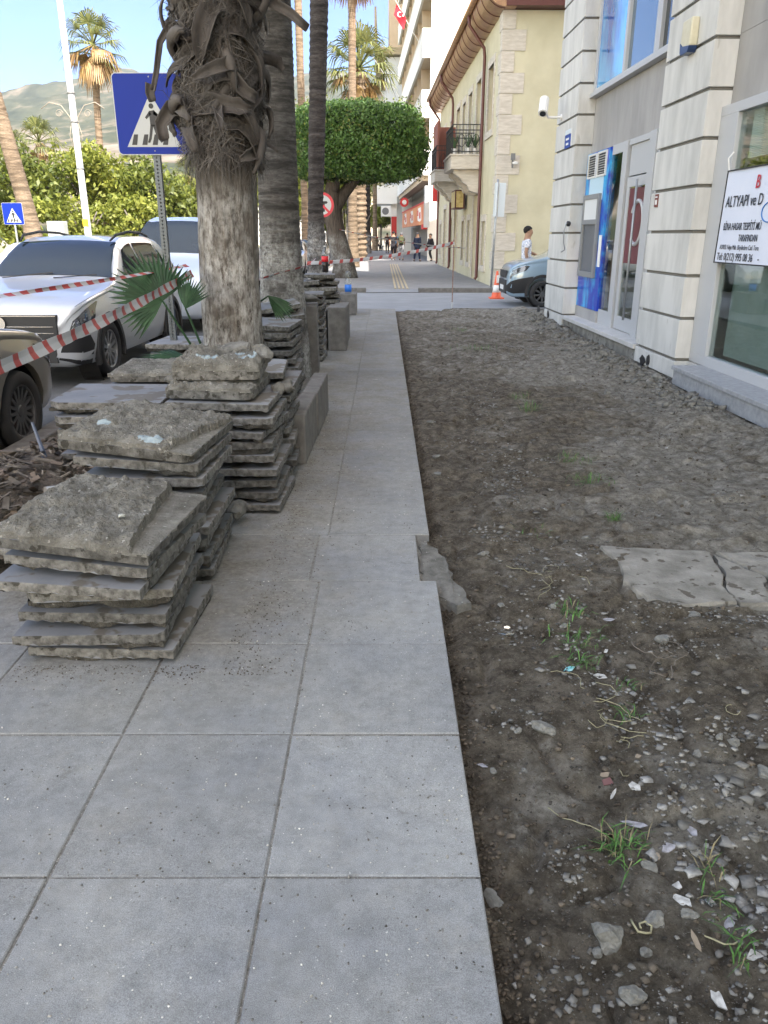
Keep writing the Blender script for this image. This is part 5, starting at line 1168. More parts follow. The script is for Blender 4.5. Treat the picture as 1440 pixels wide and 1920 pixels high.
# ================================================================ CARS
def sm(s, ks, vs):
    """smooth interpolation through key points (monotone-ish cubic)"""
    ks = np.array(ks, float); vs = np.array(vs, float); d = np.diff(vs)/np.diff(ks); m = np.zeros(len(ks)); m[0] = d[0]; m[-1] = d[-1]
    for i in range(1, len(ks)-1): m[i] = 0 if d[i-1]*d[i] <= 0 else 2*d[i-1]*d[i]/(d[i-1]+d[i])
    s = min(max(s, ks[0]), ks[-1]); i = min(np.searchsorted(ks, s, 'right')-1, len(ks)-2); h = ks[i+1]-ks[i]; t = (s-ks[i])/h
    return (2*t**3-3*t*t+1)*vs[i]+(t**3-2*t*t+t)*h*m[i]+(-2*t**3+3*t*t)*vs[i+1]+(t**3-t*t)*h*m[i+1]
class Car:
    def __init__(s, L, T, B, b, W): s.L, s.T, s.B, s.b, s.W = L, T, B, b, W
    def ctrl(s, y):
        T = sm(y, *s.T); B = min(sm(y, *s.B), T-.03); b = sm(y, *s.b); W = sm(y, *s.W); g = T-B; Wr = W*.93-.34*g-.02
        k = min(1, g/.25)
        return [(0, b), (.80*W, b), (.965*W, b+.09), (W, b+(B-b)*.52), (.992*W, B-.13), (.955*W, B-.005), (Wr+.05*(1-k)+.03, T-.055*k-.012), (Wr*.80, T-.008), (0, T+.012)]
    def pt(s, y, u, off=0):
        P = s.ctrl(y); u = min(max(u, 0), 7.9999); i = int(u); t = u-i
        p = [P[max(i-1, 0)], P[i], P[i+1], P[min(i+2, 8)]]
        if i == 0: p[0] = (-P[1][0], P[1][1])
        if i == 7: p[3] = (-P[7][0], P[7][1])
        def cr(a, b_, c, d): 
            return .5*((2*b_)+(-a+c)*t+(2*a-5*b_+4*c-d)*t*t+(-a+3*b_-3*c+d)*t**3)
        lin = lambda a, b_: a+(b_-a)*t
        if i in (5,): q = (lin(p[1][0], p[2][0])+.015*math.sin(t*math.pi), lin(p[1][1], p[2][1]))
        elif i in (0,): q = (lin(p[1][0], p[2][0]), lin(p[1][1], p[2][1]))
        else: q = (cr(*[a[0] for a in p]), cr(*[a[1] for a in p]))
        v = Vector((q[0], y, q[1]))
        if off:
            e = .01; a = s.pt(min(y+e, s.L), u)-s.pt(max(y-e, 0), u); c = s.pt(y, min(u+.02, 8))-s.pt(y, max(u-.02, 0)); n = c.cross(a)
            if n.length > 1e-9: n.normalize(); n = n if n.x*1+n.z > -0.001 or n.y < 0 else -n; v = v+n*off
        return v
    def body(s, ys, mats, parent, arches, ra, wx):
        us = [0, 1, 1.5, 2, 2.5, 3, 3.5, 4, 4.35, 4.7, 5, 5.33, 5.66, 6, 6.35, 6.7, 7, 7.5, 8]
        v = []; nu = len(us)*2-1
        for y in ys:
            h = [s.pt(y, u) for u in us]
            v += [tuple(p) for p in h]+[(-p.x, p.y, p.z) for p in h[-2::-1]]
        f = []; n = len(ys)
        for i in range(n-1):
            for j in range(nu-1): a = i*nu+j; f.append((a, a+nu, a+nu+1, a+1))
        f.append(tuple(range(0, nu))); f.append(tuple(range((n-1)*nu+nu-1, (n-1)*nu-1, -1)))
        m = MB(); m.v = v; m.f = f; m.m = [0]*len(f); o = m.build('body', mats, None, smooth=False, fixn=True)
        cu = MB()
        for y in arches:
            for sg in (-1, 1): cu.lathe([(ra, -.26), (ra, .3)], 28, M=Matrix.Translation((sg*(wx-.02), y, .33)) @ Matrix.Rotation(R(90), 4, 'Y'))
        c = cu.build('cut', mats, None, fixn=True); md = o.modifiers.new('b', 'BOOLEAN'); md.operation = 'DIFFERENCE'; md.object = c; md.solver = 'EXACT'
        dg = bpy.context.evaluated_depsgraph_get(); me = bpy.data.meshes.new_from_object(o.evaluated_get(dg)); bpy.data.objects.remove(o); bpy.data.objects.remove(c)
        o = bpy.data.objects.new('body', me); C.objects.link(o); o.parent = parent
        for p in me.polygons: p.use_smooth = True
        try: me.set_sharp_from_angle(angle=R(34))
        except Exception: pass
        if not me.materials: me.materials.append(mats)
        return o
    def patch(s, name, m, parent, rows, n=8, off=.006, mirror=0, smooth=True, thick=0):
        """rows: list of (y0,u0,y1,u1): for each row, a line on the surface; skin between the rows; n points each"""
        if mirror == 2: s.patch(name, m, parent, rows, n, off, 0); return s.patch(name, m, parent, rows, n, off, 1)
        g = MB()
        for sg in ((1,) if mirror == 0 else (-1,)):
            k = len(g.v)
            for (y0, u0, y1, u1) in rows:
                for j in range(n):
                    t = j/(n-1); p = s.pt(y0+(y1-y0)*t, u0+(u1-u0)*t, off); g.v.append((p.x*sg, p.y, p.z))
            for i in range(len(rows)-1):
                for j in range(n-1): a = k+i*n+j; q = (a, a+1, a+n+1, a+n); g.f.append(q if sg > 0 else q[::-1]); g.m.append(0)
        return g.build(name, m, parent, smooth=smooth, fixn=False)
def full_patch(car, name, m, parent, ya, yb, u0, rows=5, off=.006):
    """panel across the whole width: at edge u0 runs along y=ya(t).. from left to right"""
    g = MB(); n = 15
    for i in range(rows+1):
        t = i/rows; y = ya+(yb-ya)*t
        for j in range(n):
            w_ = j/(n-1)*2-1; u = 8-(8-u0)*abs(w_); p = car.pt(y+.10*(1-w_*w_)*(-1 if ya < yb else 1)*0, u, off); g.v.append((p.x*(-1 if w_ < 0 else 1), p.y, p.z))
    for i in range(rows):
        for j in range(n-1): a = i*n+j; g.f.append((a, a+1, a+n+1, a+n)); g.m.append(0)
    return g.build(name, m, parent, smooth=True)
def wheel(parent, x, y, r, wdt, sg, spokes, rimm, nm='wheel'):
    Mx = Matrix.Translation((x, y, r)) @ Matrix.Rotation(R(90)*sg, 4, 'Y')
    g = MB(); h = wdt/2
    g.lathe([(r*.66,-h*.9),(r*.80,-h),(r*.94,-h*.95),(r,-h*.6),(r,h*.6),(r*.94,h*.95),(r*.80,h),(r*.66,h*.9),(r*.64,h*.5)], 36, M=Mx, cap=False); wo = g.build('wheel', M['rubber'], parent, smooth=True)
    g = MB(); g.lathe([(r*.66,h*.85),(r*.62,h*.8),(r*.60,h*.3),(r*.60,-h*.2)], 36, M=Mx, cap=False)
    for k in range(spokes):
        a = 2*math.pi*k/spokes; u = Vector((math.cos(a), math.sin(a), 0)); vv = Vector((-math.sin(a), math.cos(a), 0))
        P = [(u*r*.10+vv*r*.055, h*.62), (u*r*.10-vv*r*.055, h*.62), (u*r*.62-vv*r*.075*(8/spokes), h*.72), (u*r*.62+vv*r*.075*(8/spokes), h*.72)]
        top = [Mx @ Vector((p.x, p.y, z)) for p, z in P]; bot = [Mx @ Vector((p.x*.98, p.y*.98, z-h*.3)) for p, z in P]
        g.face(top); 
        for i in range(4): g.face([top[i], bot[i], bot[(i+1) % 4], top[(i+1) % 4]])
    g.lathe([(0,h*.72),(r*.13,h*.70),(r*.16,h*.6),(r*.16,h*.3)], 18, M=Mx, cap=False); g.build('rim', rimm, wo)
    g = MB(); g.lathe([(0,h*.12),(r*.6,h*.12)], 24, M=Mx); g.build('brake_disc', M['black'], wo)
    return wo
M['carwhite'] = mat('silver_white_car_paint', (.60,.62,.65), .28, metal=.25, coat=1.0)
M['carblue'] = mat('light_blue_car_paint', (.26,.36,.46), .30, metal=.35, coat=1.0)
M['cargold'] = mat('champagne_car_paint', (.26,.235,.20), .28, metal=.6, coat=1.0)
M['vanwhite'] = mat('pale_blue_white_paint', (.62,.68,.76), .3, metal=.1, coat=1.0)
M['carglass'] = mat('car_glass', (.018,.026,.034), .04, spec=.75)
M['lampglass'] = mat('headlamp_glass', (.025,.028,.032), .06, (.30,.32,.34), 26, (.58,.66), spec=1.0, coat=1.0)
M['rimdark'] = mat('dark_rim', (.12,.12,.125), .4, metal=.6); M['rim'] = mat('silver_rim', (.40,.41,.43), .3, metal=.8)
M['clad_black'] = mat('black_car_trim', (.022,.022,.024), .6)
def suv(root, paint, T=None, B=None, W=None, L=4.48, rails=True, wb=(.86, 3.54), rw=.35, kind='suv', spokes=10, rimm='rim'):
    T = T or ([0,.06,.2,.5,1.0,1.35,1.7,2.1,2.5,3.2,3.8,4.15,4.35,4.48], [.72,.86,.95,1.02,1.09,1.16,1.38,1.58,1.655,1.665,1.60,1.42,1.15,.95])
    B = B or ([0,.1,.4,1.2,3.0,4.2,4.48], [.62,.82,.93,1.02,1.07,1.12,.92]); W = W or ([0,.05,.15,.4,.8,3.6,4.1,4.35,4.48], [.62,.76,.85,.905,.92,.92,.90,.83,.70])
    b = ([0,.15,.5,4.0,4.48], [.30,.23,.22,.24,.42]); c = Car(L, T, B, b, W)
    ys = sorted(set([0,.02,.05,.09,.14,.2,.28,.38]+list(np.linspace(.45, L-.3, 44))+[L-.2,L-.12,L-.06,L-.02,L])); c.body(ys, paint, root, wb, rw+.065, .92)
    for y in wb:
        for sg in (-1, 1): g = MB(); g.lathe([(rw+.06,-.10),(rw+.06,.14),(0,.14)], 24, M=Matrix.Translation((sg*.76, y, .33)) @ Matrix.Rotation(R(-90)*sg, 4, 'Y'), cap=False); g.build('wheel_arch', M['black'], root)
    for y in wb:
        for sg in (-1, 1): wheel(root, sg*.80, y, rw, .225, sg, spokes, M[rimm])
    return c
def rot_local(root, x, y, rz): root.location = (x, y, -.12); root.rotation_euler = (0, 0, rz)

# ---- silver white SUV facing the camera
t = thing('parked_car', 'silver white SUV facing the camera, parked at the kerb beside the slab stacks', 'car'); rot_local(t, -4.30, 8.82, R(-1.5)); car = suv(t, M['carwhite'])
full_patch(car, 'windscreen', M['carglass'], t, 1.40, 2.14, 6.25, 8, .006)
# side windows on both sides
wf = car.patch('side_window', M['carglass'], t, [(1.72,5.18,2.55,5.18),(1.85,5.55,2.55,5.6),(2.12,5.92,2.55,5.95)], 8, .007, 2); car.patch('side_window', M['carglass'], t, [(2.62,5.18,3.45,5.2),(2.62,5.6,3.50,5.6),(2.62,5.95,3.45,5.93)], 8, .007, 2)
car.patch('side_window', M['carglass'], t, [(3.52,5.22,4.02,5.28),(3.55,5.6,3.90,5.62),(3.53,5.93,3.70,5.9)], 6, .007, 2)
car.patch('window_trim', M['chrome'], t, [(1.6,5.08,4.10,5.20),(1.6,5.15,4.10,5.26)], 16, .010, 2)
car.patch('door_gap', M['black'], t, [(2.57,2.5,2.57,5.1),(2.585,2.5,2.585,5.1)], 12, .003, 2); car.patch('door_gap', M['black'], t, [(1.55,2.5,1.50,5.0),(1.565,2.5,1.515,5.0)], 12, .003, 2)
car.patch('sill_cladding', M['clad_black'], t, [(1.30,1.6,3.10,1.6),(1.30,2.35,3.10,2.35)], 12, .012, 2)
car.patch('bonnet_gap', M['black'], t, [(.16,6.05,1.3,5.75),(.16,6.10,1.3,5.80)], 14, .003, 2)
for y in (.86, 3.54):
    for sg in (-1, 1):
        g = MB()
        for i in range(18):
            a0, a1 = math.pi*(-.08+1.16*i/18), math.pi*(-.08+1.16*(i+1)/18); x0 = sg*.925
            q = lambda a, r_: (x0, y+r_*math.cos(a), .33+r_*math.sin(a)); g.face([q(a0,.405),q(a1,.405),q(a1,.465),q(a0,.465)])
            q2 = lambda a, r_: (x0-sg*.06, y+r_*math.cos(a), .33+r_*math.sin(a)); g.face([q(a0,.405),q(a1,.405),q2(a1,.405),q2(a0,.405)]); g.face([q(a0,.465),q(a1,.465),q2(a1,.465),q2(a0,.465)])
        g.build('arch_trim', M['clad_black'], t)
hl_ = car.patch('headlight', M['lampglass'], t, [(.035,3.55,.46,3.9),(.03,3.95,.50,4.25),(.05,4.3,.62,4.75),(.09,4.55,.58,4.82)], 10, .008, 2)
car.patch('headlight_rim', M['clad_black'], t, [(.02,3.25,.42,3.65),(.028,3.56,.46,3.92)], 10, .010, 2)
g = MB(); 
g.box(-.64, .64, -.015, .05, .56, .83)
g.build('grille', M['clad_black'], t); g = MB(); g.box(-.64,.64,-.024,-.015,.815,.828); g.box(-.60,.60,-.022,-.015,.70,.707); g.box(-.60,.60,-.022,-.015,.63,.637); g.build('grille_chrome', M['chrome'], t)
g = MB(); g.box(-.60,.60,-.01,.05,.30,.50); g.prism([(-.03+0, .30),(0,.30),(0,.5)], -.5, .5, 'x'); g.build('lower_grille', M['clad_black'], t)
car.patch('bumper_intake', M['clad_black'], t, [(.01,1.5,.34,1.6),(.01,2.6,.36,2.6),(.015,3.15,.28,3.05)], 10, .008, 2)
car.patch('bumper_blade', M['carwhite'], t, [(.0,1.75,.30,2.35),(.0,2.35,.33,2.42)], 8, .020, 2)
g = MB(); g.lathe([(0,0),(.07,0),(.075,.01)], 20, M=Matrix.Translation((0,-.03,.74)) @ Matrix.Rotation(R(90), 4, 'X')); g.build('badge_blank', M['chrome'], t)
for sg in (-1, 1):
    g = MB(); 
    for y0, sc_, xc in ((1.60,1,.0),(1.66,.92,.0)): pass
    pr = [(.93,1.0),(.97,.985),(1.16,1.0),(1.185,1.06),(1.17,1.15),(1.02,1.18),(.97,1.12)]
    k = len(g.v); n_ = len(pr)
    for yy_, s_ in ((1.58,.72),(1.62,1.0),(1.72,1.0),(1.78,.8)):
        for (x_, z_) in pr: g.v.append((sg*(1.07+(x_-1.07)*s_), yy_, 1.09+(z_-1.09)*s_))
    for i in range(3):
        for j in range(n_): j2 = (j+1) % n_; g.f.append((k+i*n_+j, k+i*n_+j2, k+(i+1)*n_+j2, k+(i+1)*n_+j)); g.m.append(0)
    g.f.append(tuple(k+j for j in range(n_))); g.m.append(0); g.f.append(tuple(k+3*n_+j for j in range(n_))); g.m.append(1)
    mo = g.build('mirror', [M['carwhite'], M['carglass']], t, smooth=False, bevel=.01, fixn=True)
    g = MB(); g.box(min(sg*.86,sg*1.15), max(sg*.86,sg*1.15), 1.62, 1.74, .955, 1.0); g.build('mirror_foot', M['clad_black'], mo, bevel=.008)
    g = MB(); g.tube([(sg*.60,2.05,1.60),(sg*.63,2.2,1.67),(sg*.63,2.7,1.715),(sg*.61,3.3,1.70),(sg*.58,3.65,1.655),(sg*.57,3.75,1.62)], [.012,.018,.018,.018,.018,.012], 8); g.build('roof_rail', M['clad_black'], t, smooth=True)
for y in (2.36, 3.25):
    for sg in (-1, 1): 
        p = car.pt(y, 4.45, .0); g = MB(); g.tube([(sg*(p.x),y,p.z),(sg*(p.x+.03),y+.02,p.z),(sg*(p.x+.03),y+.16,p.z),(sg*p.x,y+.18,p.z)], .012, 6); g.build('door_handle', M['carwhite'], t, smooth=True)
# seats and wheel seen as pale shapes are left to the reflections; wipers
g = MB(); g.bar((-.55,1.30,1.165),(.05,1.42,1.225), .012); g.bar((.10,1.30,1.165),(.62,1.40,1.20), .012); g.build('wiper', M['black'], t)
# ---- champagne car, nose pointing away, only its front wing in the picture
t = thing('parked_car', 'champagne coloured car with a many-spoked wheel cut off by the left edge of the photo', 'car'); rot_local(t, -3.80, 7.02, R(178.5)-math.pi)
T2 = ([0,.05,.18,.5,1.0,1.3,1.8,2.2,3.0,3.6,4.0,4.2,4.3],[.62,.78,.88,.95,1.02,1.07,1.32,1.44,1.46,1.36,1.12,1.04,.80]); B2 = ([0,.1,.4,1.2,4.0,4.3],[.54,.72,.84,.93,1.0,.74])
t.rotation_euler = (0, 0, math.pi+R(-1.5)); c2 = suv(t, M['cargold'], T2, B2, L=4.3, wb=(.84,3.45), rw=.325, spokes=16, rimm='rimdark')
full_patch(c2, 'windscreen', M['carglass'], t, 1.34, 2.1, 6.25, 8)
c2.patch('side_window', M['carglass'], t, [(1.55,5.2,2.5,5.2),(1.75,5.6,2.5,5.6),(2.0,5.92,2.5,5.92)], 8, .007, 2); c2.patch('side_window', M['carglass'], t, [(2.58,5.2,3.4,5.2),(2.58,5.6,3.3,5.6),(2.58,5.92,3.05,5.92)], 8, .007, 2)
c2.patch('headlight', M['lampglass'], t, [(.04,3.6,.40,4.0),(.06,4.5,.50,4.7)], 8, .008, 2); c2.patch('side_moulding', M['chrome'], t, [(1.3,2.2,3.0,2.2),(1.3,2.3,3.0,2.3)], 10, .008, 2)
p = c2.pt(1.02, 4.1, 0)
for sg in (-1, 1): g = MB(); g.lathe([(0,.03),(.03,.02),(.04,0)], 14, M=Matrix.Translation((sg*p.x,1.15,p.z)) @ Matrix.Rotation(R(90)*sg, 4, 'Y') @ Matrix.Scale(.5, 4, (1,0,0))); g.build('side_repeater', M['chrome'], t, smooth=True)
# ---- pale van behind
t = thing('parked_car', 'pale blue-white tall minivan parked behind the silver SUV', 'car'); rot_local(t, -4.05, 14.2, R(-1.2))
T3 = ([0,.08,.25,.6,.95,1.3,1.75,2.3,4.0,4.5,4.65,4.7],[.72,.92,1.06,1.18,1.30,1.62,1.93,2.0,2.0,1.95,1.5,1.2]); B3 = ([0,.1,.4,1.0,4.5,4.7],[.66,.86,1.02,1.14,1.16,1.0])
c3 = suv(t, M['vanwhite'], T3, B3, L=4.7, wb=(.85,3.75), rw=.33, spokes=12); full_patch(c3, 'windscreen', M['carglass'], t, 1.02, 1.70, 6.2, 8)
c3.patch('side_window', M['carglass'], t, [(1.35,5.2,2.3,5.2),(1.6,5.95,2.3,5.95)], 8, .007, 2); c3.patch('side_window', M['carglass'], t, [(2.4,5.2,4.3,5.2),(2.4,5.95,4.3,5.95)], 8, .007, 2)
c3.patch('headlight', M['lampglass'], t, [(.06,3.5,.50,3.8),(.10,4.5,.70,4.8)], 8, .008, 2); g = MB(); g.box(-.55,.55,-.02,.03,.55,.78); g.build('grille', M['clad_black'], t)
for sg in (-1, 1): g = MB(); g.box(min(sg*.93,sg*1.12), max(sg*.93,sg*1.12), 1.35, 1.47, 1.15, 1.42); g.build('mirror', M['clad_black'], t, bevel=.03)
# ---- blue car in the cross street, nose to the left
t = thing('parked_car', 'light blue compact van with black bumper sticking out behind the bank pillar', 'car'); t.location = (2.99, 20.1, -.10); t.rotation_euler = (0, 0, R(-90))
T4 = ([0,.06,.2,.5,.85,1.1,1.6,2.0,3.6,4.0,4.1],[.72,.92,1.02,1.10,1.17,1.26,1.62,1.78,1.80,1.70,1.2]); B4 = ([0,.1,.4,1.0,3.9,4.1],[.66,.88,.98,1.06,1.12,.9])
W4 = ([0,.04,.12,.35,.7,3.6,3.9,4.1],[.60,.72,.79,.83,.84,.84,.8,.7]); c4 = suv(t, M['carblue'], T4, B4, W4, L=4.1, wb=(.83,3.35), rw=.31, spokes=9, rimm='rimdark')
full_patch(c4, 'windscreen', M['carglass'], t, 1.18, 1.62, 6.2, 8); c4.patch('side_window', M['carglass'], t, [(1.3,5.2,2.2,5.2),(1.6,5.95,2.2,5.95)], 8, .007, 2)
c4.patch('headlight', M['lampglass'], t, [(.05,3.75,.42,4.0),(.05,4.3,.50,4.55),(.10,4.75,.42,4.85)], 8, .010, 2)
c4.patch('black_bumper', M['clad_black'], t, [(.0,.9,.46,1.2),(.0,2.0,.44,2.2),(.0,3.2,.60,3.3)], 10, .014, 2)
g = MB(); g.box(-.55,.55,-.03,.05,.30,.62); g.box(-.5,.5,-.02,.03,.66,.84); g.build('front_bumper', M['clad_black'], t, bevel=.02); g = MB(); g.box(-.26,.26,-.036,-.03,.38,.49); g.build('number_plate', M['white_paint'], t)
for sg in (-1, 1):
    g = MB()
    for i in range(18):
        a0, a1 = math.pi*(-.06+1.12*i/18), math.pi*(-.06+1.12*(i+1)/18); q = lambda a, r_, x_=sg*.848: (x_, .83+r_*math.cos(a), .33+r_*math.sin(a)); g.face([q(a0,.36),q(a1,.36),q(a1,.43),q(a0,.43)])
    g.build('arch_trim', M['clad_black'], t)
# far cars
for i, (x, y, rz, pm, lb) in enumerate(((-5.0,24.0,0,'vanwhite','white car far along the kerb between the first and second palms'),(-4.2,33.0,0,'carwhite','pale car far along the kerb between the second and third palms'),(-11.5,30,180,'carwhite','white car across the road behind the silver SUV'),(-3.9,41,0,'cargold','brownish car far away behind the third palm'))):
    t = thing('distant_car', lb, 'car', (x, y, -.12), R(rz)); c5 = suv(t, M[pm], T2, B2, L=4.3, wb=(.84,3.45), rw=.32, spokes=6); full_patch(c5, 'windscreen', M['carglass'], t, 1.34, 2.1, 6.25, 5)
    c5.patch('side_window', M['carglass'], t, [(1.55,5.2,3.4,5.2),(2.0,5.92,3.05,5.92)], 8, .007, 2)

# ================================================================ SIGNS, LAMP, CABINET, CONE, TAPE
M['signblue'] = mat('sign_blue', (.000,.020,.25), .45, spec=.2); M['signwhite'] = mat('sign_white', (.42,.44,.44), .45); M['signblack'] = mat('sign_black', (.012,.012,.015), .5)
def rrect(x0, x1, z0, z1, r, n=5):
    P = []
    for (cx, cz, a0) in ((x1-r, z1-r, 0), (x0+r, z1-r, 90), (x0+r, z0+r, 180), (x1-r, z0+r, 270)):
        for k in range(n+1): a = R(a0+90*k/n); P.append((cx+r*math.cos(a), cz+r*math.sin(a)))
    return P
def crosswalk(parent, S):
    g = MB(); g.prism(rrect(-S/2, S/2, 0, S, S*.06), 0, .012, 'y'); p = g.build('sign_plate', M['signwhite'], parent, fixn=True)
    g = MB(); g.prism(rrect(-S*.488, S*.488, S*.012, S*.988, S*.05), -.002, -.0005, 'y'); g.build('blue_field', M['signblue'], p, fixn=True)
    g = MB(); g.prism([(-S*.37,S*.10),(S*.37,S*.10),(0,S*.76)], -.004, -.0025, 'y'); g.build('white_triangle', M['signwhite'], p, fixn=True)
    g = MB(); Q = lambda L_: [(a*S, b_*S) for a, b_ in L_]
    for x in (-.27,-.13,.01,.15): g.prism(Q([(x-.035,.125),(x+.035,.125),(x+.060,.255),(x+.005,.255)]), -.006, -.0045, 'y')
    g.prism([(S*(0+.033*math.cos(a)), S*(.60+.033*math.sin(a))) for a in np.linspace(0, 6.1, 14)], -.006, -.0045, 'y')
    for L_ in ([(-.035,.54),(.035,.55),(.075,.50),(.035,.36),(-.03,.36)], [(-.03,.54),(-.095,.46),(-.075,.44),(-.01,.50)], [(.03,.55),(.11,.48),(.095,.455),(.02,.50)], [(-.03,.37),(.01,.37),(-.03,.20),(-.055,.15),(-.085,.155),(-.06,.22)], [(0,.37),(.04,.37),(.075,.25),(.13,.17),(.10,.15),(.045,.22)]): g.prism(Q(L_), -.0062, -.0047, 'y')
    g.build('walking_figure', M['signblack'], p, fixn=True)
    g = MB()
    for z in (.95, .05): g.lathe([(0,.003),(.006,.0)], 8, M=Matrix.Translation((0,-.003,S*z)) @ Matrix.Rotation(R(90), 4, 'X'))
    g.build('screw', M['galv'], p)
t = thing('crosswalk_sign', 'large blue pedestrian crossing sign on a perforated post, partly behind the shaggy palm', 'traffic sign', (-1.88, 7.0, 0), 0)
sgn = bpy.data.objects.new('sign_head', None); bpy.data.objects.remove(sgn)
crosswalk(t, .60)
for o in [c for c in t.children]: o.location = (0, -.05, 2.17)
g = MB(); g.box(-.028,.028,-.028,-.022,0,2.75); g.box(-.028,-.022,-.022,.02,0,2.75); g.box(.022,.028,-.022,.02,0,2.75); po = g.build('post', mat('dark_post_steel', (.10,.115,.13), .45, metal=.6), t)
po.location = (0, 0, 0)
g = MB()
for k in range(88): z = .2+k*.0287; g.lathe([(0,.001),(.007,.001)], 6, M=Matrix.Translation((0,-.029,z)) @ Matrix.Rotation(R(90), 4, 'X'))
g.build('post_holes', mat('bright_holes', (.55,.56,.55), .6), po)
t = thing('crosswalk_sign', 'small blue pedestrian crossing sign above the roof of the silver SUV at the left edge', 'traffic sign', (-11.25, 25.0, 0), 0); crosswalk(t, .62)
for o in t.children: o.location = (0, 0, 1.85)
g = MB(); g.tube([(0,.03,0),(0,.03,2.4)], .03, 8); g.build('post', M['galv'], t)
t = thing('no_left_turn_sign', 'round red and white no left turn sign half behind the third palm', 'traffic sign', (-1.63, 21.8, 0), 0)
g = MB(); RR_ = .31; cir = lambda r_, n=36: [(r_*math.cos(a), 2.30+r_*math.sin(a)) for a in np.linspace(0, 2*math.pi, n, endpoint=False)]
g.prism(cir(RR_), 0, .01, 'y'); d_ = g.build('sign_disc', mat('sign_red_reflective', (.50,.02,.04), .4), t, fixn=True)
g = MB(); g.prism(cir(RR_*.78), -.002, -.0005, 'y'); g.build('white_field', M['signwhite'], d_, fixn=True)
g = MB(); g.prism([(-.16,2.36),(-.07,2.44),(-.07,2.39),(.12,2.39),(.15,2.36),(.12,2.325),(-.07,2.325),(-.07,2.28)], -.0035, -.0025, 'y'); g.prism([(.02,2.33),(.07,2.33),(.07,2.13),(.02,2.13)], -.0034, -.0026, 'y'); g.build('arrow', M['signblack'], d_, fixn=True)
g = MB(); g.prism([(-.20,2.46),(-.16,2.50),(.20,2.14),(.16,2.10)], -.005, -.004, 'y'); g.build('slash', bpy.data.materials['sign_red_reflective'], d_, fixn=True)
g = MB(); g.tube([(0,.03,-.05),(0,.03,2.62)], .03, 8); g.build('post', M['galv'], t)
t = thing('sign_post', 'grey leaning sign post with an edge-on plate at the corner of the yellow house', 'sign post', (3.36, 25.1, -.02), R(0), rot=(0, R(1.2), 0))
g = MB(); g.tube([(0,0,0),(0,0,3.15)], .035, 8); g.build('post', M['galv'], t, smooth=True); g = MB(); g.box(.05,.25,-.015,.01,2.1,3.05); g.box(-.06,-.02,-.2,.2,2.1,3.05); g.build('plate', mat('pale_plate', (.6,.66,.70), .4), t, bevel=.005)
# lamp post
t = thing('lamp_post', 'tall white lamp post with curled side arms left of the crosswalk sign', 'lamp post', (-10.85, 30, -.05))
g = MB(); g.tube([(0,0,0),(0,0,.6),(0,0,5),(0,0,12)], [.17,.13,.11,.08], 14); g.build('pole', mat('white_pole', (.62,.64,.66), .4), t, smooth=True)
for sg in (-1, 1):
    g = MB(); g.tube([(0,0,5.1),(sg*.15,0,5.5),(sg*.4,0,5.85),(sg*.8,0,5.95),(sg*1.1,0,5.75)], .015, 6); g.tube([(sg*.5+.14*math.cos(a)*(1-.08*a), 0, 5.6+.14*math.sin(a)*(1-.08*a)) for a in np.linspace(0, 8, 22)], .009, 5); g.tube([(sg*.1,0,4.4),(sg*.22,0,4.9),(sg*.12,0,5.3)], .011, 5); g.build('side_arm', mat('cream_iron', (.30,.26,.21), .5) if 'cream_iron' not in bpy.data.materials else bpy.data.materials['cream_iron'], t, smooth=True)
g = MB()
for z in (3.8, 5.3, 6.2): g.lathe([(.13,z),(.14,z+.03),(.13,z+.06)], 12)
g.build('band', M['alu_dark'], t); g = MB(); g.box(-.10,.10,-.14,-.12,1.9,2.15); g.build('yellow_sticker', mat('yellow_label', (.70,.50,.02), .5), t)
t = thing('electric_cabinet', 'light grey electric cabinet under the lamp post beyond the silver SUV', 'cabinet', (-10.55, 26.5, -.05)); g = MB(); g.box(-.26,.26,-.2,.2,0,2.02); g.build('casing', mat('cabinet_grey', (.42,.44,.42), .5), t, bevel=.02)
g = MB(); g.box(-.005,.005,-.205,-.2,.1,1.95); g.box(.05,.08,-.22,-.2,1.0,1.2); g.build('door_seam', M['alu_dark'], t)
# traffic cone
t = thing('traffic_cone', 'orange and white traffic cone by the nose of the light blue van', 'traffic cone', (3.10, 22.0, -.10))
g = MB(); g.box(-.19,.19,-.19,.19,0,.035); g.lathe([(.14,.035),(.115,.17)], 20); g.lathe([(.082,.36),(.055,.53)], 20); g.lathe([(.055,.53),(.03,.72),(.02,.73)], 20); g.build('cone_body', mat('cone_orange', (.72,.13,.06), .5), t, smooth=False)
g = MB(); g.lathe([(.115,.17),(.082,.36)], 20); g.build('white_band', M['white_paint'], t, smooth=True); g = MB(); g.box(-.02,.10,-.09,-.04,.42,.62); g.build('paper', M['white_paint'], t)
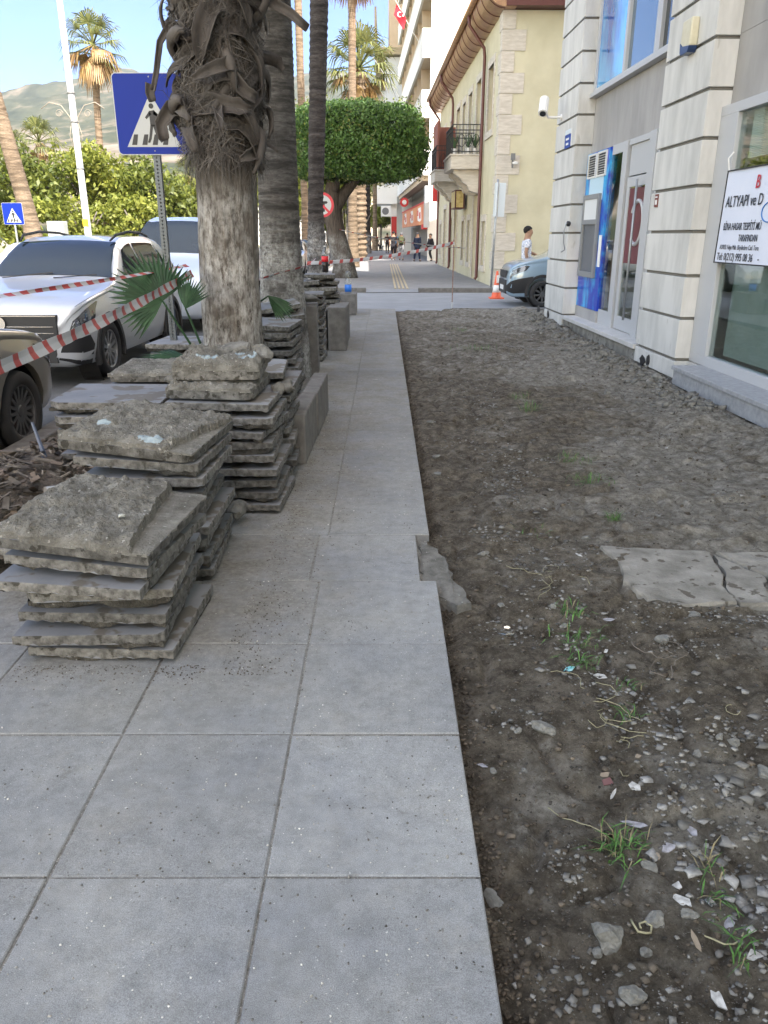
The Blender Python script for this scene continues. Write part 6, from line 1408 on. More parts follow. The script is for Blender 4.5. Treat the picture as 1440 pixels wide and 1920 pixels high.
# ---- barrier tape
M['tape_w'] = mat('tape_white', (.42,.43,.45), .4); M['tape_r'] = mat('tape_red', (.36,.055,.05), .45)
def tape(name, label, P, w_=.075, tw=None, per=.165, red=.36, seed=0, up0=None):
    """ribbon along points; tw: list of twist angles (deg) per point"""
    P = [Vector(p) for p in P]; S = [0]
    for i in range(1, len(P)): S.append(S[-1]+(P[i]-P[i-1]).length)
    tw = tw or [0]*len(P); n = int(S[-1]/(per/6)); g = MB(); r_ = random.Random(seed)
    def at_(s_, k): return np.interp(s_, S, [p[k] for p in P])
    prev = None
    for i in range(n+1):
        s_ = S[-1]*i/n; e = .02; p = Vector([at_(s_, k) for k in range(3)]); d = (Vector([at_(min(s_+e, S[-1]), k) for k in range(3)])-Vector([at_(max(s_-e, 0), k) for k in range(3)])).normalized()
        side = d.cross(Vector((0,0,1))).normalized(); up = side.cross(d); a = R(np.interp(s_, S, tw)); v = up*math.cos(a)+side*math.sin(a); sk = d*w_*.16
        wv = side*.006*math.sin(s_*9+seed)
        g.v.append(tuple(p+v*w_/2+sk+wv)); g.v.append(tuple(p+side*.004)); g.v.append(tuple(p-v*w_/2-sk-wv))
    for i in range(n):
        mi_ = 1 if (i/6) % 1 < red else 0
        for q in (0, 1): a = 3*i+q; g.f.append((a, a+3, a+4, a+1)); g.m.append(mi_)
    o = g.build(name, [M['tape_w'], M['tape_r']]); md = o.modifiers.new('thick', 'SOLIDIFY'); md.thickness = .0006; tag(o, label, 'barrier tape', 'red and white barrier tape'); return o
def sag(a, b_, s_, n=10): a = Vector(a); b_ = Vector(b_); return [a.lerp(b_, i/n)-Vector((0,0,s_*4*(i/n)*(1-i/n))) for i in range(n+1)]
tape('barrier_tape', 'broad red and white barrier tape in front of the silver SUV, the lower of two', sag((-1.50,6.30,1.27),(-1.50,1.2,1.02),.05), .055, [10]*11, .155, .30, seed=1)
tape('barrier_tape', 'twisted thin red and white tape in front of the silver SUV, the upper of two', sag((-1.52,6.25,1.33),(-2.55,2.6,1.22),.03), .026, [40+35*math.sin(i*1.3) for i in range(11)], .12, seed=2)
tape('barrier_tape', 'short twisted tape between the shaggy palm and the second palm', sag((-1.05,6.55,1.22),(-1.36,8.82,1.10),.02)+sag((-1.36,8.76,1.10),(-.9,8.8,1.22),.0)+sag((-.9,8.85,1.22),(-1.42,16.75,1.10),.03), .035, [60]*33, .12, seed=3)
tape('barrier_tape', 'red and white tape strung across the far pavement from third palm to thin stake', sag((-1.6,16.82,1.0),(-1.2,16.72,1.02),.0, 4)+sag((-1.2,16.75,1.02),(1.60,18.9,1.38),.07, 12), .072, [8]*18, .26, .30, seed=4)
tape('barrier_tape', 'thin white tape behind, from the boxy tree to the yellow house', sag((-1.7,31.2,1.75),(3.3,33.0,1.05),.10), .05, [50]*11, .5, .12, seed=5)
tape('barrier_tape', 'short tape from the thin stake to the yellow house pipe', sag((1.60,18.9,1.38),(2.6,29.0,1.62),.03), .04, [30]*11, .3, .3, seed=6)
t = thing('tape_stake', 'thin rusty stake that holds the barrier tape at the end of the soil bed', 'stake', (1.62, 18.9, -.10)); g = MB(); g.tube([(0,0,0),(.0,0,1.55)], .012, 8); g.build('rod', mat('rusty_steel', (.16,.07,.05), .8, (.28,.20,.17), 20), t); g = MB(); g.lathe([(.022,1.43),(.022,1.50)], 8); g.lathe([(.02,0),(.024,.15)], 8); g.build('tape_wrap', M['tape_w'], t)
# ---- bottles
t = thing('cola_bottle', 'half full cola bottle with red label standing on the pale slab', 'bottle', (-1.02+.10, 12.62, 1.005))
M['pet'] = glassmat('clear_plastic', (.9,.93,.93), 1.4, .05, .9)
g = MB(); g.lathe([(.0,0),(.048,0),(.052,.02),(.05,.06),(.053,.10),(.053,.155)], 18); g.build('cola', mat('cola', (.012,.008,.008), .15), t, smooth=True)
g = MB(); g.lathe([(.0545,.155),(.0545,.235)], 18); g.build('label', mat('label_red', (.60,.02,.03), .4), t, smooth=True)
g = MB(); g.lathe([(.053,.235),(.05,.27),(.035,.32),(.018,.35),(.015,.385)], 18); g.build('bottle_top', M['pet'], t, smooth=True); g = MB(); g.lathe([(.017,.37),(.017,.395),(0,.395)], 12); g.build('cap', M['signwhite'], t)
t = thing('water_bottle', 'clear water bottle with blue label on a kerb block near the crossing', 'bottle', (-.74, 16.5, .42))
g = MB(); g.lathe([(0,0),(.062,0),(.07,.02),(.068,.10)], 16); g.lathe([(.066,.17),(.072,.20),(.06,.27),(.045,.30),(.055,.34),(.065,.38),(.05,.43),(.0,.44)], 16); g.build('bottle_body', M['pet'], t, smooth=True); g = MB(); g.lathe([(.071,.03),(.071,.17)], 16); g.build('label', mat('label_blue', (.02,.16,.62), .4), t, smooth=True)
t = thing('plastic_bag', 'crumpled dark bag lying between the kerb blocks at the far stack', 'bag', (-.98, 15.9, .32)); o = rock(.16,.12,.10,77).build('bag_body', mat('dark_green_bag', (.03,.045,.04), .35), t); 
t = thing('bollard', 'orange, red and blue barrier block glimpsed between the first and second palms', 'barrier', (-1.42, 8.3, .0)); g = MB(); g.lathe([(.07,.6),(.07,1.0),(.05,1.02)], 14); g.build('blue_base', mat('barrel_blue', (.02,.05,.35), .5), t); g = MB(); g.lathe([(.065,1.02),(.062,1.13)], 14); g.build('orange_band', bpy.data.materials['cone_orange'], t); g = MB(); g.lathe([(.066,1.13),(.05,1.2),(0,1.2)], 14); g.build('cap', M['signwhite'], t)
g = MB(); g.lathe([(.06,.0),(.06,.6)], 14); g.build('pipe', M['galv'], t)

# ================================================================ PEOPLE
def skin(name, pts, edges, rad, m, parent, sub=2, root=0):
    me = bpy.data.meshes.new(name); me.from_pydata(pts, edges, []); o = bpy.data.objects.new(name, me); C.objects.link(o)
    md = o.modifiers.new('s', 'SKIN'); md.use_smooth_shade = True
    for i, v in enumerate(me.skin_vertices[0].data): v.radius = rad[i] if hasattr(rad[i], '__len__') else (rad[i], rad[i]); v.use_root = (i == root)
    sb = o.modifiers.new('ss', 'SUBSURF'); sb.levels = sub; sb.render_levels = sub
    dg = bpy.context.evaluated_depsgraph_get(); m2 = bpy.data.meshes.new_from_object(o.evaluated_get(dg)); bpy.data.objects.remove(o)
    m2.name = name; m2.materials.clear(); m2.materials.append(m); o = bpy.data.objects.new(name, m2); C.objects.link(o); o.parent = parent
    m2.shade_smooth(); return o
def person(label, x, y, z, rz, shirt, trousers, hair, pose=None, h=1.74, skinc=(.34,.20,.13), shorts=False, sleeve='short', fine=False, extra=None, group=None):
    t = thing('person', label, 'person', (x, y, z), rz, group); k = h/1.74
    # local: facing -y ; x to the person's left
    J = dict(pel=(0,0,.95), waist=(0,.0,1.08), chest=(0,.01,1.28), sho=(0,.01,1.42), neck=(0,.0,1.49), jaw=(0,-.025,1.56), head=(0,-.01,1.64), crown=(0,.005,1.715),
             hl=(.09,0,.90), kl=(.10,-.01,.50), al=(.10,.02,.09), tl=(.11,-.12,.035), hr=(-.09,0,.90), kr=(-.10,-.01,.50), ar=(-.10,.02,.09), tr=(-.11,-.12,.035),
             sl=(.18,.01,1.40), el=(.22,.03,1.13), wl=(.23,-.03,.89), fl=(.235,-.05,.80), sr=(-.18,.01,1.40), er=(-.22,.03,1.13), wr=(-.23,-.03,.89), fr=(-.235,-.05,.80))
    if pose: J.update(pose)
    J = {a: tuple(q*k for q in b_) for a, b_ in J.items()}
    sk_ = mat('skin', skinc, .6) if 'skin' not in bpy.data.materials else bpy.data.materials['skin']
    names = list(J); idx = {n: i for i, n in enumerate(names)}
    E_ = [('pel','waist'),('waist','chest'),('chest','sho'),('sho','neck'),('neck','jaw'),('jaw','head'),('head','crown'),('pel','hl'),('hl','kl'),('kl','al'),('al','tl'),('pel','hr'),('hr','kr'),('kr','ar'),('ar','tr'),('sho','sl'),('sl','el'),('el','wl'),('wl','fl'),('sho','sr'),('sr','er'),('er','wr'),('wr','fr')]
    Rr = dict(pel=(.13,.10), waist=(.115,.09), chest=(.13,.10), sho=(.10,.075), neck=.062, jaw=(.076,.088), head=(.096,.118), crown=(.068,.085), hl=.08, kl=.055, al=.038, tl=(.04,.028), hr=.08, kr=.055, ar=.038, tr=(.04,.028), sl=.052, el=.040, wl=.027, fl=(.035,.018), sr=.052, er=.040, wr=.027, fr=(.035,.018))
    pts = [J[n] for n in names]; ed = [(idx[a], idx[b_]) for a, b_ in E_]; rad = [tuple(q*k*1.1 for q in (Rr[n] if hasattr(Rr[n], '__len__') else (Rr[n],)*2)) for n in names]
    if fine:
        # nose, and five fingers on each hand
        def add(p, r_, par): pts.append(tuple(p)); rad.append((r_, r_)); ed.append((par, len(pts)-1)); return len(pts)-1
        hd = Vector(J['head']); add(hd+Vector((0,-.115,-.03))*k, .014, idx['head'])
        for sd in ('l', 'r'):
            wv = Vector(J['w'+sd]); fv = Vector(J['f'+sd]); d = (fv-wv).normalized(); s_ = d.cross(Vector((0,1,0))).normalized() if abs(d.y) < .8 else Vector((1,0,0)); s_ = Vector((0,1,0))-d*d.y; s_.normalize()
            for q, (o_, l_) in enumerate(((-.03,.055),(-.011,.072),(.009,.068),(.028,.052))):
                a = add(fv+s_*o_*k+d*.02, .010, idx['f'+sd]); b2 = add(fv+s_*o_*k+d*l_*.6+Vector((0,-.008,0)), .009, a); add(fv+s_*o_*k*1.05+d*l_+Vector((0,-.02,-.004)), .007, b2)
            a = add(wv+(fv-wv)*.5-s_*.045, .012, idx['f'+sd]); add(wv+(fv-wv)*.95-s_*.065, .009, a)
    skin('body', pts, ed, rad, sk_, t)
    # shirt
    def sub_(nl, el, rr_, nm, m_):
        ii = {n: i for i, n in enumerate(nl)}; skin(nm, [J2[n] for n in nl], [(ii[a], ii[b_]) for a, b_ in el], [tuple(q*k*1.12 for q in (rr_[n] if hasattr(rr_[n], '__len__') else (rr_[n],)*2)) for n in nl], m_, t)
    J2 = dict(J); L3 = lambda a, b_, q: tuple(np.array(J[a])*(1-q)+np.array(J[b_])*q)
    J2['hem'] = L3('pel', 'waist', -.2); q_ = .62 if sleeve == 'short' else 1
    J2['cl'] = L3('sl','el', q_) if sleeve == 'short' else J['wl']; J2['cr'] = L3('sr','er', q_) if sleeve == 'short' else J['wr']
    nl = ['waist','hem','chest','sho','sl','cl','sr','cr']; el = [('waist','hem'),('waist','chest'),('chest','sho'),('sho','sl'),('sho','sr')]; rr_ = dict(hem=(.155,.12), waist=(.145,.115), chest=(.155,.12), sho=(.115,.085), sl=.07, cl=.066, sr=.07, cr=.066)
    if sleeve == 'long': nl += ['el','er']; el += [('sl','el'),('el','cl'),('sr','er'),('er','cr')]; rr_.update(el=.058, er=.058, cl=.042, cr=.042)
    else: el += [('sl','cl'),('sr','cr')]
    sub_(nl, el, rr_, 'shirt', shirt)
    J2['shl'] = L3('hl','kl', .9) if shorts else L3('kl','al', .93); J2['shr'] = L3('hr','kr', .9) if shorts else L3('kr','ar', .93)
    nl = ['pel','hl','hr','shl','shr']+([] if shorts else ['kl','kr']); rr_ = dict(pel=(.145,.115), hl=.10, hr=.10, shl=.085 if shorts else .052, shr=.085 if shorts else .052, kl=.072, kr=.072)
    el = [('pel','hl'),('pel','hr')]+([('hl','shl'),('hr','shr')] if shorts else [('hl','kl'),('kl','shl'),('hr','kr'),('kr','shr')]); sub_(nl, el, rr_, 'trousers', trousers)
    for sd in 'lr':
        a = np.array(J['a'+sd]); b_ = np.array(J['t'+sd]); skin('shoe', [tuple(a+(0,.05*k,-.035)), tuple(a*.5+b_*.5+(0,0,-.01)), tuple(b_+(0,-.02,0))], [(0,1),(1,2)], [(.045,.04)]*3, M['black'], t)
    hd = np.array(J['head']); 
    bm = bmesh.new(); bmesh.ops.create_icosphere(bm, subdivisions=3, radius=1)
    for v in bm.verts:
        c_ = v.co; lo = -1.0 if c_.y > .10 else -.45 if c_.y > -.15 else (.22+.0*c_.y); q = 1+.06*math.sin(c_.x*9+c_.z*7)*math.cos(c_.y*8)
        v.co = Vector((c_.x*.090*q, c_.y*.112*q, max(c_.z, lo)*.098*q))
    g = MB(); g.v = [tuple(hd+np.array((v.co.x, v.co.y+.012, v.co.z+.022))*k) for v in bm.verts]; g.f = [tuple(v.index for v in f.verts) for f in bm.faces]; g.m = [0]*len(g.f); bm.free(); g.build('hair', hair, t, smooth=True)
    if fine:
        g = MB()
        for sg in (-1, 1): g.lathe([(0,.004),(.012,.0)], 8, M=Matrix.Translation(tuple(hd+np.array((sg*.032,-.098,-.012))*k)) @ Matrix.Rotation(R(90), 4, 'X'))
        g.build('eyes', M['signblack'], t); g = MB(); g.box(hd[0]-.024, hd[0]+.024, hd[1]-.102, hd[1]-.084, hd[2]-.068, hd[2]-.058); g.build('mouth', mat('lips', (.25,.09,.07), .6), t)
        for sg in (-1, 1): g = MB(); g.lathe([(0,-.008),(.022,0),(.016,.012),(0,.008)], 10, M=Matrix.Translation(tuple(hd+np.array((sg*.088,.01,-.02))*k)) @ Matrix.Rotation(R(90), 4, 'Y')); g.build('ear', sk_, t, smooth=True)
    return t
cloth = lambda n, c, c2=None: mat(n, c, .9, c2, 30, (.52,.56)) if n not in bpy.data.materials else bpy.data.materials[n]
HK = cloth('black_hair', (.012,.010,.010))
walk = dict(kl=(.10,-.12,.52), al=(.10,.06,.12), tl=(.10,-.06,.05), kr=(-.10,.06,.50), ar=(-.10,.20,.12), tr=(-.10,.10,.04), el=(.23,.08,1.13), wl=(.24,.04,.90), fl=(.24,0,.82), er=(-.23,-.04,1.13), wr=(-.21,-.18,.95), fr=(-.20,-.23,.88))
pz = dict(walk); pz.update(er=(-.24,.06,1.13), wr=(-.22,-.02,.88), fr=(-.22,-.05,.79), el=(.20,-.10,1.15), wl=(.14,-.32,1.06), fl=(.12,-.40,1.04))
pz['kl'] = (.10,-.16,.52)
person('young man in a white printed t-shirt walking to the right behind the light blue van', 3.76, 21.4, -.10, R(90), cloth('printed_tshirt', (.72,.73,.78), (.20,.26,.42)), cloth('dark_trousers', (.03,.035,.05)), HK, pz, h=1.86, fine=True)
G2 = 'pedestrians far down the pavement'
person('man in a bright blue t-shirt and dark shorts walking away', .86, 64, -.02, R(180), cloth('bright_blue', (.05,.38,.75)), cloth('grey_shorts', (.05,.055,.07)), HK, walk, shorts=True, group=G2)
person('person dressed all in black walking away left of the backpack carrier', .62, 53.5, -.02, R(175), cloth('black_cloth', (.015,.013,.018)), cloth('black_cloth', (.015,.013,.018)), HK, walk, h=1.80, sleeve='short', group=G2)
tb = person('person with grey trousers and an olive backpack walking away', 1.12, 53, -.02, R(185), cloth('dark_top', (.03,.03,.03)), cloth('light_grey_trousers', (.28,.28,.30)), cloth('grey_hair', (.10,.10,.11)), walk, h=1.70, group=G2)
t = thing('backpack', 'olive green backpack on the back of the person in grey trousers', 'backpack', (1.12, 53-.20, 1.02)); g = MB(); g.box(-.16,.16,-.13,.06,0,.46); g.build('bag_body', cloth('olive', (.07,.075,.035)), t, bevel=.04); g = MB(); g.box(-.12,.12,-.17,-.13,.06,.26); g.build('pocket', cloth('olive', (.07,.075,.035)), t, bevel=.02)
person('man in a dark navy jacket standing with legs apart by the shop fronts', 2.10, 51, -.02, R(150), cloth('navy', (.012,.02,.05)), cloth('navy', (.012,.02,.05)), cloth('grey_hair', (.10,.10,.11)), dict(kl=(.16,0,.5),al=(.22,.02,.09),tl=(.25,-.1,.035),kr=(-.14,0,.5),ar=(-.18,.02,.09),tr=(-.2,-.1,.035)), sleeve='long', group=G2)
person('person in black stepping into the shop by the orange sign', 2.92, 51.2, -.02, R(-60), cloth('black_cloth', (.015,.013,.018)), cloth('black_cloth', (.015,.013,.018)), HK, walk, sleeve='long', h=1.65, group=G2)
person('person in a dark patterned dress between the blue shirt and the black clothes', .30, 74, -.02, R(180), cloth('dark_brown_top', (.06,.03,.03)), cloth('black_cloth', (.015,.013,.018)), HK, walk, group=G2)
for i, (x, y, c_, lb) in enumerate(((-1.75,88,'black_cloth','person in black at the left of the far group on the bench'),(-1.15,90,'light_grey_trousers','person in a pale top in the middle of the far group'),(-.75,88,'black_cloth','person in black at the right of the far group'))):
    person(lb, x, y, -.02, R(30*i), cloth(c_, (.02,.02,.02)), cloth('black_cloth', (.015,.013,.018)), HK, dict(kl=(.12,-.38,.52),al=(.12,-.40,.10),tl=(.12,-.52,.035),kr=(-.12,-.38,.52),ar=(-.12,-.36,.10),tr=(-.12,-.48,.035),pel=(0,0,.60),hl=(.09,0,.56),hr=(-.09,0,.56),waist=(0,0,.75),chest=(0,.0,.95),sho=(0,0,1.09),neck=(0,-.01,1.16),jaw=(0,-.03,1.23),head=(0,-.02,1.31),crown=(0,0,1.385),sl=(.18,0,1.07),el=(.22,-.1,.82),wl=(.14,-.3,.68),fl=(.12,-.38,.66),sr=(-.18,0,1.07),er=(-.22,-.1,.82),wr=(-.14,-.3,.68),fr=(-.12,-.38,.66)) if i != 1 else None, group='people gathered far down the street')
t = thing('bench', 'pale low bench under the far group of people', 'bench', (-1.25, 88.2, -.02)); g = MB(); g.box(-1.3,1.3,-.25,.3,.40,.50); g.build('seat', M['sill'], t); 
for x_ in (-1.1, 1.1): g = MB(); g.box(x_-.1,x_+.1,-.2,.25,0,.40); g.build('leg', M['sill'], t)
M['pl_lilac0'] = mat('tile_shard', (.115,.113,.108), .85, (.27,.268,.262), 30, island=.5)
M['clod'] = mat('soil_clod', (.038,.029,.020), 1, (.15,.125,.095), 6, (.35,.65), bump=1, bs=120, bd=.006, island=.35)
# ================================================================ DEBRIS, GRASS, STONES
def free(x, y): return x > .30
# gravel crumbs over the soil (uncountable)
r_ = np.random.default_rng(5)
def crumbs(name, n, xf, yf, zf, smin, smax, m, seed, flat=.7, pw=3.0):
    g = np.random.default_rng(seed); base = np.array([(-1,-1,-.8),(1,-1,-.8),(1,1,-.8),(-1,1,-.8),(-1,-1,.8),(1,-1,.8),(1,1,.8),(-1,1,.8)])*.62; F = np.array([(0,2,1),(0,3,2),(4,5,6),(4,6,7),(0,1,5),(0,5,4),(1,2,6),(1,6,5),(2,3,7),(2,7,6),(3,0,4),(3,4,7)])
    x, y = xf(g, n), yf(g, n); s = smin+(smax-smin)*g.random(n)**pw; a = g.random(n)*6.28; fl = flat*(.6+.7*g.random(n))
    B = base[None]*(1+.9*(g.random((n,8,3))-.5)); c, q = np.cos(a)[:, None], np.sin(a)[:, None]; tl = (g.random(n)-.5)[:, None]
    X = (B[..., 0]*c-B[..., 1]*q)*s[:, None]+x[:, None]; Y = (B[..., 0]*q+B[..., 1]*c)*s[:, None]*(.6+.5*g.random(n))[:, None]+y[:, None]; Z = (B[..., 2]+B[..., 0]*tl)*s[:, None]*fl[:, None]+(zf(x, y)+s*.22)[:, None]
    co = np.stack([X, Y, Z], -1).reshape(-1, 3); q4 = (F[None]+8*np.arange(n)[:, None, None]).reshape(-1, 3); return np_mesh(name, co, q4, m)
def ypersp(g, n, a=.9, b_=14): return a*(b_/a)**g.random(n)
def track(y): return 1.05+.0*y+.10*np.sin(y*1.7)
o = crumbs('gravel', 22000, lambda g, n: .27+3.1*g.random(n), lambda g, n: ypersp(g, n), soil_z, .0010, .008, M['gravel'], 1, pw=6); o['kind'] = 'stuff'
o = crumbs('soil_clods', 12000, lambda g, n: .262+3.1*g.random(n)**1.2, lambda g, n: ypersp(g, n, .9, 12), soil_z, .002, .017, M['clod'], 2, pw=6); o['kind'] = 'stuff'
o = crumbs('spilled_soil', 5000, lambda g, n: .262+np.abs(g.normal(size=n))*.035, lambda g, n: ypersp(g, n, .9, 12), soil_z, .001, .010, M['clod'], 3, pw=3); o['kind'] = 'stuff'
# crumbs concentrated in the row of rubble
TX = lambda y: np.interp(y, [1.0,1.3,1.8,2.2,2.6,3.2,4,5,7,10], [1.02,.98,1.02,.92,.86,.78,.75,.85,.95,1.0])
def xrow(sp): return lambda g, n: 0
def row_crumbs(name, n, smin, smax, m, seed, sp=.10, off=0):
    g = np.random.default_rng(seed); y = ypersp(g, n, 1.1, 9); x = TX(y)+off+g.normal(size=n)*sp; x = np.clip(x, .3, 3.2)
    return crumbs(name, n, lambda g_, n_: x, lambda g_, n_: y, soil_z, smin, smax, m, seed+1, .6, 2.6)
M['rubble'] = mat('pale_rubble', (.10,.097,.088), .9, (.235,.23,.215), 8, island=.45)
o = row_crumbs('rubble_crumbs', 3200, .0015, .014, M['rubble'], 5, .13); o['kind'] = 'stuff'
gq = np.random.default_rng(77); nq = 240; yq = np.concatenate([ypersp(gq, 150, 1.0, 8), .95+1.6*gq.random(90)]); xq = np.concatenate([TX(yq[:150])+.08+gq.normal(size=150)*.14, 1.0+.7*gq.random(90)]); xq = np.clip(xq, .32, 3)
o = crumbs('broken_mortar', nq, lambda g, n: xq, lambda g, n: yq, soil_z, .008, .030, M['rubble'], 78, .35, 1.8); o['kind'] = 'stuff'
gq2 = np.random.default_rng(78); cq = np.array([(.84,1.62),(.90,1.55),(.80,1.70),(.95,1.44),(.99,1.36),(.86,1.82),(.88,1.95),(1.05,1.27),(.93,2.2),(.86,2.45)]); iq = gq2.integers(0, len(cq), 150)
x2 = cq[iq, 0]+gq2.normal(size=150)*.035; y2 = cq[iq, 1]+gq2.normal(size=150)*.032
o = crumbs('tile_shards', 150, lambda g, n: x2, lambda g, n: y2, soil_z, .004, .026, M['pl_lilac0'], 79, .30, 2.4); o['kind'] = 'stuff'
g_ = np.random.default_rng(91); cl = [(.42,1.30),(.50,1.62),(.46,2.3),(.62,1.22),(.9,1.14),(1.45,1.95),(1.5,2.35),(1.25,2.75),(.55,3.0),(1.35,1.45),(1.5,3.05),(.75,1.0),(1.05,1.5),(1.1,1.35),(1.2,2.2),(1.0,3.6),(.55,4.1),(1.6,4.4),(.8,5.0),(2.2,4.6),(1.2,5.6),(2.4,6.3),(.6,6.2),(1.9,7.2),(1.0,7.6),(2.6,8.2),(.7,9.0),(1.7,9.6),(2.5,10.5),(1.2,3.05),(1.5,2.98),(1.75,3.0),(1.2,3.8),(1.9,2.6),(1.7,1.6)]
xs_, ys_ = [], []
for (x, y) in cl:
    k = 130; xs_.append(x+g_.normal(size=k)*.075); ys_.append(y+g_.normal(size=k)*.06)
xs_ = np.clip(np.concatenate(xs_), .29, 3); ys_ = np.concatenate(ys_)
o = crumbs('rubble_patches', len(xs_), lambda g, n: xs_, lambda g, n: ys_, soil_z, .0015, .013, M['rubble'], 92, .6, 4); o['kind'] = 'stuff'
# crumbs and sand spilled on the paving
def xp(g, n): return XR-.02-1.6*g.random(n)**1.3
o = crumbs('grit_on_paving', 9000, xp, lambda g, n: ypersp(g, n, 1.0, 9), lambda x, y: 0*x, .0006, .0042, mat('grit', (.10,.095,.085), .9, (.45,.44,.41), 3, (.45,.55), island=.6), 21, pw=4); o['kind'] = 'stuff'
def xs2(g, n): return -.60+g.random(n)**2*.55
o = crumbs('dirt_by_stacks', 5000, lambda g, n: np.where(g.random(n) < .5, -.62+np.abs(g.normal(size=n))*.09, -.56+np.abs(g.normal(size=n))*.16), lambda g, n: 2.5+6*g.random(n)**1.4, lambda x, y: 0*x, .0004, .0042, M['clod'], 22, pw=4); o['kind'] = 'stuff'
o = crumbs('dirt_before_stack', 1600, lambda g, n: -1.40+.72*g.random(n), lambda g, n: 2.57-np.abs(g.normal(size=n))*.06, lambda x, y: 0*x, .0004, .0045, M['clod'], 23, pw=4); o['kind'] = 'stuff'
# heap of wood chips, dead leaves and grit between the stacks and the kerb
ny, nx = 90, 50; yy = np.linspace(3.36, 5.9, ny); xx = np.linspace(-2.72, -1.38, nx); X, Y = np.meshgrid(xx, yy)
ZH = .02+.30*np.exp(-(((X+2.0)/.55)**2+((Y-4.3)/.85)**2))+.06*fbm(X*6, Y*6, 4, 301)+.03*fbm(X*18, Y*18, 3, 302)
M['litter'] = mat('leaf_litter', (.05,.042,.034), .95, (.20,.17,.14), 14, bump=1, bs=60, bd=.015)
o = grid_mesh('litter_heap', X, Y, ZH, M['litter']); o['kind'] = 'stuff'
def chips(name, n, seed, m, lmin, lmax, wr=.25):
    g = np.random.default_rng(seed); x = -2.68+1.25*g.random(n); y = 3.38+2.4*g.random(n); z = .05+.30*np.exp(-(((x+2.0)/.55)**2+((y-4.3)/.85)**2))+.02*g.random(n)
    l = lmin+(lmax-lmin)*g.random(n)**2; a = g.random(n)*6.28; t = (g.random(n)-.5)*1.1; w_ = l*wr*(0.4+g.random(n))
    u = np.stack([np.cos(a)*np.cos(t), np.sin(a)*np.cos(t), np.sin(t)], -1)*l[:, None]; v = np.stack([-np.sin(a), np.cos(a), (g.random(n)-.5)], -1)*w_[:, None]; p = np.stack([x, y, z], -1)
    n_ = np.cross(u, v); n_ = n_/np.linalg.norm(n_, axis=1)[:, None]*(.004)
    Q = np.concatenate([np.stack([p-u-v, p+u-v*.6, p+u*.9+v, p-u+v*.8], 1)+n_[:, None], np.stack([p-u-v, p+u-v*.6, p+u*.9+v, p-u+v*.8], 1)-n_[:, None]], 0)
    o = quads(name, Q, m); o['kind'] = 'stuff'; return o
chips('wood_chips', 1500, 3, mat('wood_chip', (.075,.062,.05), .9, (.23,.205,.17), 5, island=.5), .012, .07)
chips('dead_leaves', 700, 4, mat('dead_leaf', (.06,.045,.035), .8, (.14,.11,.085), 5, island=.4), .015, .04, .5)
for i, (x, y, z, l, w_, a, rx, ry, mm, lb) in enumerate(((-1.60,3.75,.30,.30,.09,65,-12,25,'slabtop','grey splinter of slab leaning on the litter heap beside the stacks'),(-2.15,3.55,.22,.22,.10,20,8,-10,'mortar','broken pale block lying on the litter heap'),(-2.35,4.9,.20,.45,.05,35,0,8,'limb','long brown stick across the litter heap'),(-1.75,3.35,.18,.20,.14,-15,10,14,'mortar','flat mortar fragment behind the nearest stack'))):
    g = MB(); g.box(-l/2, l/2, -w_/2, w_/2, -.018, .018); o = g.build('fragment', M[mm], bevel=.006); o.location = (x, y, z); o.rotation_euler = (R(rx), R(ry), R(a)); tag(o, lb, 'fragment')
t = thing('plastic_fork', 'blue-grey plastic strip sticking up from the litter heap by the silver car', 'plastic scrap', (-1.98, 4.35, .33)); g = MB(); g.tube([(0,0,-.05),(-.02,0,.06),(-.06,.02,.20)], [.022,.012,.009], 6); g.lathe([(.0,-.06),(.05,-.05),(.03,-.02)], 8); g.build('strip', mat('blue_grey_plastic', (.10,.13,.20), .35), t)
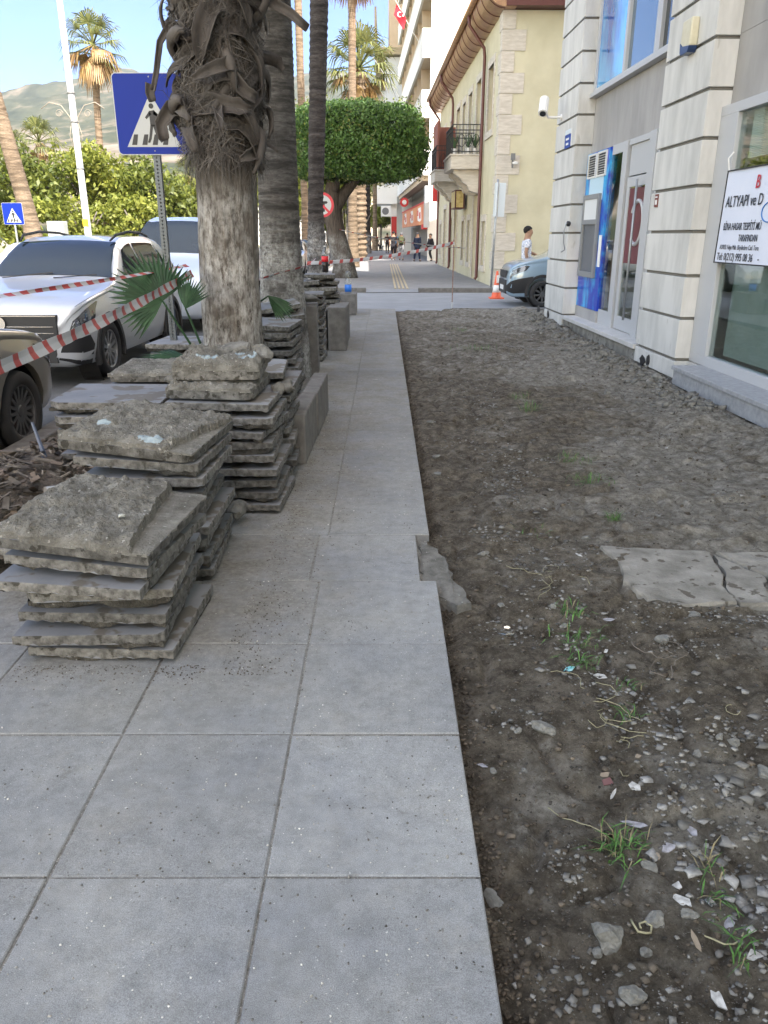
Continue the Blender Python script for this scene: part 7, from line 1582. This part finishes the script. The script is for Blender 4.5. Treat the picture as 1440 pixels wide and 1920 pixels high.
# single stones in the soil, each with its own label
ST = [((1022,1368),.050,.030,.026,'large flat grey stone in the dark soil in the middle of the photo','stone'),
 ((1140,1762),.055,.042,.040,'largest pale stone in the lower part of the soil bed','stone'),
 ((1217,1628),.030,.022,.014,'flat light stone with a pointed end below the white plastic pieces','stone'),
 ((1228,1728),.042,.022,.018,'half buried oblong stone right of the largest pale stone','stone'),
 ((972,1372),.020,.014,.012,'small pale stone left of the large flat grey stone','stone'),
 ((925,1446),.015,.014,.012,'small round pebble near the paving edge','pebble'),
 ((985,1446),.014,.010,.009,'little pale pebble right of the one near the paving edge','pebble'),
 ((1280,1476),.013,.012,.010,'round light pebble at the right of the bed','pebble'),
 ((1306,1414),.026,.018,.016,'grey lump of mortar near the right edge of the photo','stone'),
 ((1350,1382),.016,.015,.014,'small cube of rubble by the grey mortar lump','stone'),
 ((1430,1452),.040,.022,.020,'long broken stone touching the right edge of the photo','stone'),
 ((1210,1790),.020,.018,.016,'small rough stone near the bottom of the bed','stone'),
 ((1185,1868),.030,.032,.030,'pale stone at the very bottom of the photo','stone'),
 ((1058,1175),.026,.020,.016,'pale twisted stone above the white plastic lid','stone'),
 ((905,1040),.040,.020,.018,'bluish flat stone near the notch in the paving','stone'),
 ((1100,1010),.03,.02,.016,'pale crumb of mortar in the grass row','stone'),
 ((1035,1140),.024,.02,.014,'small grey stone left of the grass row','stone'),
 ((940,1135),.022,.02,.014,'grey clod next to the broken mortar chunk','stone'),
 ((818,862),.05,.03,.02,'flat stone near the paving edge farther up the bed','stone'),
 ((822,890),.045,.03,.02,'second flat stone near the paving edge farther up the bed','stone'),
 ((808,796),.045,.02,.02,'pale flake near the paving edge far up','stone'),
 ((1138,742),.05,.04,.04,'lone pale stone near the bank building step','stone'),
 ((1290,1715),.028,.02,.012,'pale angular stone in the rubble row right of the centre','stone'),
 ((1120,1790),.02,.016,.014,'small stone touching the largest pale one','stone'),
 ((1375,1395),.03,.02,.018,'flat chip near the right edge above the long broken stone','stone'),
 ((1240,1205),.04,.03,.02,'crumbled mortar lump below the old concrete patch','stone'),
 ((1300,1150),.035,.028,.02,'loose lump at the edge of the old concrete patch','stone'),
 ((925,1690),.05,.02,.015,'dark flake of soil crust by the paving edge','stone')]
def gz(px, py, z=-.07):
    a = (px-720)/1442; b_ = (py-960)/1442; t_ = R(19.8); d = (a, math.cos(t_)-b_*math.sin(t_), -math.sin(t_)-b_*math.cos(t_))
    for _ in range(4): k = (z-1.55)/d[2]; x, y = d[0]*k, d[1]*k; z = sz(x, y) if x > .24 else 0.0
    return x, y, z
for i, (p, a, b_, c_, lb, cat_) in enumerate(ST):
    x, y, z = gz(*p); o = rock(a, b_, c_, 500+i).build('stone' if cat_ == 'stone' else 'pebble', M['stone']); o.location = (x, y, z+c_*.35); o.rotation_euler = (0, 0, random.Random(i).uniform(0, 3)); tag(o, lb, cat_)
# plastic and paper scraps
M['pl_white'] = mat('white_scrap', (.24,.235,.22), .7, (.50,.50,.49), 40, (.35,.6)); M['pl_lilac'] = mat('greyish_lilac_scrap', (.14,.135,.145), .6, (.30,.30,.335), 40, (.35,.6)); M['pl_clear'] = glassmat('clear_scrap', (.8,.82,.84), 1.45, .15, .55)
M['pl_teal'] = mat('teal_wrapper', (.02,.28,.33), .35, (.35,.55,.58), 40); M['lf_red'] = mat('reddish_leaf', (.13,.06,.06), .7); M['cardb'] = mat('tan_scrap', (.22,.18,.135), .8)
def scrap(px, py, l, w_, a, m_, lb, cat_='plastic scrap', curl=.2, lift=.006, seed=0, nm='scrap'):
    """thin broken shard: an irregular polygon, bent once, lying half in the dirt"""
    x, y, z = gz(px, py); r2 = random.Random(seed+int(px)); n = r2.choice((4, 5, 5, 6)); P = []
    for k in range(n): t = 6.283*(k+r2.uniform(-.3, .3))/n; P.append((l/2*math.cos(t)*r2.uniform(.75, 1.15), w_/2*math.sin(t)*r2.uniform(.75, 1.15)))
    g = MB(); bend = curl*.5*r2.uniform(-.6, 1); zz = lambda u, v: abs(u)*bend+v*.06*r2.uniform(-1, 1); th_ = .0012 if w_ < .03 else .002
    top = [(u, v, zz(u, v)+th_) for u, v in P]; bot = [(u, v, q-th_*2) for u, v, q in top]; c0 = (0, 0, th_+.0006); g.v = top+bot+[c0]; g.f = [(k, (k+1) % n, 2*n) for k in range(n)]+[(k, n+k, n+(k+1) % n, (k+1) % n) for k in range(n)]+[tuple(range(2*n-1, n-1, -1))]; g.m = [0]*len(g.f)
    o = g.build(nm, m_); o.location = (x, y, z+.003); o.rotation_euler = (r2.uniform(-.22, .22), r2.uniform(-.22, .22), R(a)); tag(o, lb, cat_); return o
SCR = [(1190,1548,.075,.024,-25,'pl_lilac','long lilac-grey plastic strip in the rubble row'),(1298,1560,.032,.040,10,'pl_lilac','square lilac-grey flake right of the long strip'),(1252,1590,.045,.030,20,'pl_lilac','lilac-grey plate piece in the middle of the rubble row'),(1230,1605,.030,.040,70,'cardb','tan torn scrap under the lilac-grey pieces'),(1305,1600,.045,.035,-40,'pl_clear','greenish clear flake at the right of the rubble row'),(1268,1665,.05,.035,60,'pl_white','white crushed plastic shard below the tan scrap'),(1280,1690,.06,.03,-50,'pl_white','white jagged shard touching the pale stones'),
 (1364,1732,.036,.036,0,'pl_lilac','round lilac flake near the curved root'),(1305,1770,.060,.016,95,'cardb','upright cream splinter left of the curved root'),(1415,1795,.06,.035,10,'pl_white','white plastic shell at the right edge'),(1150,1490,.055,.010,55,'pl_white','thin white strip beside the reddish leaf'),(1190,1475,.04,.05,20,'pl_white','crumpled white plastic tuft above the thin strip'),(1140,1468,.045,.035,40,'lf_red','reddish brown dead leaf curled on the soil','leaf'),(1133,1455,.035,.022,10,'cardb','dry tan leaf above the reddish one','leaf'),
 (1067,1256,.045,.028,10,'pl_teal','small teal wrapper on the dark soil','wrapper'),(1125,1270,.050,.036,-30,'pl_white','white crumpled paper right of the teal wrapper','paper scrap'),(1135,1221,.036,.028,20,'pl_white','white triangular scrap above the crumpled paper','paper scrap'),(1108,1182,.028,.022,-40,'pl_white','white folded chip in the grass row','paper scrap'),(1142,1164,.055,.022,-15,'pl_lilac','pale flat flake right of the grass row'),(1085,1142,.012,.045,40,'pl_white','thin white shard beside the pale flake'),
 (948,1191,.075,.024,5,'pl_clear','clear plastic lid lying on the dark soil'),(950,1178,.03,.035,5,'pl_clear','clear plastic neck standing on the lid'),(1260,1093,.030,.010,0,'pl_white','white chip on the old concrete patch'),(1275,1115,.028,.008,10,'pl_white','second white chip on the old concrete patch'),(1250,840,.04,.016,30,'pl_white','white chip on the pale soil far right'),(1150,1035,.04,.012,10,'pl_white','white chip at the top of the old concrete patch'),(1085,1042,.012,.05,30,'pl_white','thin pale splinter above the old string tangle'),(773,742,.02,.05,30,'pl_white','white tube end near the paving edge far up'),
 (812,795,.06,.02,-10,'pl_white','pale shard near the paving edge far up'),(1123,662,.10,.07,10,'pl_lilac','crumpled clear cup near the bank step'),(1165,690,.10,.03,-30,'pl_white','white strip by the pillar foot'),(1190,640,.05,.04,10,'pl_white','white lump near the door sill'),(1330,1695,.04,.03,60,'pl_clear','clear curled flake right of the pale stones'),(1195,1420,.03,.02,5,'cardb','cream leaf in the string tangle','leaf'),(905,1437,.05,.02,-30,'pl_lilac','grey flake close to the paving edge'),(1345,1872,.03,.06,10,'pl_white','white translucent shard at the bottom right')]
for i, s_ in enumerate(SCR): scrap(*s_[:5], M[s_[5]], s_[6], s_[7] if len(s_) > 7 else 'plastic scrap', curl=.35, seed=i)
scrap(705, 712, .06, .03, 10, M['pl_white'], 'white scrap of paper lying on the paving', 'paper scrap', .1)
# strings and pale roots
M['string'] = mat('pale_string', (.22,.205,.13), .8, (.34,.32,.2), 30)
def string(px, py, lb, n, sp, seed, rad=.0013, m_='string'):
    x, y, z = gz(px, py); r2 = random.Random(seed); g = MB()
    for q in range(n):
        a = r2.uniform(0, 6.28); p = Vector((r2.uniform(-sp, sp)*.5, r2.uniform(-sp, sp)*.5, .012)); P = []; tn = r2.uniform(-.9, .9)
        for k in range(9): P.append(tuple(p)); a += tn*.8+r2.uniform(-.6, .6); p = p+Vector((math.cos(a), math.sin(a), 0))*sp*.22; p.z = .002+.012*r2.random()
        g.tube(P, rad, 5)
    o = g.build('string', M[m_], smooth=True); o.location = (x, y, z); tag(o, lb, 'string')
string(1020,1085,'tangle of pale thin roots above the grass row',5,.14,1); string(1140,1330,'tangle of pale yellow string in the middle of the bed',6,.13,2); string(1090,1292,'single curved pale string by the teal wrapper',1,.12,3); string(1165,1392,'small loop of yellow string below the tangle',2,.05,4); string(1155,1455,'short yellow string above the white tuft',1,.06,5); string(1365,1755,'thick curved pale root at the lower right',1,.11,6,.0026)
string(1225,1755,'short pale root by the half buried stone',1,.08,7,.003); string(1090,1560,'fine straw bent over the soil left of the grass tuft',1,.12,8,.0015); string(1370,1320,'yellow string loop near the right edge',1,.06,9); string(1275,1235,'dry twigs lying right of the crumpled paper',4,.13,10,.0016,'limb'); string(845,985,'fine twig beside the notch',2,.1,11,.0018,'limb')
# grass
M['grass'] = mat('grass_blade', (.04,.12,.02), .6, (.08,.19,.035), 8, island=.4); M['straw'] = mat('dry_blade', (.16,.135,.075), .8, (.24,.21,.12), 8)
def tuft(px, py, lb, n, h, sp, seed, dry=.25, flat=.5):
    x, y, z = gz(px, py); n = int(n*1.5); t = thing('grass_tuft', lb, 'grass', (x, y, z), 0, 'grass tufts in the soil bed'); r2 = random.Random(seed); Q = []; QD = []
    for k in range(n):
        a = r2.uniform(0, 6.28); e = r2.uniform(flat, 1.5); l = h*r2.uniform(.5, 1.2); d = Vector((math.cos(a)*math.cos(e), math.sin(a)*math.cos(e), math.sin(e))); p = Vector((r2.gauss(0, sp), r2.gauss(0, sp), -.004)); s_ = Vector((-math.sin(a), math.cos(a), 0))*r2.uniform(.0010, .0026)
        m1 = p+d*l*.55; tp = p+d*l+Vector((math.cos(a)*l*.25, math.sin(a)*l*.25, -l*.30)); L3 = QD if r2.random() < dry else Q
        L3.append([p-s_*.7, p+s_*.7, m1+s_, m1-s_]); L3.append([m1-s_, m1+s_, tp+s_*.1, tp-s_*.1])
    if Q: quads('blades', Q, M['grass'], t)
    if QD: quads('dry_blades', QD, M['straw'], t)
TF = [(1165,1592,'flattened grass tuft with dry straws left of the lilac-grey pieces',60,.075,.035,.35,.1),(1065,1150,'upright green seedlings below the old string tangle',26,.07,.04,.1,.7),(1085,1205,'spreading green weed between the white scraps',34,.08,.05,.1,.3),(1085,1245,'green weed just above the teal wrapper',22,.07,.035,.1,.3),(1180,1345,'small green tuft in the yellow string tangle',16,.06,.02,.1,.5),(1150,975,'green tuft above the old concrete patch',22,.09,.02,.1,.6),(1110,905,'bright green tuft in the upper part of the bed',50,.10,.07,.1,.3),(1075,862,'bright green tuft with white scraps in the upper part of the bed',50,.11,.06,.2,.3),(1000,1000,'sparse weed among the mortar crumbs',20,.07,.05,.4,.3),(995,770,'feathery weed in the middle distance',40,.16,.05,.3,.6),(975,745,'small dark weed just above the feathery one',24,.10,.05,.3,.5),(890,655,'weed patch far up the bed with pale scraps',60,.12,.14,.3,.4),(865,620,'thin weeds near the far end of the bed',40,.10,.14,.3,.4),(1395,1790,'green sprig at the lower right edge',14,.09,.02,.2,.3),(1350,1700,'thin green blades right of the white shards',14,.08,.03,.2,.2),(1340,1630,'straw coloured sprig right of the flakes',10,.08,.02,.6,.1),(1180,1290,'short weed right of the crumpled paper',12,.05,.03,.3,.3)]
for i, q in enumerate(TF): tuft(q[0], q[1], q[2], q[3], q[4], q[5], 40+i, q[6], q[7])
# broken edge under the bank sill: lumps of rubble and dark cavities
random.seed(12)
for i in range(22):
    y = 8.9+i*.36+random.uniform(-.1, .1); x = 3.14-.025*(y-9.2)+random.uniform(-.22, .14)
    s_ = random.uniform(.03, .12); o = rock(s_, s_*random.uniform(.6, 1), s_*.7, 700+i).build('rubble_lump', M['mortar'] if i % 3 else M['stone']); o.location = (x, y, sz(x, y)+s_*.02); tag(o, 'lump of broken rubble along the foot of the bank building', 'rubble', 'rubble lumps along the bank wall')
o = crumbs('wall_rubble', 2600, lambda g, n: 3.05-np.abs(g.normal(size=n))*.0+g.normal(size=n)*.16, lambda g, n: 7+10*g.random(n), soil_z, .006, .055, M['mortar'], 33, pw=4); o['kind'] = 'stuff'
g = MB()
for (y, w_, z) in ((10.25,.20,.0),(10.05,.12,.02),(16.7,.25,.08),(15.8,.14,.06)):
    P = [(y+w_*.5*math.cos(a)*(1+.3*random.uniform(-1,1)), z+.07*math.sin(a)*(1+.3*random.uniform(-1,1))) for a in np.linspace(0, 5.9, 10)]; g.prism(P, 3.437-.025*(y-9.2), 3.447-.025*(y-9.2), 'x')
o = g.build('broken_hole', M['black']); tag(o, 'black broken holes at the foot of the bank pillars', 'hole')

# ---- thin summer haze over the whole place
g = MB(); g.box(-4600, 3600, -320, 5400, -3, 760); o = g.build('haze', None or mat('haze_air', (1,1,1))); hm = o.data.materials[0]; N = hm.node_tree.nodes; L = hm.node_tree.links
N.remove(N['Principled BSDF']); pv_ = N.new('ShaderNodeVolumePrincipled'); pv_.inputs['Color'].default_value = (.86, .92, 1.0, 1); pv_.inputs['Density'].default_value = .00012; pv_.inputs['Anisotropy'].default_value = .2; L.new(pv_.outputs[0], N['Material Output'].inputs['Volume']); o['kind'] = 'stuff'
